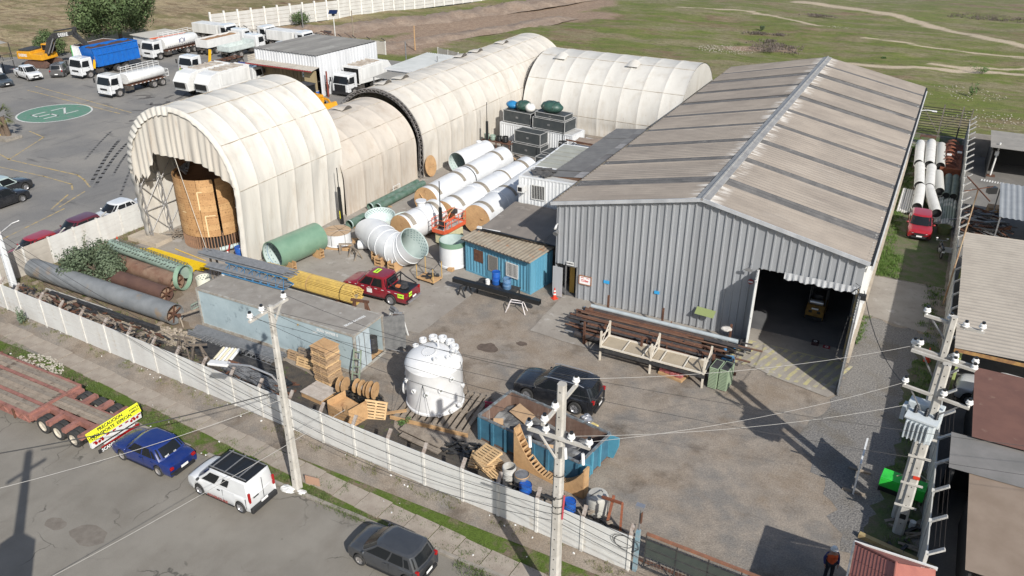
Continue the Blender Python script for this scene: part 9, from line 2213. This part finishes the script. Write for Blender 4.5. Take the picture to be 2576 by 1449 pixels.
one(MB().cyl((0,0,0),(0,0,.35),.13,14),'white_pot',M_white,'small white pot by the right wall between the poles and gatehouse','pot',(23.15,-12.6,0))
t=thing('wooden_crate','slatted grey wooden crate at the wall beside the gatehouse','crate',(22.7,-17.4,0))
for i in range(6):MB().bb(i*.14,i*.14+.1,0,.03,0,.75).B('slat',M_woodo,t)
MB().bb(0,.84,.03,.7,0,.6).B('box',M_woodo,t);o=one(MB().lathe([(0,.75),(.28,.8),(.3,.78),(.2,.7)],18),'metal_bowl',M_rim,'round metal bowl on a post between the beam and the gatehouse','bowl',(22.3,-16.0,0));MB().bb(-.04,.04,-.04,.04,0,.72).B('stand',M_woodo,o)
rlp=thing('rusty_lamp_pole','rusty lamp pole with crossed sticks and a black lamp by the right wall','lamp pole',(23.35,10.6,0));MB().cyl((0,0,0),(.15,.1,8.1),.055,8,.04).B('shaft',mat('rusty tan pole',(.30,.16,.08),(.38,.30,.2),scale=2,rough=.8),rlp);MB().bar((-.6,.6,8.6),(.9,-.5,7.6),.06).B('arm',M_rust,rlp);MB().bar((-.6,-.2,7.9),(.9,.3,8.3),.05).B('arm',M_rust,rlp);MB().box((.9,.5,8.0),(.5,.35,.4),.5).B('lamp_head',M_blackp,rlp)

# ================================================================= neighbours to the right
def block(nm,lab,cat,x0,x1,y0,y1,h,wallm,roofm,pitch=None,along='y',slope=0,ov=.15,nsheet=4):
 t=thing(nm,lab,cat,(x0,y0,0));w_,l_=x1-x0,y1-y0
 for q in((.2,.3,.2,l_-.2),(w_-.3,w_-.2,.2,l_-.2),(.3,w_-.3,l_-.3,l_-.2)):MB().bb(q[0],q[1],q[2],q[3],0,h-.06).B('wall',wallm,t)
 for k in range(nsheet):
  a,b=w_*k/nsheet,w_*(k+1)/nsheet;z_=h+.02*(k%2)*.3
  corr_sheet('roof_sheet',None,(a,-ov,z_),(a,l_+ov,z_),(b,-ov,z_+slope*w_/nsheet),(b,l_+ov,z_+slope*w_/nsheet),roofm,pitch or 2.0,.03 if pitch else.001,parent=t)if slope==0 else corr_sheet('roof_sheet',None,(a,-ov,h+slope*a),(a,l_+ov,h+slope*a),(b+.03,-ov,h+slope*b),(b+.03,l_+ov,h+slope*b),roofm,pitch,.03,parent=t)
 return t
M_tanr=mat('tan fibre sheet',(.37,.33,.275),(.31,.275,.23),scale=.8,fine=.05,rough=.85)
nb1=block('neighbour_shed','neighbouring tan corrugated roof along the right wall over a parked pickup','shed',23.75,34,-.7,16.3,3.0,mat('dark wall',(.03,.03,.03),rough=.9),M_tanr,.42,slope=.035)
for c in list(nb1.children):
 if c.name.startswith('wall'):bpy.data.objects.remove(c)
for x,y in((.4,.3),(5,.3),(10,.3),(.4,8),(.4,16)):MB().bb(x-.07,x+.07,y-.07,y+.07,0,3.0).B('post',mat('lime post',(.38,.45,.16),rough=.6),nb1)
MB().bb(0,10.2,-.25,-.15,2.82,2.98).B('edge_beam',mat('rust yellow edge',(.38,.22,.07),(.2,.1,.05),scale=3,rough=.8),nb1)
M_brr=mat('brown flat roof',(.155,.075,.055),(.125,.06,.045),scale=1,fine=.06,rough=.8,col3=(.2,.12,.09),scale3=1.5)
nb2=block('neighbour_building','neighbouring flat red brown roof below the tan corrugated roof','building',24.75,34,-8.6,-2.4,2.9,_M['dark wall'],M_brr,None,nsheet=3)
nb3=block('neighbour_building','neighbouring grey strip roof between the red brown and tan flat roofs','building',23.95,34,-11.2,-8.7,2.75,_M['dark wall'],mat('grey flat roof',(.19,.18,.17),(.15,.145,.135),scale=1,fine=.06,rough=.8),None,nsheet=3)
nb4=block('neighbour_building','neighbouring flat tan brown roof at the lower right','building',24.75,34,-17.2,-11.3,2.7,_M['dark wall'],mat('tan brown roof',(.20,.15,.11),(.24,.185,.14),scale=.8,fine=.06,rough=.85),None,nsheet=3)
t=thing('slatted_pergola','straw coloured slatted pergola under the tan brown roof at the lower right','pergola',(24.9,-20.6,1.6))
for i in range(16):MB().bb(0,8,i*.2,i*.2+.1,0,.05).B('slat',mat('straw slat',(.42,.33,.18),(.25,.18,.09),scale=3,rough=.9),t)
one(MB().bb(0,.8,0,.5,0,.9),'green_bin',mat('teal bin',(.02,.22,.15),rough=.5),'dark teal bin at the bottom right corner','bin',(25.6,-18.6,1.3))
nb5=block('neighbour_shed','grey standing seam roof at the far right beside the field','shed',25.3,40,39.5,45.2,3.0,_M['dark wall'],mat('grey seam roof',(.25,.235,.21),(.2,.19,.17),scale=1,rough=.7),.45)
nb6=thing('sheet_canopy','bright grey sheet canopy tilted over the neighbour junk','canopy',(26.0,22.0,0));corr_sheet('roof_sheet',None,(0,0,2.6),(9,0,2.6),(0,6.8,3.1),(9,6.8,3.1),mat('bright grey sheet',(.33,.34,.34),(.27,.28,.28),scale=1,rough=.5,metal=.2),.4,.04,parent=nb6)
for x,y in((.1,.1),(.1,6.7),(5,.1)):MB().bb(x-.05,x+.05,y-.05,y+.05,0,2.6).B('post',M_steel,nb6)
t=thing('neighbour_wall','grey boundary wall behind the neighbouring yard at the field edge','wall',(23.7,46.5,0));MB().bb(0,14,0,.15,0,2.2).B('wall',mat('grey block wall',(.26,.24,.215),(.2,.185,.165),scale=1.2,fine=.1,rough=.9),t);MB().bb(3.1,4.0,-.6,-.1,0,2.5).B('white_pillar',M_whs,t)
np_=thing('white_lamp_post','white post with a base plate standing in the neighbouring yard','post',(25.95,42.0-1.5,0));MB().cyl((0,0,0),(.1,0,3.2),.08,8).B('shaft',M_white,np_);MB().bb(-.4,.4,-.3,.3,0,.08).B('base_plate',M_rust,np_);MB().bb(-.12,.2,-.1,.1,2.0,2.4).B('box',M_white,np_)
t=thing('white_stone_row','row of white blocks painted on the neighbouring yard floor','marking',(25.2,38.6,0),-.12)
for i in range(22):MB().bb(i*.22,i*.22+.13,0,.5,0,.03).B('block',M_white,t)
for k in range(5):pallet('%s pallet from the top of the small stack in the neighbouring yard'%ORD[4-k],(26.3,29.8,k*.148),(0,0,rnd.uniform(-.08,.08)+.1),0,'pallets stacked in the neighbouring yard')
for(x,y,s_)in((25.2,27.0,1),(26.2,24.5,2),(24.9,24.6,3)):junk('neighbour_junk','dark racks and scrap in the neighbouring yard, %s'%('nearest the lamp pole','under the canopy edge','beside the right wall')[s_-1],x,y,1.0,1.3,60,(M_mblk,M_rust,M_steel),(.5,2.0),1.0,20+s_)

# ================================================================= left background
ho=thing('office_building','two storey white office with grey roof and balcony at the left edge','office',(-92.9,15.3,0),PI/2);ho.scale=(.84,.84,.84)
MB().bb(0,7.6,0,5.2,0,5.3).B('wall',M_whs,ho);MB().add([(-.6,-1.2,5.3),(8.9,-1.2,5.3),(8.9,6.2,5.3),(-.6,6.2,5.3),(-.6,2.5,6.3),(7.6,2.5,6.3)],[(0,1,5,4),(1,2,5),(2,3,4,5),(0,4,3),(0,3,2,1)]).B('roof',_M['shed roof grey'],ho)
MB().bb(0,9.2,-1.2,5.2,2.55,2.7).B('balcony',_M['shed roof dark'],ho)
for x,z in((6.0,.9),(3.0,.9),(6.0,3.6),(3.0,3.6)):
 b_=MB().bb(x,x+1.1,-.03,.0,z,z+1.1).B('window',M_glass,ho);MB().bb(x+.52,x+.58,-.05,-.03,z,z+1.1).B('window_frame',M_white,b_)
for y,z in((1.0,.1),(3.2,3.5)):MB().bb(7.6,7.63,y,y+1.0,z,z+(2.1 if z<1 else 1.1)).B('window',M_glass,ho)
mb=MB()
for i in range(8):mb.bb(i*1.25,i*1.25+.05,-1.2,-1.15,2.7,3.6)
mb.bb(0,9.2,-1.2,-1.15,3.55,3.62)
for y in(-1.1,2,5):mb.bb(9.05,9.15,y-.05,y+.05,0,5.3)
mb.B('balustrade',M_mblk,ho)
wb2=thing('white_hut','low white hut with an orange red fascia and arched opening behind the tree','hut',(-85.4,40.3,0),1.45);MB().bb(0,5.5,0,4.5,0,2.7).B('wall',M_whs,wb2);MB().bb(-.3,5.8,-.3,4.8,2.8,2.9).B('roof',mat('light hut roof',(.45,.43,.39),rough=.8),wb2);MB().bb(-.3,5.8,-.36,-.3,2.62,2.85).B('fascia',mat('red orange fascia',(.42,.09,.04),rough=.6),wb2);MB().bb(.6,2.0,-.02,.01,0,2.0).B('opening',M_black,wb2);w_=MB().bb(3.6,4.8,-.03,.0,.9,2.1).B('window',M_glass,wb2);MB().bb(4.17,4.23,-.05,-.03,.9,2.1).B('window_frame',M_white,w_)
gw=precast('grey precast wall at the back of the depot behind the trucks',tw((-87.5,56.5),(-56,58.5),2.6),2.0,4,m=M_slabg,z=-.03)
brackets('barbed_wire_arms','dark bracket arms along the grey wall at the back of the depot',tw((-87.5,56.5),(-56,58.5),2.6),(-.3,-1),2.1,M_mblk,.6)
gw2=precast('low grey wall behind the workshop and the low white building',tw((-47.5,60.0),(-31.5,54.0),2.4),1.6,3,m=M_slabg)
for k,(x,y,hh,lab,m)in enumerate(((-67.9,66.0,4.6,'thin dark post before the far wall behind the workshop',M_woodo),(-54.0,63.5,3.7,'wooden post at the corner behind the workshop roof',M_wood),(-46.3,50.0,4.2,'slim pale post between the workshop and low white building',M_steel),(-79.0,66.5,4.0,'grey post near the left end of the far wall',M_steel))):one(MB().cyl((0,0,0),(0,0,hh),.1,8,.08),'wooden_post' if m in(M_woodo,M_wood)else 'steel_post',m,lab,'post',(x,y,0))
sp=thing('solar_lamp','small solar panel on a thin pole behind the workshop','solar lamp',(-70.5,64.5,0));MB().cyl((0,0,0),(0,0,4.2),.07,8).B('shaft',M_white,sp);MB().box((0,0,4.4),(1.4,.9,.06),.4,Matrix.Rotation(.6,3,'X')).B('panel',mat('solar blue',(.01,.02,.06),rough=.15),sp);MB().bb(-.2,.2,-.15,.15,3.8,4.05).B('box',M_blackp,sp)
junk('steel_heap','heap of rusty steel sections in front of the far wall behind the truck cabs',-71.5,60.5,2.6,1.2,50,(M_rust,M_mblk),(1.5,3.5),1.6,31)
junk('red_racks','rusty red racks and frames behind the refuse truck',-43.6,53.0,2.4,1.6,60,(M_rust,_M['red post']),(.6,2.0),1.4,32)
junk('dark_parts','dark tyres and parts on the ground behind the first refuse truck',-64.3,36.5,1.8,1.2,50,(M_blackp,M_mblk,_M['dusty blue']),(.4,1.0),.5,33)
# painted markings on the depot
hp=thing('helipad',None,None,(G(137.5,284).x,G(137.5,284).y,-.012));hp['kind']='structure'
MB().lathe([(0,.0),(3.85,.0)],64).B('green_disc',M_hgreen,hp);MB().lathe([(3.85,.002),(4.05,.002)],64).B('white_ring',M_wpaint,hp)
def stroke(pts,w=.22):
 mb=MB()
 for a,b in zip(pts,pts[1:]):
  a,b=Vector((*a,0)),Vector((*b,0));d=(b-a).normalized();n=Vector((-d.y,d.x,0))*w/2;a,b=a-d*w/2,b+d*w/2;mb.add([a-n,b-n,b+n,a+n],[(0,1,2,3)])
 return mb
Sx=Vector(G(190,273)-G(110,292)).normalized();ang_=math.atan2(Sx.y,Sx.x)
for nm,pts in(('letter_s',((-.45,1.3),(-2.0,1.3),(-2.0,0),(-.45,0),(-.45,-1.3),(-2.0,-1.3))),('letter_z',((.45,1.3),(2.0,1.3),(.45,-1.3),(2.0,-1.3)))):
 o=stroke(pts).B(nm,M_wpaint,hp,loc=(0,0,.004));o.rotation_euler=(0,0,ang_)
def lines(pts_list,w,m,nm='parking_line'):
 for pts in pts_list:stroke([tuple(G(*q)[:2])for q in pts],w).B(nm,m,kind='structure',loc=(0,0,-.012))
lines((((0,388),(22,400)),((75,330),(110,345),(22,401),(195,440)),((195,440),(212,452),(226,470)),((0,420),(110,443),(180,463),(182,476)),((170,490),(130,525)),((212,482),(150,520)),((160,525),(0,604)),((70,227),(300,285)),((90,217),(330,283))),.16,M_yellow)
g=random.Random(8)   # tyre marks and oil
for k,(a,b,bend)in enumerate((((300,352),(228,462),14),(((322,358)),(238,470),16),((330,375),(285,440),10),((345,395),(300,500),14),((280,330),(215,400),6))):
 pa_,pb2=G(*a),G(*b);mid=(pa_+pb2)/2+Vector((-.12*bend,.10*bend,0));pts=[tuple(((1-t)**2*pa_+2*t*(1-t)*mid+t*t*pb2)[:2])for t in[i/14 for i in range(15)]]
 stroke(pts,(.34,.3,.22,.2,.2)[k]).B('tyre_mark',mat('tyre mark',(.115,.112,.108),(.17,.165,.158),scale=1.2,fine=.1,rough=.9,contrast=(.42,.58)),kind='structure',loc=(0,0,-.013+.001*k))
M_oil=mat('oil stain',(.06,.055,.05),(.12,.11,.10),scale=1.5,rough=.7,fine=.1)
for i in range(34):
 q=G(g.uniform(330,545),g.uniform(235,305));a,b=g.uniform(.3,1.4),g.uniform(.12,.4);r0=g.uniform(0,3);pts=[]
 for j in range(12):t_=2*PI*j/12;rr=g.uniform(.65,1.15);x,y=a*rr*math.cos(t_),b*rr*math.sin(t_);pts.append((q.x+x*math.cos(r0)-y*math.sin(r0),q.y+x*math.sin(r0)+y*math.cos(r0)))
 poly_sheet('oil_stain',pts,-.012,M_oil)
for(px,py,a)in((1227,875,.75),(1312,865,.35)):
 q=G(px,py);poly_sheet('oil_stain',[(q.x+a*g.uniform(.7,1.1)*math.cos(t_),q.y+a*.8*g.uniform(.7,1.1)*math.sin(t_))for t_ in[2*PI*j/14 for j in range(14)]],.0,mat('brown stain',(.075,.055,.042),(.12,.09,.07),scale=3,rough=.9,fine=.2))
# pothole patches in the street
for(px,py,a,b)in((140,1318,.55,.35),(222,1345,.95,.55)):
 q=G(px,py,-.1);poly_sheet('road_patch',[(q.x+a*g.uniform(.85,1.1)*math.cos(t_),q.y+b*g.uniform(.85,1.1)*math.sin(t_))for t_ in[2*PI*j/14 for j in range(14)]],-.096,mat('road patch',(.135,.115,.095),(.17,.15,.125),scale=3,rough=.95,fine=.2))

# ================================================================= trees and plants
def tree(label,loc,r,h,n,m,seed,name='tree',leaf=.5,zc=.58,trunk=.35):
 g=random.Random(seed);t=thing(name,label,'tree',loc);mb=MB();mb.tube([(0,0,-.1),(.1,.05,h*.25),(0,.1,h*.45)],[trunk,trunk*.75,trunk*.5],10);lobes=[]
 for i in range(26):
  a=g.uniform(0,2*PI);e=g.uniform(-.75,1);rr=math.sqrt(max(0,1-e*e*.75))*g.uniform(.45,.80)*r;c_=Vector((rr*math.cos(a),rr*math.sin(a),h*zc+e*h*.33));lobes.append((c_,r*g.uniform(.26,.42)))
  if i<14:mb.tube([(0,.05,h*.3),c_*.5+Vector((0,0,h*.18)),c_],[trunk*.35,.09,.03],5)
 mb.B('trunk',mat('bark',(.12,.09,.065),(.08,.06,.045),scale=4,fine=.2,rough=.95),t);lb=MB()
 for i in range(n):
  c_,lr_=g.choice(lobes);d=Vector((g.gauss(0,1),g.gauss(0,1),g.gauss(0,1))).normalized();p=c_+d*lr_*(.65+.45*g.random())*Vector((1,1,.85)).length/1.65
  u=d.cross(Vector((g.gauss(0,1),g.gauss(0,1),g.gauss(0,1)))).normalized();v=u.cross(d).normalized().lerp(d,.35);l=leaf*g.uniform(.5,1.2);lb.add([p-u*l*.4,p+v*l*.3,p+u*l*.4,p-v*l*.3],[(0,1,2,3)])
 o=lb.B('crown',m,t);o['kind']='stuff';return t
M_tree=mat('tree leaves',(.050,.082,.026),(.088,.125,.045),scale=.5,fine=.4,fscale=3,rough=.75,contrast=(.4,.6))
tree('large round green tree standing behind the blue tipper truck',(-93.0,41.0,0),6.6,13.4,26000,M_tree,3,leaf=.55)
tree('low dark green bush tree beside the office and excavator',(-100.0,33.5,0),2.6,3.6,4200,M_tree,4,'bush',.4,.5,.12)
tree('small dark bush behind the excavator arm and cabin',(-90.5,33.0,0),2.0,2.9,2200,M_tree,6,'bush',.35,.5,.1)
tree('tiny grey green bush beside the far wall at the top',(-84.5,72.0,0),1.8,2.4,1500,M_tree,8,'bush',.35,.5,.1)
bs=tree('broad dusty green bush growing between the rusty pipes and the long grey pipe',(-28.9,-13.35,0),2.3,2.7,11000,mat('olive bush',(.058,.085,.045),(.10,.13,.075),scale=1.2,fine=.4,fscale=6,rough=.75),9,'bush',.26,.42,.09)
leafy('weed_plant','tall thin weed in front of the white part of the car park wall',(-32.6,-11.3,0),.55,2.1,150,M_leafd,81,.14);leafy('weed_plant','spindly weed at the left of the bush by the car park wall',(-32.4,-13.0,0),.9,1.2,160,M_leafd,82,.14);leafy('weed_plant','leafy plant on the pavement side of the near wall by its left end',(-27.6,-19.55,0),.38,1.25,260,mat('grey green leaf',(.085,.12,.07),(.12,.16,.10),rough=.75),83,.16);leafy('weed_plant','small green plant at the foot of the white tank base',(-.6,-16.9,0),.45,.35,220,M_leafb,84,.12);leafy('weed_plant','green weeds by the warehouse plinth corner',(18.95,2.6,0),.35,.5,240,M_leafb,85,.1)
plm=thing('palm','small fan palm in a concrete planter at the left edge','palm',(-65.9,4.4,0));mb=MB();mb.tube([(-.3,0,0),(-.55,0,2.2)],[.28,.22],10);mb.tube([(.3,.1,0),(.05,.1,2.3)],[.28,.22],10);mb.B('trunk',mat('palm trunk',(.14,.10,.07),(.09,.065,.045),scale=8,fine=.2,rough=.95,bump=.8),plm);lb=MB()
for i in range(64):
 a=rnd.uniform(0,2*PI);e=rnd.uniform(-.5,1.1);d=Vector((math.cos(a)*math.cos(e),math.sin(a)*math.cos(e),math.sin(e)));b0=Vector((-.25,.05,2.35));c_=b0+d*.9;s_=d.cross(Vector((0,0,1))).normalized()
 for q in range(-4,5):dd=(d+s_*q*.16).normalized();lb.add([c_-s_*.03,c_+s_*.03,c_+dd*.75-Vector((0,0,.12+abs(q)*.03))],[(0,1,2)])
o=lb.B('crown',mat('palm leaf',(.07,.10,.03),(.13,.13,.05),scale=2,fine=.3,fscale=6,rough=.7),plm);o['kind']='stuff'
MB().bb(-1.3,1.3,-.9,.9,0,.3).B('planter',M_kerb,plm);MB().box((-.9,-.5,.38),(.8,.35,.18),.2).B('yellow_block',M_yel,plm)
sg2=thing('street_sign','white street sign cut off at the lower left corner','sign',(-12.75,-32.35,0),.3);MB().cyl((0,0,0),(0,0,2.4),.04,8).B('post',M_steel,sg2);MB().bb(-.9,.35,-.02,.02,1.9,2.5).B('plate',M_white,sg2);text('RA',.2,M_blackp,sg2,(.15,-.03,2.3),(PI/2,0,0));text('S',.2,M_blackp,sg2,(.2,-.03,2.05),(PI/2,0,0))
